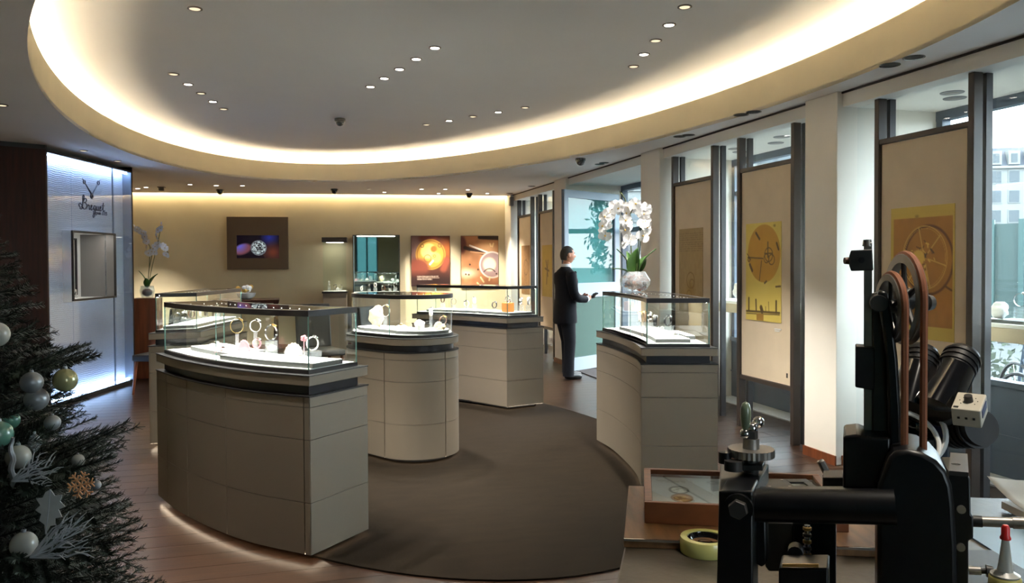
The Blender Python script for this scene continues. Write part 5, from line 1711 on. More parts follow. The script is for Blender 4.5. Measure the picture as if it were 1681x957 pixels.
for v in hb.verts:
    c = v.co
    low = -0.62 if c.x < -0.2 else (-0.2 if c.x < 0.1 else (0.22 if c.x < 0.55 else 0.52))
    if c.z < low:
        dele.append(v)
    else:
        v.co = Vector((c.x*0.103+0.018, c.y*0.081, c.z*0.124+1.668))
        if c.z < 0:
            v.co.x *= 1-0.26*(-c.z)
            v.co.y *= 1-0.18*(-c.z)
bmesh.ops.delete(hb, geom=dele, context='VERTS')
hm = bpy.data.meshes.new('hair')
hb.to_mesh(hm)
hb.free()
hm.materials.append(M['hair'])
hm.shade_smooth()
ho = bpy.data.objects.new('hair', hm)
COL.objects.link(ho)
ho.parent = man
sd = ho.modifiers.new('thick', 'SOLIDIFY'); sd.thickness = 0.008
def loft(rings, name, material, n=28, parent=None):
    """rings: (z, cx, half depth, half width), slightly squared"""
    vs, fs = [], []
    for z, cx, rx, ry in rings:
        for i in range(n):
            t_ = 2*PI*i/n
            c_, s_ = math.cos(t_), math.sin(t_)
            vs.append((cx+rx*math.copysign(abs(c_)**0.85, c_), ry*math.copysign(abs(s_)**0.85, s_), z))
    for k in range(len(rings)-1):
        for i in range(n):
            j = (i+1) % n
            fs.append((k*n+i, k*n+j, (k+1)*n+j, (k+1)*n+i))
    fs += [tuple(range(n-1, -1, -1)), tuple(range((len(rings)-1)*n, len(rings)*n))]
    return MB().add(vs, fs).build(name, material, parent)
ja = [loft([(.76, -.02, .145, .205), (.80, -.02, .148, .208), (.95, -.02, .142, .198), (1.08, -.01, .132, .185), (1.20, .0, .138, .196), (1.32, .0, .142, .212), (1.40, -.01, .125, .205), (1.455, -.015, .095, .165), (1.49, -.012, .070, .095), (1.51, -.01, .058, .066)], 'jacket', M['suit']),
    MB().tube([(-.01, -.16, 1.425), (-.012, -.215, 1.40), (-.015, -.25, 1.30), (.0, -.275, 1.17), (.03, -.270, 1.115), (.09, -.235, 1.090), (.215, -.165, 1.073)], [.055, .074, .070, .062, .062, .056, .046], 16).build('jacket', M['suit']),
    MB().tube([(-.01, .16, 1.425), (-.012, .215, 1.40), (-.005, .25, 1.30), (.02, .275, 1.17), (.05, .268, 1.120), (.11, .23, 1.100), (.235, .14, 1.09)], [.055, .074, .070, .062, .062, .056, .046], 16).build('jacket', M['suit'])]
jk = join_meshes('jacket', ja, man)
# open front with lapels and shirt
MB().poly([(.125, -.055, 1.44), (.145, -.012, 1.16), (.150, -.004, 1.16), (.135, -.006, 1.45)], (0.004, 0, 0)).build('lapel', M['suit'], man, smooth=0)
MB().poly([(.125, .055, 1.44), (.145, .012, 1.16), (.150, .004, 1.16), (.135, .006, 1.45)], (0.004, 0, 0)).build('lapel', M['suit'], man, smooth=0)
MB().lathe([(.064, 1.480), (.068, 1.50), (.066, 1.545), (.062, 1.548), (.060, 1.50)], (0.0, 0, 0), 24).build('shirt_collar', M['shirt'], man)
for p, q in (((.205, -.17, 1.072), (.245, -.142, 1.080)), ((.228, .146, 1.09), (.266, .113, 1.098))):
    MB().cyl(p, q, 0.043, 0.040, 16).build('shirt_cuff', M['shirt'], man)
tr = [loft([(.74, -.02, .128, .172), (.84, -.02, .130, .178), (.98, -.02, .120, .165)], 'trousers', M['suit']),
    MB().tube([(-.02, -.08, .86), (-.01, -.088, .75), (.012, -.094, .50), (-.005, -.10, .25), (-.012, -.10, .045)], [.098, .100, .080, .074, .076], 18).build('trousers', M['suit']),
    MB().tube([(-.02, .08, .86), (.0, .088, .75), (.045, .094, .50), (.055, .10, .25), (.062, .10, .045)], [.098, .100, .080, .074, .076], 18).build('trousers', M['suit'])]
join_meshes('trousers', tr, man)
for sx, sy in ((0.0, -.10), (.075, .10)):
    sh = skinned('shoe', M['shoe'], [(sx-.075, sy, .042, .040, .038), (sx, sy, .048, .050, .044), (sx+.10, sy, .036, .030, .050), (sx+.185, sy, .026, .018, .034)], [(0, 1), (1, 2), (2, 3)])
    zm_ = min(v.co.z for v in sh.data.vertices)
    for v in sh.data.vertices:
        v.co.z = max(v.co.z, 0.004)
    sh.parent = man
it = thing('gloves', 'dark folded item held in the hands of the man', 'gloves', WORLD[man.name] @ Vector((.375, -.02, 1.10)), R(2))
for k in range(5):
    a = -0.5+0.25*k
    MB().tube([(0.0, 0.012*k-0.024, 0.0), (0.035, 0.012*k-0.024+a*0.03, 0.035), (0.065, 0.012*k-0.02+a*0.05, 0.045+0.008*(k % 2))], [0.013, 0.012, 0.007], 8).build('glove_finger', M['strapblack'], it)
MB().ball((0.0, 0, 0.0), 0.036, 12, (1.2, 1.0, 0.6)).build('palm', M['strapblack'], it)

# ------------------------------------------------------------------ orchids
def blossom(mb_c, mb_p, c, d, s, rn):
    d = d.normalized()
    x = d.orthogonal().normalized()
    y = d.cross(x)
    for k in range(5):
        a = 2*PI*k/5+0.3
        r_ = s*(1.0 if k in (1, 4) else 0.85)
        u = x*math.cos(a)+y*math.sin(a)
        w = d.cross(u)
        bw = 0.62 if k in (1, 4) else 0.40
        tp = d*0.008*rn.uniform(-1, 1)
        p = [c, c+u*r_*0.30+w*r_*bw*0.6+d*0.003, c+u*r_*0.65+w*r_*bw+d*0.005, c+u*r_*0.95+w*r_*bw*0.45+tp, c+u*r_+tp, c+u*r_*0.95-w*r_*bw*0.45+tp, c+u*r_*0.65-w*r_*bw+d*0.005, c+u*r_*0.30-w*r_*bw*0.6+d*0.003]
        mb_p.add(p, [(0, 1, 2, 3), (0, 3, 4, 5), (0, 5, 6, 7)])
    mb_c.ball(c+d*0.005, s*0.13, 6)
def orchid(name, lab, loc, stems, leaves, pot, seed, fs=0.05):
    rn = random.Random(seed)
    t = thing(name, lab, 'plant', loc)
    for pts, fl0 in stems:
        P = [Vector(p) for p in pts]
        st_ = MB().tube([P[0].lerp(P[1], .0)]+P[1:], 0.005, 6).build('flower_stem', M['stemgreen'], t)
        n = fl0
        for i in range(n):
            f = 0.45+0.55*i/max(1, n-1)
            k = f*(len(P)-1)
            j = min(int(k), len(P)-2)
            c = P[j].lerp(P[j+1], k-j)
            d = Vector((rn.uniform(-1, 0.3), rn.uniform(-1.2, -0.3), rn.uniform(-.35, .35)))
            c = c+d.normalized()*0.03+Vector((rn.uniform(-.02, .02), 0, rn.uniform(-.015, .015)))
            mc, mp_ = MB(), MB()
            blossom(mc, mp_, c, d, fs, rn)
            o = mp_.build('blossom', M['petal'], t, smooth=0)
            mc.build('blossom_core', M['petalcore'], o)
    for base_, tip, w in leaves:
        b, e = Vector(base_), Vector(tip)
        d = (e-b)
        s_ = d.cross(Vector((0, 0, 1))).normalized()
        up = s_.cross(d).normalized()
        vs, fs_ = [], []
        for i in range(9):
            q = i/8
            ww = w*math.sin(PI*min(1, 0.08+0.92*q)**0.8)*0.5+0.004
            c = b+d*q+up*(0.10*d.length*math.sin(PI*q))
            vs += [c-s_*ww, c-up*0.006, c+s_*ww]
        for i in range(8):
            for k in range(2):
                a = i*3+k
                fs_.append((a, a+1, a+4, a+3))
        o = MB().add(vs, fs_).build('leaf', M['leaf'], t)
        sd = o.modifiers.new('thick', 'SOLIDIFY'); sd.thickness = 0.004
    if pot == 'bowl':
        MB().lathe([(0.05, 0.0), (0.09, 0.012), (0.125, 0.06), (0.128, 0.10), (0.10, 0.145), (0.085, 0.17), (0.082, 0.17), (0.097, 0.143), (0.124, 0.10), (0.121, 0.062), (0.087, 0.016), (0.0, 0.006)], n=28).build('glass_bowl', M['acrylic'], t)
        mb = MB()
        for i in range(60):
            a, r_ = rn.uniform(0, 2*PI), 0.095*math.sqrt(rn.random())
            z = rn.uniform(0.02, 0.13)
            lim = 0.075+0.03*math.sin(PI*z/0.16)
            mb.box((min(r_, lim)*math.cos(a), min(r_, lim)*math.sin(a), z), (0.035, 0.02, 0.016), m=Matrix.Rotation(rn.uniform(0, 6), 4, Vector((rn.random(), rn.random(), rn.random()+.1)).normalized()))
        o = mb.build('bark_chips', M['wood_mid'], t, smooth=0)
        o['kind'] = 'stuff'
    else:
        MB().lathe([(0.06, 0.0), (0.085, 0.02), (0.10, 0.10), (0.085, 0.17), (0.08, 0.17), (0.09, 0.10), (0.07, 0.02), (0.0, 0.012)], n=24).build('pot', M['acrylic'], t)
        MB().ball((0, 0, 0.08), 0.07, 10, (1, 1, 0.8)).build('bark_chips', M['wood_mid'], t)
    return t
# axes of the orchid are kept square to the viewer's line of sight by its own turn
oc = Vector((2.775, 6.15, 1.3160))
o1 = orchid('orchid', 'white orchid in a round glass bowl on the concave counter', oc,
       [([(-.02, 0, .12), (-.03, .02, .36), (-.04, .02, .60), (-.10, .0, .72), (-.19, -.03, .70), (-.26, -.05, .60), (-.28, -.06, .50)], 9),
        ([(.01, 0, .12), (.03, .01, .40), (.05, .0, .66), (.0, -.03, .74), (-.06, -.05, .62), (-.07, -.06, .50), (-.06, -.06, .40)], 10),
        ([(.02, .02, .12), (.05, .03, .42), (.07, .0, .70), (.09, -.03, .66), (.08, -.05, .56), (.07, -.05, .48)], 7),
        ([(-.02, .02, .58), (-.08, .03, .78), (-.12, .03, .84)], 0)],
       [((.02, 0, .14), (.17, -.03, .36), .12), ((-.02, -.02, .14), (.015, -.07, .37), .14), ((-.03, 0, .15), (-.15, .02, .36), .07), ((.02, .02, .15), (.11, .10, .30), .12), ((-.03, -.02, .15), (-.20, -.08, .20), .04), ((-.02, .03, .14), (-.06, .08, .34), .12)], 'bowl', 5, 0.062)
o1.rotation_euler = (0, 0, -YAW)
pd = MB().bb((-0.17, -0.17, 0), (0.17, 0.17, 1.10)).build('plant_pedestal', M['wood_mid'], smooth=0, bevel=0.004)
pd.location = (-1.93, 12.02, 0)
tag(pd, 'reddish wooden pedestal under the orchid beside the lit panel', 'pedestal')
o2 = orchid('orchid', 'orchid with thin white sprays in a pot on the wooden pedestal', Vector((-1.93, 12.02, 1.10)),
       [([(0, 0, .10), (.03, 0, .40), (.05, 0, .70), (-.02, -.02, .90), (-.10, -.04, .98)], 8), ([(0, 0, .10), (.06, 0, .38), (.14, 0, .70), (.20, -.02, .92), (.24, -.03, 1.0)], 6), ([(.0, 0, .10), (.02, .02, .40), (.10, .0, .72), (.24, -.02, .74), (.32, -.04, .62)], 6)],
       [((0, 0, .15), (.16, -.03, .34), .07), ((0, 0, .15), (-.10, -.03, .38), .07), ((0, 0, .15), (.04, -.12, .28), .08)], 'pot', 6, 0.055)
o2.rotation_euler = (0, 0, -YAW)
# small yellow-green plant peeping over the nearest counter
q = at_z(428, 492, 1.05)
t = thing('flower_bowl', 'low bowl of yellow-green flowers on the table behind the left counters', 'plant', (-0.55, 10.6, 1.12))
MB().lathe([(0.05, 0), (0.10, 0.03), (0.12, 0.08), (0.115, 0.08), (0.09, 0.03), (0.0, 0.012)], n=20).build('bowl', M['whiteplastic'], t)
rn = random.Random(9)
for i in range(16):
    a, r_ = rn.uniform(0, 2*PI), 0.10*math.sqrt(rn.random())
    MB().ball((r_*math.cos(a), r_*math.sin(a), 0.11+rn.uniform(0, 0.05)), 0.03, 8).build('blossom', M['petal'] if i % 3 else M['petalcore'], t)
tb = thing('side_table', 'dark side table behind the left counters under the flower bowl', 'table', (-0.55, 10.6, 0))
MB().bb((-0.4, -0.3, 1.08), (0.4, 0.3, 1.12)).build('table_top', M['wood_dark'], tb, smooth=0, bevel=0.003)
for sx in (-1, 1):
    for sy in (-1, 1):
        MB().bb((sx*0.36-0.025, sy*0.26-0.025, 0), (sx*0.36+0.025, sy*0.26+0.025, 1.08)).build('leg', M['wood_dark'], tb, smooth=0)
# dark chairs partly hidden behind the counters
def chair(x, y, rz, lab):
    t = thing('chair', lab, 'chair', (x, y, 0.0105 if in_rug(x, y, 1.5) else 0), rz, 'dark upholstered chairs')
    MB().bb((-0.24, -0.24, 0.40), (0.24, 0.24, 0.48)).build('seat', M['strapblack'], t, smooth=0, bevel=0.02)
    MB().box((-0.24, 0, 0.76), (0.07, 0.46, 0.56), m=Matrix.Rotation(R(-6), 4, 'Y')).build('backrest', M['strapblack'], t, smooth=0, bevel=0.02)
    for sx in (-1, 1):
        for sy in (-1, 1):
            MB().cyl((sx*0.20, sy*0.20, 0.41), (sx*0.235, sy*0.22, 0), 0.022, 0.016, 10).build('leg', M['wood_mid'], t)
    return t
chair(-1.55, 10.55, R(160), 'dark chair with wooden legs at the left behind the angled counter')
chair(0.35, 10.35, R(-70), 'dark chair behind the nearest counter, below the slim showcase')
chair(1.10, 9.6, R(-40), 'dark chair behind the round-ended counter')
# ------------------------------------------------------------------ workbench in the right foreground
BZ = 0.92
def V(px, py, d):
    """bench frame: x across the view, y along it, z up from the bench top"""
    p = at_d(px, py, d)
    return Vector((p.x*math.cos(YAW)-p.y*math.sin(YAW), p.x*math.sin(YAW)+p.y*math.cos(YAW), p.z-BZ))
def at_top(px, py, z):
    p = at_z(px, py, z)
    return Vector((p.x*math.cos(YAW)-p.y*math.sin(YAW), p.x*math.sin(YAW)+p.y*math.cos(YAW), p.z-BZ))
bench = thing('workbench', 'old watchmaker bench with a worn top in the right foreground', 'bench', (0, 0, 0), -YAW)
L0, L1 = at_top(1048, 797, BZ), at_top(1012, 955, BZ)
dirl = (L1-L0)/(L1-L0).length
Ln = L1+dirl*0.95
R0_, Rn = Vector((L0.x+1.75, L0.y-0.27, 0)), Vector((Ln.x+1.95, Ln.y, 0))
R0_ = Vector((2.55, 1.96, 0))
top = [(L0.x, L0.y), (Ln.x, Ln.y), (2.6, Ln.y), (R0_.x, R0_.y)]
MB().prism(top, BZ-0.045, BZ).build('bench_top', M['benchtop'], bench, smooth=0, bevel=0.004)
for x, y in ((L0.x+0.12, 1.95), (Ln.x+0.12, 0.62), (2.4, 1.8), (2.4, 0.62)):
    MB().bb((x-0.04, y-0.04, 0), (x+0.04, y+0.04, BZ-0.045)).build('leg', M['benchwood'], bench, smooth=0)
MB().bb((L0.x+0.10, 1.9, 0.75), (2.4, 1.93, BZ-0.045)).build('apron', M['benchwood'], bench, smooth=0)
def on_bench(name, lab, cat, x=0, y=0, z=BZ, group=None):
    return thing(name, lab, cat, (x*math.cos(YAW)+y*math.sin(YAW), -x*math.sin(YAW)+y*math.cos(YAW), z), -YAW, group)
# blue-grey mat on the right half
mt = on_bench('bench_mat', 'blue-grey mat on the bench right of the machine', 'mat')
MB().prism([(1.02, 0.72), (2.50, 0.72), (2.46, 1.93), (1.06, 1.93)], 0.0005, 0.004).build('sheet', M['bluetop'], mt, smooth=0)
# slab of wood with its pale front edge
sl = on_bench('wood_board', 'worn wooden board lying on the bench under the glass-topped box', 'board')
b0, b1, b2 = at_top(1032, 797, BZ+0.022), at_top(1024, 883, BZ+0.022), at_top(1180, 889, BZ+0.022)
dx = (b2-b1)/(b2-b1).length
MB().prism([tuple(b0[:2]), tuple(b1[:2]), tuple((b1+dx*0.62)[:2]), tuple((b0+dx*0.62)[:2])], 0.0005, 0.022).build('slab', M['benchwood'], sl, smooth=0, bevel=0.002)
MB().prism([tuple((b1+Vector((0, -.003, 0)))[:2]), tuple((b1+dx*0.62+Vector((0, -.003, 0)))[:2]), tuple((b1+dx*0.62)[:2]), tuple(b1[:2])], 0.016, 0.0215).build('steel_edge', M['steel'], sl, smooth=0)
# display box: cherry frame, glass over a paper with watch pictures
zb0, zb1 = BZ+0.0225, BZ+0.073
f0, f1, f2 = at_top(1058, 824, zb1), at_top(1176, 829, zb1), at_top(1062, 768, zb1)
ux = (f1-f0); ux.z = 0; ux.normalize()
uy = Vector((-ux.y, ux.x, 0))
W_, D_ = 0.46, max(0.24, (f2-f0).dot(uy))
bx = on_bench('display_box', 'cherry wood box with a glass lid over pictures of watches, on the bench board', 'box')
Mb = Matrix(((ux.x, uy.x, 0, f0.x), (ux.y, uy.y, 0, f0.y), (0, 0, 1, 0.0225), (0, 0, 0, 1)))
def bxp(a, b, nm, mt_, **k):
    c = Vector([(a[i]+b[i])/2 for i in range(3)])
    return MB().box(Mb @ c, [abs(b[i]-a[i]) for i in range(3)], m=Mb.to_3x3().to_4x4()).build(nm, mt_, bx, smooth=0, **k)
hh = 0.0505
bxp((0, 0, 0), (W_, 0.014, hh), 'front_rail', M['cherry'], bevel=0.0015)
bxp((0, D_-0.014, 0), (W_, D_, hh), 'rear_rail', M['cherry'], bevel=0.0015)
bxp((0, 0.014, 0), (0.018, D_-0.014, hh), 'side_rail', M['cherry'], bevel=0.0015)
bxp((W_-0.018, 0.014, 0), (W_, D_-0.014, hh), 'side_rail', M['cherry'], bevel=0.0015)
bxp((0.018, 0.014, 0.0), (W_-0.018, D_-0.014, 0.028), 'bottom', M['core'])
bxp((0.018, 0.014, 0.041), (W_-0.018, D_-0.014, 0.044), 'glass_lid', M['casetop'])
def paint_box(U, V):
    X, Y = U*1.9, V
    img = base(U, (196, 200, 202))
    img = lay(img, noise2(U, V, 5)*0.3, (178, 184, 190))
    for k in range(3):
        img = lay(img, (np.abs(V-0.10-0.04*k) < 0.010)*(noise2(U, V, 50) > 0.35)*(np.abs(((X+0.05) % 0.62)-0.31) < 0.22)*0.6, (120, 120, 120))
        img = lay(img, (np.abs(V-0.82-0.045*k) < 0.010)*(noise2(U, V, 50) > 0.35)*(np.abs(((X+0.05) % 0.62)-0.31) < 0.20)*0.5, (140, 138, 134))
    for k in range(3):
        cx = 0.31+0.60*k
        d = np.hypot(X-cx, (Y-0.42)*0.95)
        img = lay(img, soft(d-0.125, 0.01), (176, 178, 172))
        img = lay(img, soft(np.abs(d-0.105)-0.012, 0.01), (96, 98, 96))
        img = lay(img, soft(d-0.085, 0.01)*(noise2(U, V, 45) > 0.45), (228, 230, 224))
        d = np.hypot(X-cx-0.02, (Y-0.66)*0.95)
        img = lay(img, soft(d-0.125, 0.01), (176, 124, 62))
        img = lay(img, soft(d-0.08, 0.01)*(noise2(U, V, 38) > 0.5), (222, 178, 110))
        img = lay(img, soft(np.abs(d-0.115)-0.008, 0.01), (120, 78, 36))
    return img
o = print_sheet('picture_sheet', W_-0.04, D_-0.03, 150, 90, paint_box, Matrix.Translation((0, 0, 0)), M['print'], None, 0.001)
o.parent = bx
# the printed grid stands in xz: lay it down inside the box
o.data.transform(Mb @ Matrix.Translation((W_/2, D_/2, 0.031)) @ Matrix.Rotation(-PI/2, 4, 'X'))
# papers stuck below, dark notebook edge under the box
nb = on_bench('metal_plate', 'grey-brown metal plate with a square opening lying on the right end of the display box', 'plate')
q0 = at_top(1253, 803, BZ+0.076)
mb = MB()
qz = 0.0735
for a, b in (((0, 0), (0.085, 0.085)), ((0.085, 0.055), (0.14, 0.085)), ((0.085, 0), (0.14, 0.02)), ((0.122, 0.02), (0.14, 0.055))):
    mb.bb((q0.x+a[0]-0.002, q0.y+a[1], qz), (q0.x+b[0]-0.002, q0.y+b[1], qz+0.005))
mb.build('plate', M['irongrey'], nb, smooth=0, bevel=0.0008)
for a, b in ((0.02, 0.012), (0.02, 0.07), (0.07, 0.012), (0.07, 0.07)):
    MB().cyl((q0.x+a, q0.y+b, qz+0.005), (q0.x+a, q0.y+b, qz+0.0065), 0.004, n=10).build('screw', M['dullsteel'], nb)
# tape roll
c = at_top(1158, 906, BZ)
tp = on_bench('tape_roll', 'roll of clear yellowish tape lying on the bench front', 'tape', c.x, c.y)
MB().lathe([(0.040, 0.001), (0.054, 0.001), (0.0555, 0.004), (0.0555, 0.031), (0.054, 0.034), (0.040, 0.034), (0.0395, 0.031), (0.0395, 0.004), (0.040, 0.001)], n=48).build('tape', M['tape'], tp)
MB().lathe([(0.0394, 0.004), (0.0394, 0.032), (0.037, 0.033), (0.034, 0.024), (0.018, 0.014), (0.017, 0.022), (0.014, 0.022), (0.0135, 0.006), (0.02, 0.004)], n=40).build('core', M['gloss'], tp)

# ------------------------------------------------------------------ engraving machine
# the machine is turned to face the viewer: its plates lie square to the direction WF
WA = R(23.2)
WF = Vector((math.sin(WA), math.cos(WA), 0))
def V(px, py, d):
    a_ = (px-840.5)/FPX
    p = at_d(px, py, d*1.088/(a_*math.sin(WA)+math.cos(WA)))
    return Vector((p.x*math.cos(YAW)-p.y*math.sin(YAW), p.x*math.sin(YAW)+p.y*math.cos(YAW), p.z-BZ))
em = on_bench('engraving_machine', 'black belt-driven engraving machine with two pulleys and a crank, right foreground', 'machine')
IB, IG = M['ironblack'], M['irongrey']
def pp(pts, d, dep, name, material, bevel=0.002, parent=em):
    """plate whose outline is given as view points at distance d, dep thick away from the viewer"""
    P = [V(x, y, d) for x, y in pts]
    return MB().poly(P, WF*dep).build(name, material, parent, smooth=30, bevel=bevel)
pp([(1458, 752), (1468, 742), (1490, 738), (1515, 744), (1538, 757), (1554, 775), (1563, 798), (1567, 830), (1571, 900), (1574, 1127), (1440, 1127), (1440, 800)], 1.12, 0.13, 'column_casting', IB, 0.006)
pp([(1168, 1090), (1600, 1090), (1600, 1127), (1168, 1127)], 1.10, 0.20, 'base_plate', IB, 0.004)
# upright: square bar, tapering plate and curved arm
pp([(1418, 398), (1432, 398), (1432, 745), (1418, 745)], 1.20, 0.016, 'square_bar', M['dullsteel'], 0.001)
pp([(1432, 482), (1448, 478), (1461, 500), (1468, 560), (1472, 640), (1473, 745), (1432, 745)], 1.195, 0.03, 'upright_plate', IG, 0.002)
pp([(1441, 477), (1456, 478), (1465, 520), (1474, 590), (1479, 670), (1481, 745), (1459, 745), (1458, 660), (1454, 590), (1449, 540), (1441, 496)], 1.17, 0.05, 'curved_arm', IB, 0.004)
pp([(1397, 411), (1432, 409), (1434, 444), (1397, 445), (1394, 436), (1394, 420)], 1.19, 0.035, 'top_block', IG, 0.0015)
a = V(1414, 427, 1.189)
MB().cyl(a, a+WF*(-0.004), 0.0045, n=14).build('clamp_screw', M['rubber'], em)
a = V(1395, 428, 1.205)
MB().cyl(a+Vector((0.002, 0, 0)), a+Vector((-0.008, 0, 0)), 0.006, 0.005, 12).build('knob', M['strapbrown'], em)
a = V(1424, 400, 1.205)
MB().cyl(a-Vector((0, 0, 0.004)), a+Vector((0, 0, 0.006)), 0.0075, 0.006, 10).build('bar_tip', M['dullsteel'], em)
pp([(1404, 569), (1436, 571), (1436, 641), (1404, 636)], 1.18, 0.05, 'lower_block', M['rubber'], 0.002)
a = V(1443, 498, 1.17)
MB().cyl(a+WF*(0.03), a+WF*(-0.006), 0.013, 0.012, 18).build('pivot', M['irongrey'], em)
pp([(1384, 716), (1410, 713), (1418, 718), (1462, 718), (1462, 806), (1384, 806)], 1.15, 0.09, 'guide_block', IB, 0.004)
# pulleys with belts
def pulley(cx, cy, d, r, lab_d=''):
    ctr = V(cx, cy, d)
    nrm = Vector((-0.996, 0.085, 0))
    rot = nrm.to_track_quat('Z', 'Y').to_matrix().to_4x4()
    w = 0.0065
    pr = [(r*0.80, -w), (r*0.98, -w), (r*1.0, -w*0.7), (r*0.93, -w*0.1), (r*0.93, w*0.1), (r*1.0, w*0.7), (r*0.98, w), (r*0.80, w), (r*0.78, 0), (r*0.80, -w)]
    p = MB()
    n = 44
    vs, fs = [], []
    for q, z in pr:
        for i in range(n):
            t_ = 2*PI*i/n
            vs.append(ctr+rot @ Vector((q*math.cos(t_), q*math.sin(t_), z)))
    for k in range(len(pr)-1):
        for i in range(n):
            j = (i+1) % n
            fs.append((k*n+i, k*n+j, (k+1)*n+j, (k+1)*n+i))
    p.add(vs, fs)
    o = p.build('pulley', M['dullsteel'], em, smooth=50)
    s = MB()
    s.cyl(ctr-nrm*0.010, ctr+nrm*0.010, r*0.24, n=18)
    s.build('hub', M['irongrey'], o)
    for i in range(5):
        t_ = 2*PI*i/5+0.4
        u = rot @ Vector((math.cos(t_), math.sin(t_), 0))
        MB().cyl(ctr+u*r*0.2, ctr+u*r*0.82, r*0.07, r*0.055, 8).build('spoke', M['irongrey'], o)
    # belt over the pulley and down both sides
    f = rot @ Vector((1, 0, 0))
    f = Vector((-nrm.y, nrm.x, 0)).normalized()
    if f.y > 0:
        f = -f
    zb = V(cx, 748, d).z
    pts = [Vector((ctr.x+f.x*r*0.99, ctr.y+f.y*r*0.99, zb))]
    for i in range(17):
        t_ = PI*i/16
        pts.append(ctr+f*(r*0.99*math.cos(t_))+Vector((0, 0, r*0.99*math.sin(t_))))
    pts.append(Vector((ctr.x-f.x*r*0.99, ctr.y-f.y*r*0.99, zb)))
    MB().tube(pts, 0.0052, 8).build('belt', M['belt'], em)
    return ctr
ca = pulley(1485, 491, 1.215, 0.068)
cb = pulley(1463, 506, 1.195, 0.051)
MB().cyl(V(1438, 498, 1.195), V(1520, 497, 1.228), 0.0065, n=14).build('axle', M['dullsteel'], em)
a = V(1519, 497, 1.228)
MB().cyl(a, a+Vector((0.010, 0.003, 0)), 0.013, 0.011, 16).build('axle_nut', M['dullsteel'], em)
# horizontal arm, left post, bolt
a, b = V(1205, 828, 1.12), V(1470, 832, 1.12)
MB().cyl(a, b, 0.0245, n=28).build('cross_arm', IB, em)
pp([(1200, 812), (1470, 812), (1470, 856), (1200, 852)], 1.115, 0.05, 'arm_web', IB, 0.004)
pp([(1180, 806), (1236, 806), (1236, 1127), (1172, 1127)], 1.085, 0.07, 'left_post', IB, 0.003)
P = [V(1180, 806, 1.085), V(1236, 806, 1.085), V(1262, 770, 1.26), V(1183, 768, 1.26)]
zt_ = P[0].z
P = [Vector((p.x, p.y, zt_)) for p in P]
MB().poly(P, (0, 0, -0.03)).build('post_top', IB, em, smooth=0, bevel=0.002)
pp([(1238, 852), (1257, 852), (1259, 925), (1250, 932), (1240, 925)], 1.13, 0.04, 'inner_leg', IB, 0.003)
a = V(1213, 833, 1.084)
MB().cyl(a+WF*(0.002), a+WF*(-0.006), 0.0205, n=28).build('bolt_washer', IB, em)
MB().cyl(a+WF*(-0.006), a+WF*(-0.016), 0.0145, 0.0135, 6).build('bolt_head', M['irongrey'], em, smooth=0, bevel=0.001)
pp([(1256, 858), (1302, 858), (1302, 938), (1262, 938), (1256, 930)], 1.24, 0.06, 'grey_box', IG, 0.002)
pp([(1302, 858), (1372, 858), (1372, 1000), (1302, 1000)], 1.23, 0.06, 'rear_box', IB, 0.002)
pp([(1284, 926), (1344, 926), (1344, 932), (1284, 931)], 1.108, 0.003, 'brass_strip', M['brass'], 0.0006)
pp([(1278, 933), (1360, 933), (1360, 1090), (1278, 1090)], 1.11, 0.06, 'slide_body', IB, 0.003)
a, b = V(1325, 862, 1.20), V(1325, 916, 1.20)
MB().cyl(a, b, 0.0045, n=12).build('slide_screw', M['steel'], em)
for k in range(5):
    c_ = a.lerp(b, 0.1+0.2*k)
    MB().lathe([(0.0045, -0.003), (0.0065, -0.002), (0.0065, 0.002), (0.0045, 0.003)], c_, 12).build('screw_collar', M['brass'] if k % 2 == 0 else M['rubber'], em)
a = V(1307, 902, 1.19)
MB().cyl(a, a+WF*(-0.02), 0.012, 0.011, 14).build('knob', M['rubber'], em)
# crank head with its knurled wheel
hub_c = V(1233, 742, 1.20)
mb = MB()
n = 60
prof = []
vs, fs = [], []
for z, r_ in ((-0.006, 0.030), (-0.006, 0.036), (0.006, 0.036), (0.006, 0.030)):
    for i in range(n):
        t_ = 2*PI*i/n
        rr = r_*(1.0 if (i % 2 or r_ < 0.033) else 0.965)
        vs.append((hub_c.x+rr*math.cos(t_), hub_c.y+rr*math.sin(t_), hub_c.z+z))
for k in range(3):
    for i in range(n):
        j = (i+1) % n
        fs.append((k*n+i, k*n+j, (k+1)*n+j, (k+1)*n+i))
fs += [tuple(range(n-1, -1, -1)), tuple(range(3*n, 4*n))]
kw = mb.add(vs, fs).build('knurled_wheel', M['dullsteel'], em, smooth=20)
MB().cyl(hub_c+Vector((0, 0, 0.006)), hub_c+Vector((0, 0, 0.022)), 0.013, 0.0125, 20).build('hub', M['dullsteel'], em)
MB().cyl(hub_c+Vector((0, 0, 0.022)), hub_c+Vector((0, 0, 0.034)), 0.0105, 0.010, 6).build('hub_nut', M['irongrey'], em, smooth=0)
MB().cyl(hub_c+Vector((0, 0, -0.034)), hub_c+Vector((0, 0, -0.006)), 0.012, n=16).build('stem', M['irongrey'], em)
MB().cyl(V(1190, 742, 1.18), V(1190, 760, 1.18), 0.010, n=14).build('side_drum', IB, em)
MB().cyl(V(1204, 756, 1.17), V(1204, 772, 1.17), 0.014, n=16).build('side_foot', IG, em)
pp([(1208, 764), (1252, 764), (1252, 773), (1208, 773)], 1.18, 0.04, 'clamp_plate', IG, 0.001)
b1_, b2_, b3_ = V(1223, 712, 1.195), V(1234, 703, 1.20), V(1245, 693, 1.215)
for c_, r_ in ((b1_, 0.0085), (b2_, 0.0095), (b3_, 0.0095)):
    MB().ball(c_, r_, 14).build('crank_ball', M['steel'], em)
MB().cyl(b1_, b3_, 0.0055, n=12).build('crank_arm', M['steel'], em)
h0 = V(1224, 706, 1.195)
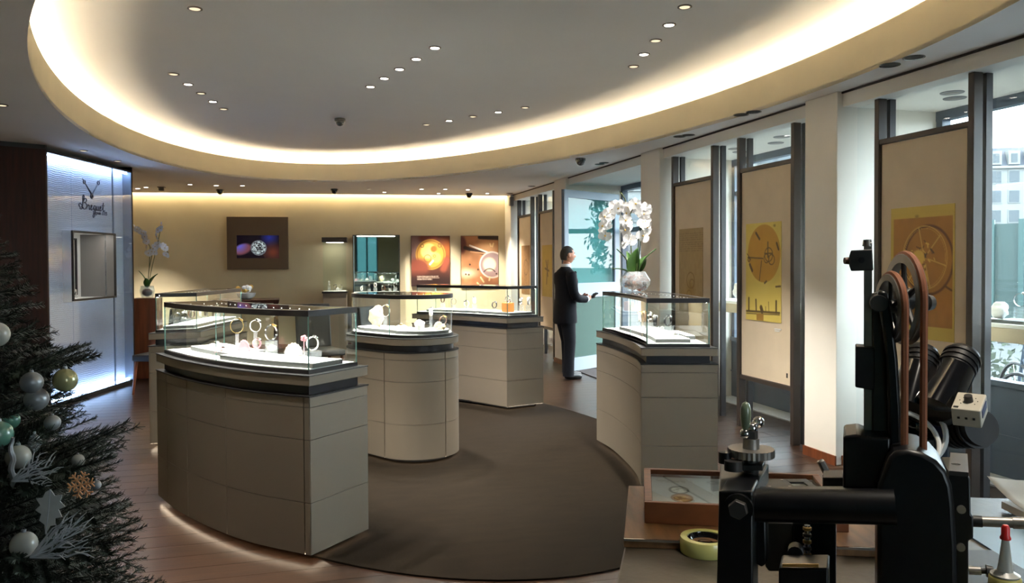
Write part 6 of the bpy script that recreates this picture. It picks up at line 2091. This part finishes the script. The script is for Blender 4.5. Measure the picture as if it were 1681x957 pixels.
M['handlegreen'] = mat('green_grey_handle', rgb(104, 118, 96), 0.28, coat=0.5)
MB().lathe([(0.004, 0.0), (0.0065, 0.006), (0.0085, 0.022), (0.0080, 0.034), (0.0055, 0.042), (0.001, 0.045)], h0, 18).build('crank_handle', M['handlegreen'], em)
a = V(1353, 768, 1.35)
MB().box(a, (0.012, 0.012, 0.030), m=Matrix.Rotation(R(-28), 4, 'Y')).build('lever', M['dullsteel'], em, bevel=0.003)
MB().cyl(V(1356, 782, 1.35), V(1398, 790, 1.30), 0.007, n=12).build('lever_shaft', IB, em)
pp([(1350, 784), (1384, 784), (1384, 806), (1350, 806)], 1.27, 0.05, 'tool_rest', IG, 0.0015)
# right side block with screws and rods
pp([(1558, 780), (1588, 780), (1593, 786), (1594, 845), (1598, 848), (1598, 884), (1590, 888), (1590, 1127), (1558, 1127)], 1.13, 0.11, 'side_block', IB, 0.003)
P = [V(1558, 780, 1.13), V(1590, 780, 1.13), V(1588, 768, 1.24), V(1560, 768, 1.24)]
P = [Vector((p.x, p.y, P[0].z)) for p in P]
MB().poly(P, (0, 0, 0.006)).build('block_cover', IG, em, smooth=0)
for x, y in ((1578, 836), (1577, 898)):
    a = V(x, y, 1.129)
    MB().cyl(a+WF*(0.003), a+WF*(-0.003), 0.0055, n=14).build('screw', M['dullsteel'], em)
a = V(1569, 778, 1.17)
MB().cyl(a-Vector((0, 0, 0.006)), a+Vector((0, 0, 0.006)), 0.004, n=10).build('screw', M['steel'], em)
MB().cyl(a+Vector((0, 0, 0.006)), a+Vector((0, 0, 0.014)), 0.0065, 0.006, 12).build('screw_head', M['steel'], em)
MB().cyl(V(1595, 855, 1.17), V(1612, 856, 1.17), 0.008, n=14).build('rod_joint', M['rubber'], em)
MB().cyl(V(1612, 856, 1.17), V(1662, 858, 1.17), 0.0070, n=18).build('steel_rod', M['dullsteel'], em)
MB().cyl(V(1662, 858, 1.17), V(1720, 860, 1.17), 0.0082, n=18).build('rod_sleeve', M['dullsteel'], em)
MB().cyl(V(1590, 936, 1.15), V(1610, 937, 1.15), 0.0058, n=14).build('lower_rod', M['dullsteel'], em)
MB().cyl(V(1610, 937, 1.15), V(1620, 937, 1.15), 0.0038, n=12).build('rod_neck', M['rubber'], em)
MB().cyl(V(1619, 937, 1.15), V(1630, 938, 1.15), 0.0085, 0.0075, 12).build('rod_knob', M['irongrey'], em)

# ------------------------------------------------------------------ microscope behind the machine
ms = on_bench('microscope', 'black stereo microscope with two eyepieces behind the engraving machine', 'microscope')
GB = M['gloss']
def eyepiece(top, bot, d0, d1, r):
    a, b = V(*top, d0), V(*bot, d1)
    u = (b-a).normalized()
    L = (b-a).length
    e = MB().cyl(a+u*L*0.30, b, r*1.05, r*1.22, 28).build('eyepiece_tube', GB, ms)
    MB().cyl(a+u*L*0.05, a+u*L*0.32, r*0.98, r*0.98, 28).build('eyepiece_ring', M['rubber'], e)
    for k in range(3):
        MB().cyl(a+u*L*(0.07+0.08*k), a+u*L*(0.105+0.08*k), r*1.06, n=28).build('grip_ring', M['rubber'], e)
    MB().cyl(a, a+u*L*0.06, r*0.86, r*0.98, 28).build('eyecup', M['rubber'], e)
eyepiece((1516, 574), (1490, 672), 1.62, 1.55, 0.0300)
eyepiece((1583, 580), (1532, 676), 1.62, 1.53, 0.0325)
a, b = V(1520, 660, 1.60), V(1494, 725, 1.74)
MB().ball(V(1530, 668, 1.64), 0.062, 20, (1.1, 1.0, 0.72)).build('prism_house', GB, ms)
MB().ball(V(1500, 690, 1.66), 0.064, 20, (1.0, 1.0, 0.9)).build('microscope_head', GB, ms)
def tilt_ring(c, r, th, mt_, nm, ax=(-0.10, -0.80, 0.55)):
    ax = Vector(ax).normalized()
    x = ax.orthogonal().normalized()
    y = ax.cross(x)
    MB().tube([c+x*(r*math.cos(k))+y*(r*math.sin(k)) for k in np.linspace(0, 2*PI, 40, endpoint=False)], th, 8, True).build(nm, mt_, ms)
tilt_ring(V(1488, 704, 1.52), 0.068, 0.0050, M['whiteplastic'], 'white_ring')
tilt_ring(V(1486, 724, 1.50), 0.058, 0.0044, M['whiteplastic'], 'white_ring')
c = V(1494, 716, 1.62)
MB().cyl(c+Vector((0, 0, -0.05)), c+Vector((0, 0, 0.0)), 0.046, 0.046, 28).build('objective', M['dullsteel'], ms)
MB().cyl(c+Vector((0, 0, -0.09)), c+Vector((0, 0, -0.05)), 0.052, 0.050, 28).build('ring_light', GB, ms)
MB().cyl(V(1545, 700, 1.60), V(1572, 704, 1.58), 0.030, 0.032, 24).build('blue_coupling', M['blueplastic'], ms)
MB().cyl(V(1562, 704, 1.60), V(1612, 702, 1.53), 0.036, 0.033, 28).build('camera_barrel', M['rubber'], ms)
for k in range(5):
    q = V(1562, 704, 1.60).lerp(V(1612, 702, 1.53), 0.15+0.17*k)
    u = (V(1612, 702, 1.53)-V(1562, 704, 1.60)).normalized()
    MB().cyl(q-u*0.003, q+u*0.003, 0.0375, n=28).build('barrel_rib', M['rubber'], ms)
pp([(1492, 722), (1550, 716), (1558, 722), (1558, 775), (1492, 775)], 1.60, 0.07, 'focus_block', mat('slate_block', rgb(44, 56, 70), 0.4), 0.003, ms)
a = V(1530, 720, 1.72)
MB().bb((a.x-0.03, a.y, 0.0), (a.x+0.03, a.y+0.04, a.z+0.02)).build('stand_column', M['rubber'], ms, smooth=0, bevel=0.004)
MB().bb((a.x-0.03, a.y-0.16, 0.0045), (a.x+0.14, a.y+0.02, 0.03)).build('stand_foot', M['rubber'], ms, smooth=0, bevel=0.004)
# control box on the camera barrel
cb_ = MB()
F = [V(1561, 663, 1.46), V(1600, 677, 1.44), V(1615, 651, 1.515), V(1588, 638, 1.535)]
zc_ = (F[0].z+F[1].z+F[2].z+F[3].z)/4
ctr = sum(F, Vector())/4
ex = (F[1]-F[0]); ex.z = 0
ey = (F[3]-F[0]); ey.z = 0
ex = Vector((0.75, -0.66, 0)).normalized()
ey = Vector((-ex.y, ex.x, 0))
top_c = V(1590, 657, 1.49)
Mc = Matrix(((ex.x, ey.x, 0, top_c.x), (ex.y, ey.y, 0, top_c.y), (0, 0, 1, top_c.z), (0, 0, 0, 1))) @ Matrix.Rotation(R(24), 4, 'X')
def cbox(c, d, nm, mt_, par, **k):
    return MB().box(Mc @ Vector(c), d, m=Mc.to_3x3().to_4x4()).build(nm, mt_, par, smooth=0, **k)
cbx = cbox((0, 0, -0.02), (0.046, 0.056, 0.036), 'control_box', M['ivory'], ms, bevel=0.002)
MB().cyl(Mc @ Vector((0, 0.0, -0.002)), Mc @ Vector((0, 0.0, 0.010)), 0.0075, 0.0065, 16).build('control_knob', M['irongrey'], cbx)
for k in range(7):
    t_ = R(-130+43*k)
    cbox((0.014*math.sin(t_), 0.014*math.cos(t_), -0.0018), (0.0016, 0.0016, 0.001), 'dial_mark', M['rubber'], cbx)
cbox((-0.016, -0.022, -0.0018), (0.008, 0.005, 0.001), 'label_mark', M['rubber'], cbx)
for k in range(3):
    cbox((-0.012+0.012*k, -0.0284, -0.02), (0.004, 0.001, 0.004), 'socket', M['rubber'], cbx)
cbox((0.0234, 0.0, -0.016), (0.001, 0.036, 0.014), 'blue_label', M['blueplastic'], cbx)

# small things right of the machine
gq = V(1650, 945, 1.02)
gb = thing('glue_bottle', 'glue bottle with a milky tapering nozzle and a red cap at the bench right', 'bottle', (gq.x*math.cos(YAW)+gq.y*math.sin(YAW), -gq.x*math.sin(YAW)+gq.y*math.cos(YAW), BZ+0.0045), -YAW)
zz = gq.z-0.0045
MB().lathe([(0.012, 0.0), (0.020, 0.002), (0.0215, 0.01), (0.0215, zz-0.035), (0.018, zz-0.015), (0.0175, zz-0.002), (0.016, zz)], n=28).build('bottle_body', M['yellowglue'], gb)
MB().lathe([(0.0155, zz), (0.016, zz+0.002), (0.0085, zz+0.006), (0.0075, zz+0.012), (0.0036, zz+0.046), (0.001, zz+0.046)], n=24).build('nozzle', M['clearplastic'], gb)
MB().lathe([(0.0058, zz+0.044), (0.0062, zz+0.046), (0.0046, zz+0.049), (0.0046, zz+0.058), (0.0030, zz+0.061), (0.0008, zz+0.0615)], n=20).build('red_cap', M['red'], gb)
c = at_top(1690, 848, BZ+0.01)
pa = on_bench('paper_sheet', 'white paper curling up at the right edge of the bench', 'paper', c.x+0.06, c.y-0.02, BZ+0.006)
vs, fs = [], []
for i in range(9):
    for j in range(7):
        x, y = -0.10+0.2*i/8, -0.13+0.26*j/6
        vs.append((x, y, 0.02+0.10*max(0, (j/6-0.35))**2+0.035*max(0, (1-i/8)-0.4)**2))
for i in range(8):
    for j in range(6):
        a = i*7+j
        fs.append((a, a+1, a+8, a+7))
o = MB().add(vs, fs).build('sheet', M['paper'], pa)
sd = o.modifiers.new('thick', 'SOLIDIFY'); sd.thickness = 0.0008
MB().bb((-0.08, -0.1, 0.0), (0.09, 0.1, 0.018)).build('pad', M['paper'], pa, smooth=0)

# ------------------------------------------------------------------ christmas tree
TD = 2.72
tp_ = at_d(-105, 700, TD)
TX, TY = tp_.x, tp_.y
tree = thing('christmas_tree', 'dark green fir tree hung with pale baubles in the left foreground', 'tree', (TX, TY, 0))
TH = 2.05
MB().lathe([(0.045, 0.0), (0.042, 0.3), (0.030, 1.1), (0.012, TH-0.15), (0.002, TH)], n=14).build('trunk', M['bark'], tree)
MB().lathe([(0.20, 0.0), (0.21, 0.01), (0.16, 0.16), (0.05, 0.18)], n=28).build('tree_stand', M['irongrey'], tree)
def branch_mesh(L, seed):
    """fir branch along +x: stem, side twigs and needles all round"""
    rn = random.Random(seed)
    mb = MB()
    def twig(p0, d, L, r):
        d = d.normalized()
        pts = [p0+d*L*k/4+Vector((0, 0, 0.10*L*(k/4)**2)) for k in range(5)]
        mb.tube(pts, [r*(1-0.8*k/4) for k in range(5)], 4)
        n = int(L*760)
        x = d.orthogonal().normalized()
        y = d.cross(x)
        for i in range(n):
            f = (i+rn.random())/n
            k = f*4
            j = min(int(k), 3)
            c = pts[j].lerp(pts[j+1], k-j)
            t_ = rn.uniform(0, 2*PI)
            out = x*math.cos(t_)+y*math.sin(t_)
            nd = (out*0.80+d*0.75+Vector((0, 0, 0.15))).normalized()
            ln = rn.uniform(0.015, 0.023)*(1.0 if f < 0.9 else 0.8)
            s_ = nd.cross(out).normalized() if nd.cross(out).length > 1e-4 else y
            w = 0.0015
            v = len(mb.v)
            mb.v += [tuple(c-s_*w), tuple(c+s_*w), tuple(c+nd*ln+s_*w*0.5), tuple(c+nd*ln-s_*w*0.5)]
            mb.f.append((v, v+1, v+2, v+3))
    twig(Vector((0, 0, 0)), Vector((1, 0, 0)), L, 0.006)
    k = 0
    x = 0.20*L
    while x < L*0.88:
        s_ = 1 if k % 2 else -1
        twig(Vector((x, 0, 0.10*L*(x/L)**2)), Vector((0.80, s_*0.62, rn.uniform(-0.05, 0.12))), (L-x)*0.62+0.05, 0.0035)
        k += 1
        x += 0.042
    me_o = mb.build('branch', M['needle'], tree, smooth=0)
    me = me_o.data
    bpy.data.objects.remove(me_o)
    return me
BM = [branch_mesh(L, i+40) for i, L in enumerate((0.30, 0.46, 0.62, 0.78))]
BL = (0.30, 0.46, 0.62, 0.78)
rn = random.Random(23)
z = 0.26
while z < TH-0.06:
    rad = 0.05+0.66*(1-(z-0.2)/(TH-0.2))**0.95
    n = int(8+rad*12)
    for i in range(n):
        a = 2*PI*(i+rn.uniform(-.35, .35))/n+z*7
        L = rad*rn.uniform(0.82, 1.08)
        k = min(range(4), key=lambda q: abs(BL[q]-L))
        o = bpy.data.objects.new('branch', BM[k])
        COL.objects.link(o)
        o.parent = tree
        o.location = (0.02*math.cos(a), 0.02*math.sin(a), z+rn.uniform(-.03, .03))
        o.rotation_euler = (rn.uniform(-.5, .5), R(rn.uniform(4, 16)-14*(z/TH)), a)
        s_ = L/BL[k]
        o.scale = (s_, s_, s_)
    z += 0.075
# single longer boughs: some carry ornaments, some stick out at the right
for px, py, d, dz in ((39, 872, 2.10, .02), (50, 912, 2.00, 0), (20, 788, 2.06, 0), (80, 806, 2.01, .01), (133, 778, 2.05, .01), (30, 730, 2.15, .01), (52, 612, 2.17, .01), (107, 604, 2.33, .01), (-2, 690, 2.13, .01), (20, 740, 2.1, .01), (145, 588, 2.5, 0), (160, 722, 2.52, 0), (192, 768, 2.55, 0), (198, 835, 2.5, 0), (228, 882, 2.48, 0)):
    q = at_d(px, py, d)+Vector((0, 0, dz))
    h_ = math.hypot(q.x-TX, q.y-TY)
    z0 = q.z-0.14*h_
    v = Vector((q.x-TX, q.y-TY, q.z-z0-0.10*h_))
    L = v.length
    k = min(range(4), key=lambda i: abs(BL[i]-L))
    o = bpy.data.objects.new('branch', BM[k])
    COL.objects.link(o)
    o.parent = tree
    o.location = (0, 0, z0)
    o.rotation_euler = (0.2, -math.asin(v.z/L), math.atan2(v.y, v.x))
    o.scale = (L/BL[k],)*3
def bauble(px, py, d, r, material, lab, cap=True):
    p = at_d(px, py, d)
    t = thing('bauble', lab, 'bauble', p, 0, 'baubles on the fir tree')
    MB().ball((0, 0, 0), r, 22).build('ball', M[material], t)
    if cap:
        MB().cyl((0, 0, r*0.96), (0, 0, r*1.16), r*0.20, r*0.18, 14).build('cap', M['silver'], t)
        MB().tube([(r*0.09*math.cos(k), 0, r*1.24+r*0.09*math.sin(k)) for k in np.linspace(0, 2*PI, 10, endpoint=False)], r*0.018, 5, True).build('hook', M['silver'], t)
for px, py, d, r, m_, lab in ((-6, 549, 2.30, 0.036, 'pearl', 'white bauble cut by the left edge, highest on the tree'),
        (52, 628, 2.16, 0.029, 'silver', 'frosted silver bauble hanging in front of the lit panel base'),
        (107, 624, 2.32, 0.034, 'champagne', 'olive champagne bauble beside the lit panel base'),
        (60, 655, 2.30, 0.033, 'silver', 'silver bauble with a lace pattern below the frosted one'),
        (-2, 713, 2.12, 0.036, 'mint', 'pale mint bauble cut by the left edge'),
        (18, 690, 2.36, 0.026, 'mint', 'dark mint bauble behind the pale mint one'),
        (86, 694, 2.28, 0.022, 'silver', 'small clear bauble at the right side of the tree'),
        (30, 750, 2.14, 0.032, 'pearl', 'pearl bauble among the upper silver twigs'),
        (128, 756, 2.22, 0.018, 'pearl', 'small pearl bauble half hidden by needles at right'),
        (39, 894, 2.08, 0.034, 'pearl', 'large pearl bauble at the bottom left of the tree'),
        (20, 783, 2.12, 0.012, 'silver', 'tiny silver bauble on the glass icicle'),
        (158, 796, 2.2, 0.013, 'silver', 'tiny blue-silver bauble at the right of the copper snowflake')):
    bauble(px, py, d, r, m_, lab)
# faceted crystal, icicle, leaf, snowflake
p = at_d(57, 727, 2.22)
t = thing('crystal_drop', 'faceted clear crystal drop hanging on the fir tree', 'ornament', p)
MB().lathe([(0.001, -0.026), (0.014, -0.012), (0.020, 0.004), (0.012, 0.018), (0.003, 0.026)], n=8).build('crystal', M['acrylic'], t, smooth=0)
MB().lathe([(0.004, 0.026), (0.004, 0.031), (0.001, 0.032)], n=8).build('cap', M['silver'], t)
p = at_d(20, 765, 2.09)
t = thing('glass_icicle', 'long twisted glass icicle hanging at the left of the tree', 'ornament', p)
MB().tube([(0.003*math.cos(k*1.4), 0.003*math.sin(k*1.4), 0.075-0.012*k) for k in range(13)], [0.004+0.0035*math.sin(PI*k/12) for k in range(13)], 8).build('icicle', M['silver'], t)
def outline_orn(name, lab, p, pts, material, thick, rot, cat='ornament'):
    t = thing(name, lab, cat, p)
    o = MB().poly([(x, 0, z) for x, z in pts], (0, thick, 0)).build('blade', material, t, smooth=0)
    t.rotation_euler = rot
    return t
lf = [(0, 0.055), (0.012, 0.040), (0.030, 0.046), (0.026, 0.028), (0.040, 0.016), (0.024, 0.006), (0.034, -0.012), (0.017, -0.018), (0.018, -0.036), (0.006, -0.040), (-0.004, -0.064), (-0.008, -0.038), (-0.022, -0.030), (-0.018, -0.012), (-0.034, -0.004), (-0.022, 0.010), (-0.034, 0.026), (-0.018, 0.030), (-0.012, 0.046)]
t = outline_orn('holly_leaf', 'frosted silver holly leaf hanging on the front of the tree', at_d(80, 838, 1.98), lf, M['leafsilver'], 0.002, (0.1, 0.15, -YAW))
MB().tube([(0, -0.001, 0.055), (0, -0.001, 0), (-0.003, -0.001, -0.06)], 0.0016, 5).build('vein', M['twig'], t)
t = thing('snowflake', 'copper coloured openwork snowflake at the right of the tree', 'ornament', at_d(133, 796, 2.02))
for k in range(6):
    a = PI/3*k+0.3
    u = Vector((math.cos(a), 0, math.sin(a)))
    v = Vector((-math.sin(a), 0, math.cos(a)))
    b = MB()
    b.tube([Vector(), u*0.034], 0.0022, 6)
    for f in (0.45, 0.75):
        for s_ in (-1, 1):
            b.tube([u*0.034*f, u*0.034*(f+0.22)+v*s_*0.011], 0.0020, 6)
    b.tube([u*0.013+v*0.0075, u*0.013-v*0.0075], 0.0018, 6)
    b.build('arm', M['snowflake'], t)
t.rotation_euler = (0, 0.1, -YAW)
def spray(px, py, d, lab, seed, n=9, L=0.19, lean=0.7):
    rn = random.Random(seed)
    t = thing('twig_spray', lab, 'twigs', at_d(px, py, d), -YAW)
    for i in range(n):
        a = rn.uniform(-0.15, 1.15)
        d0 = Vector((math.cos(a)*lean+0.3, rn.uniform(-.25, .15), math.sin(a)*0.8)).normalized()
        ln = L*rn.uniform(0.6, 1.0)
        pts = [Vector((0, 0, 0)), d0*ln*0.4+Vector((rn.uniform(-.01, .01), 0, rn.uniform(-.01, .01))), d0*ln*0.75+Vector((rn.uniform(-.012, .012), 0, rn.uniform(-.012, .012))), d0*ln]
        b = MB().tube(pts, [0.0026, 0.0022, 0.0018, 0.0010], 5)
        for k in range(3):
            p = pts[1].lerp(pts[3], 0.1+0.3*k)
            e = p+(d0+Vector((rn.uniform(-.7, .7), rn.uniform(-.3, .3), rn.uniform(-.7, .7)))).normalized()*ln*0.25
            b.tube([p, p.lerp(e, 0.5)+Vector((0, 0, 0.003)), e], [0.0018, 0.0015, 0.0008], 4)
        b.build('twig', M['twig'], t)
spray(50, 915, 1.98, 'large spray of bare silvery twigs at the bottom of the tree', 3, 13, 0.185)
spray(20, 790, 2.04, 'smaller spray of bare silvery twigs at mid height of the tree', 5, 10, 0.135)
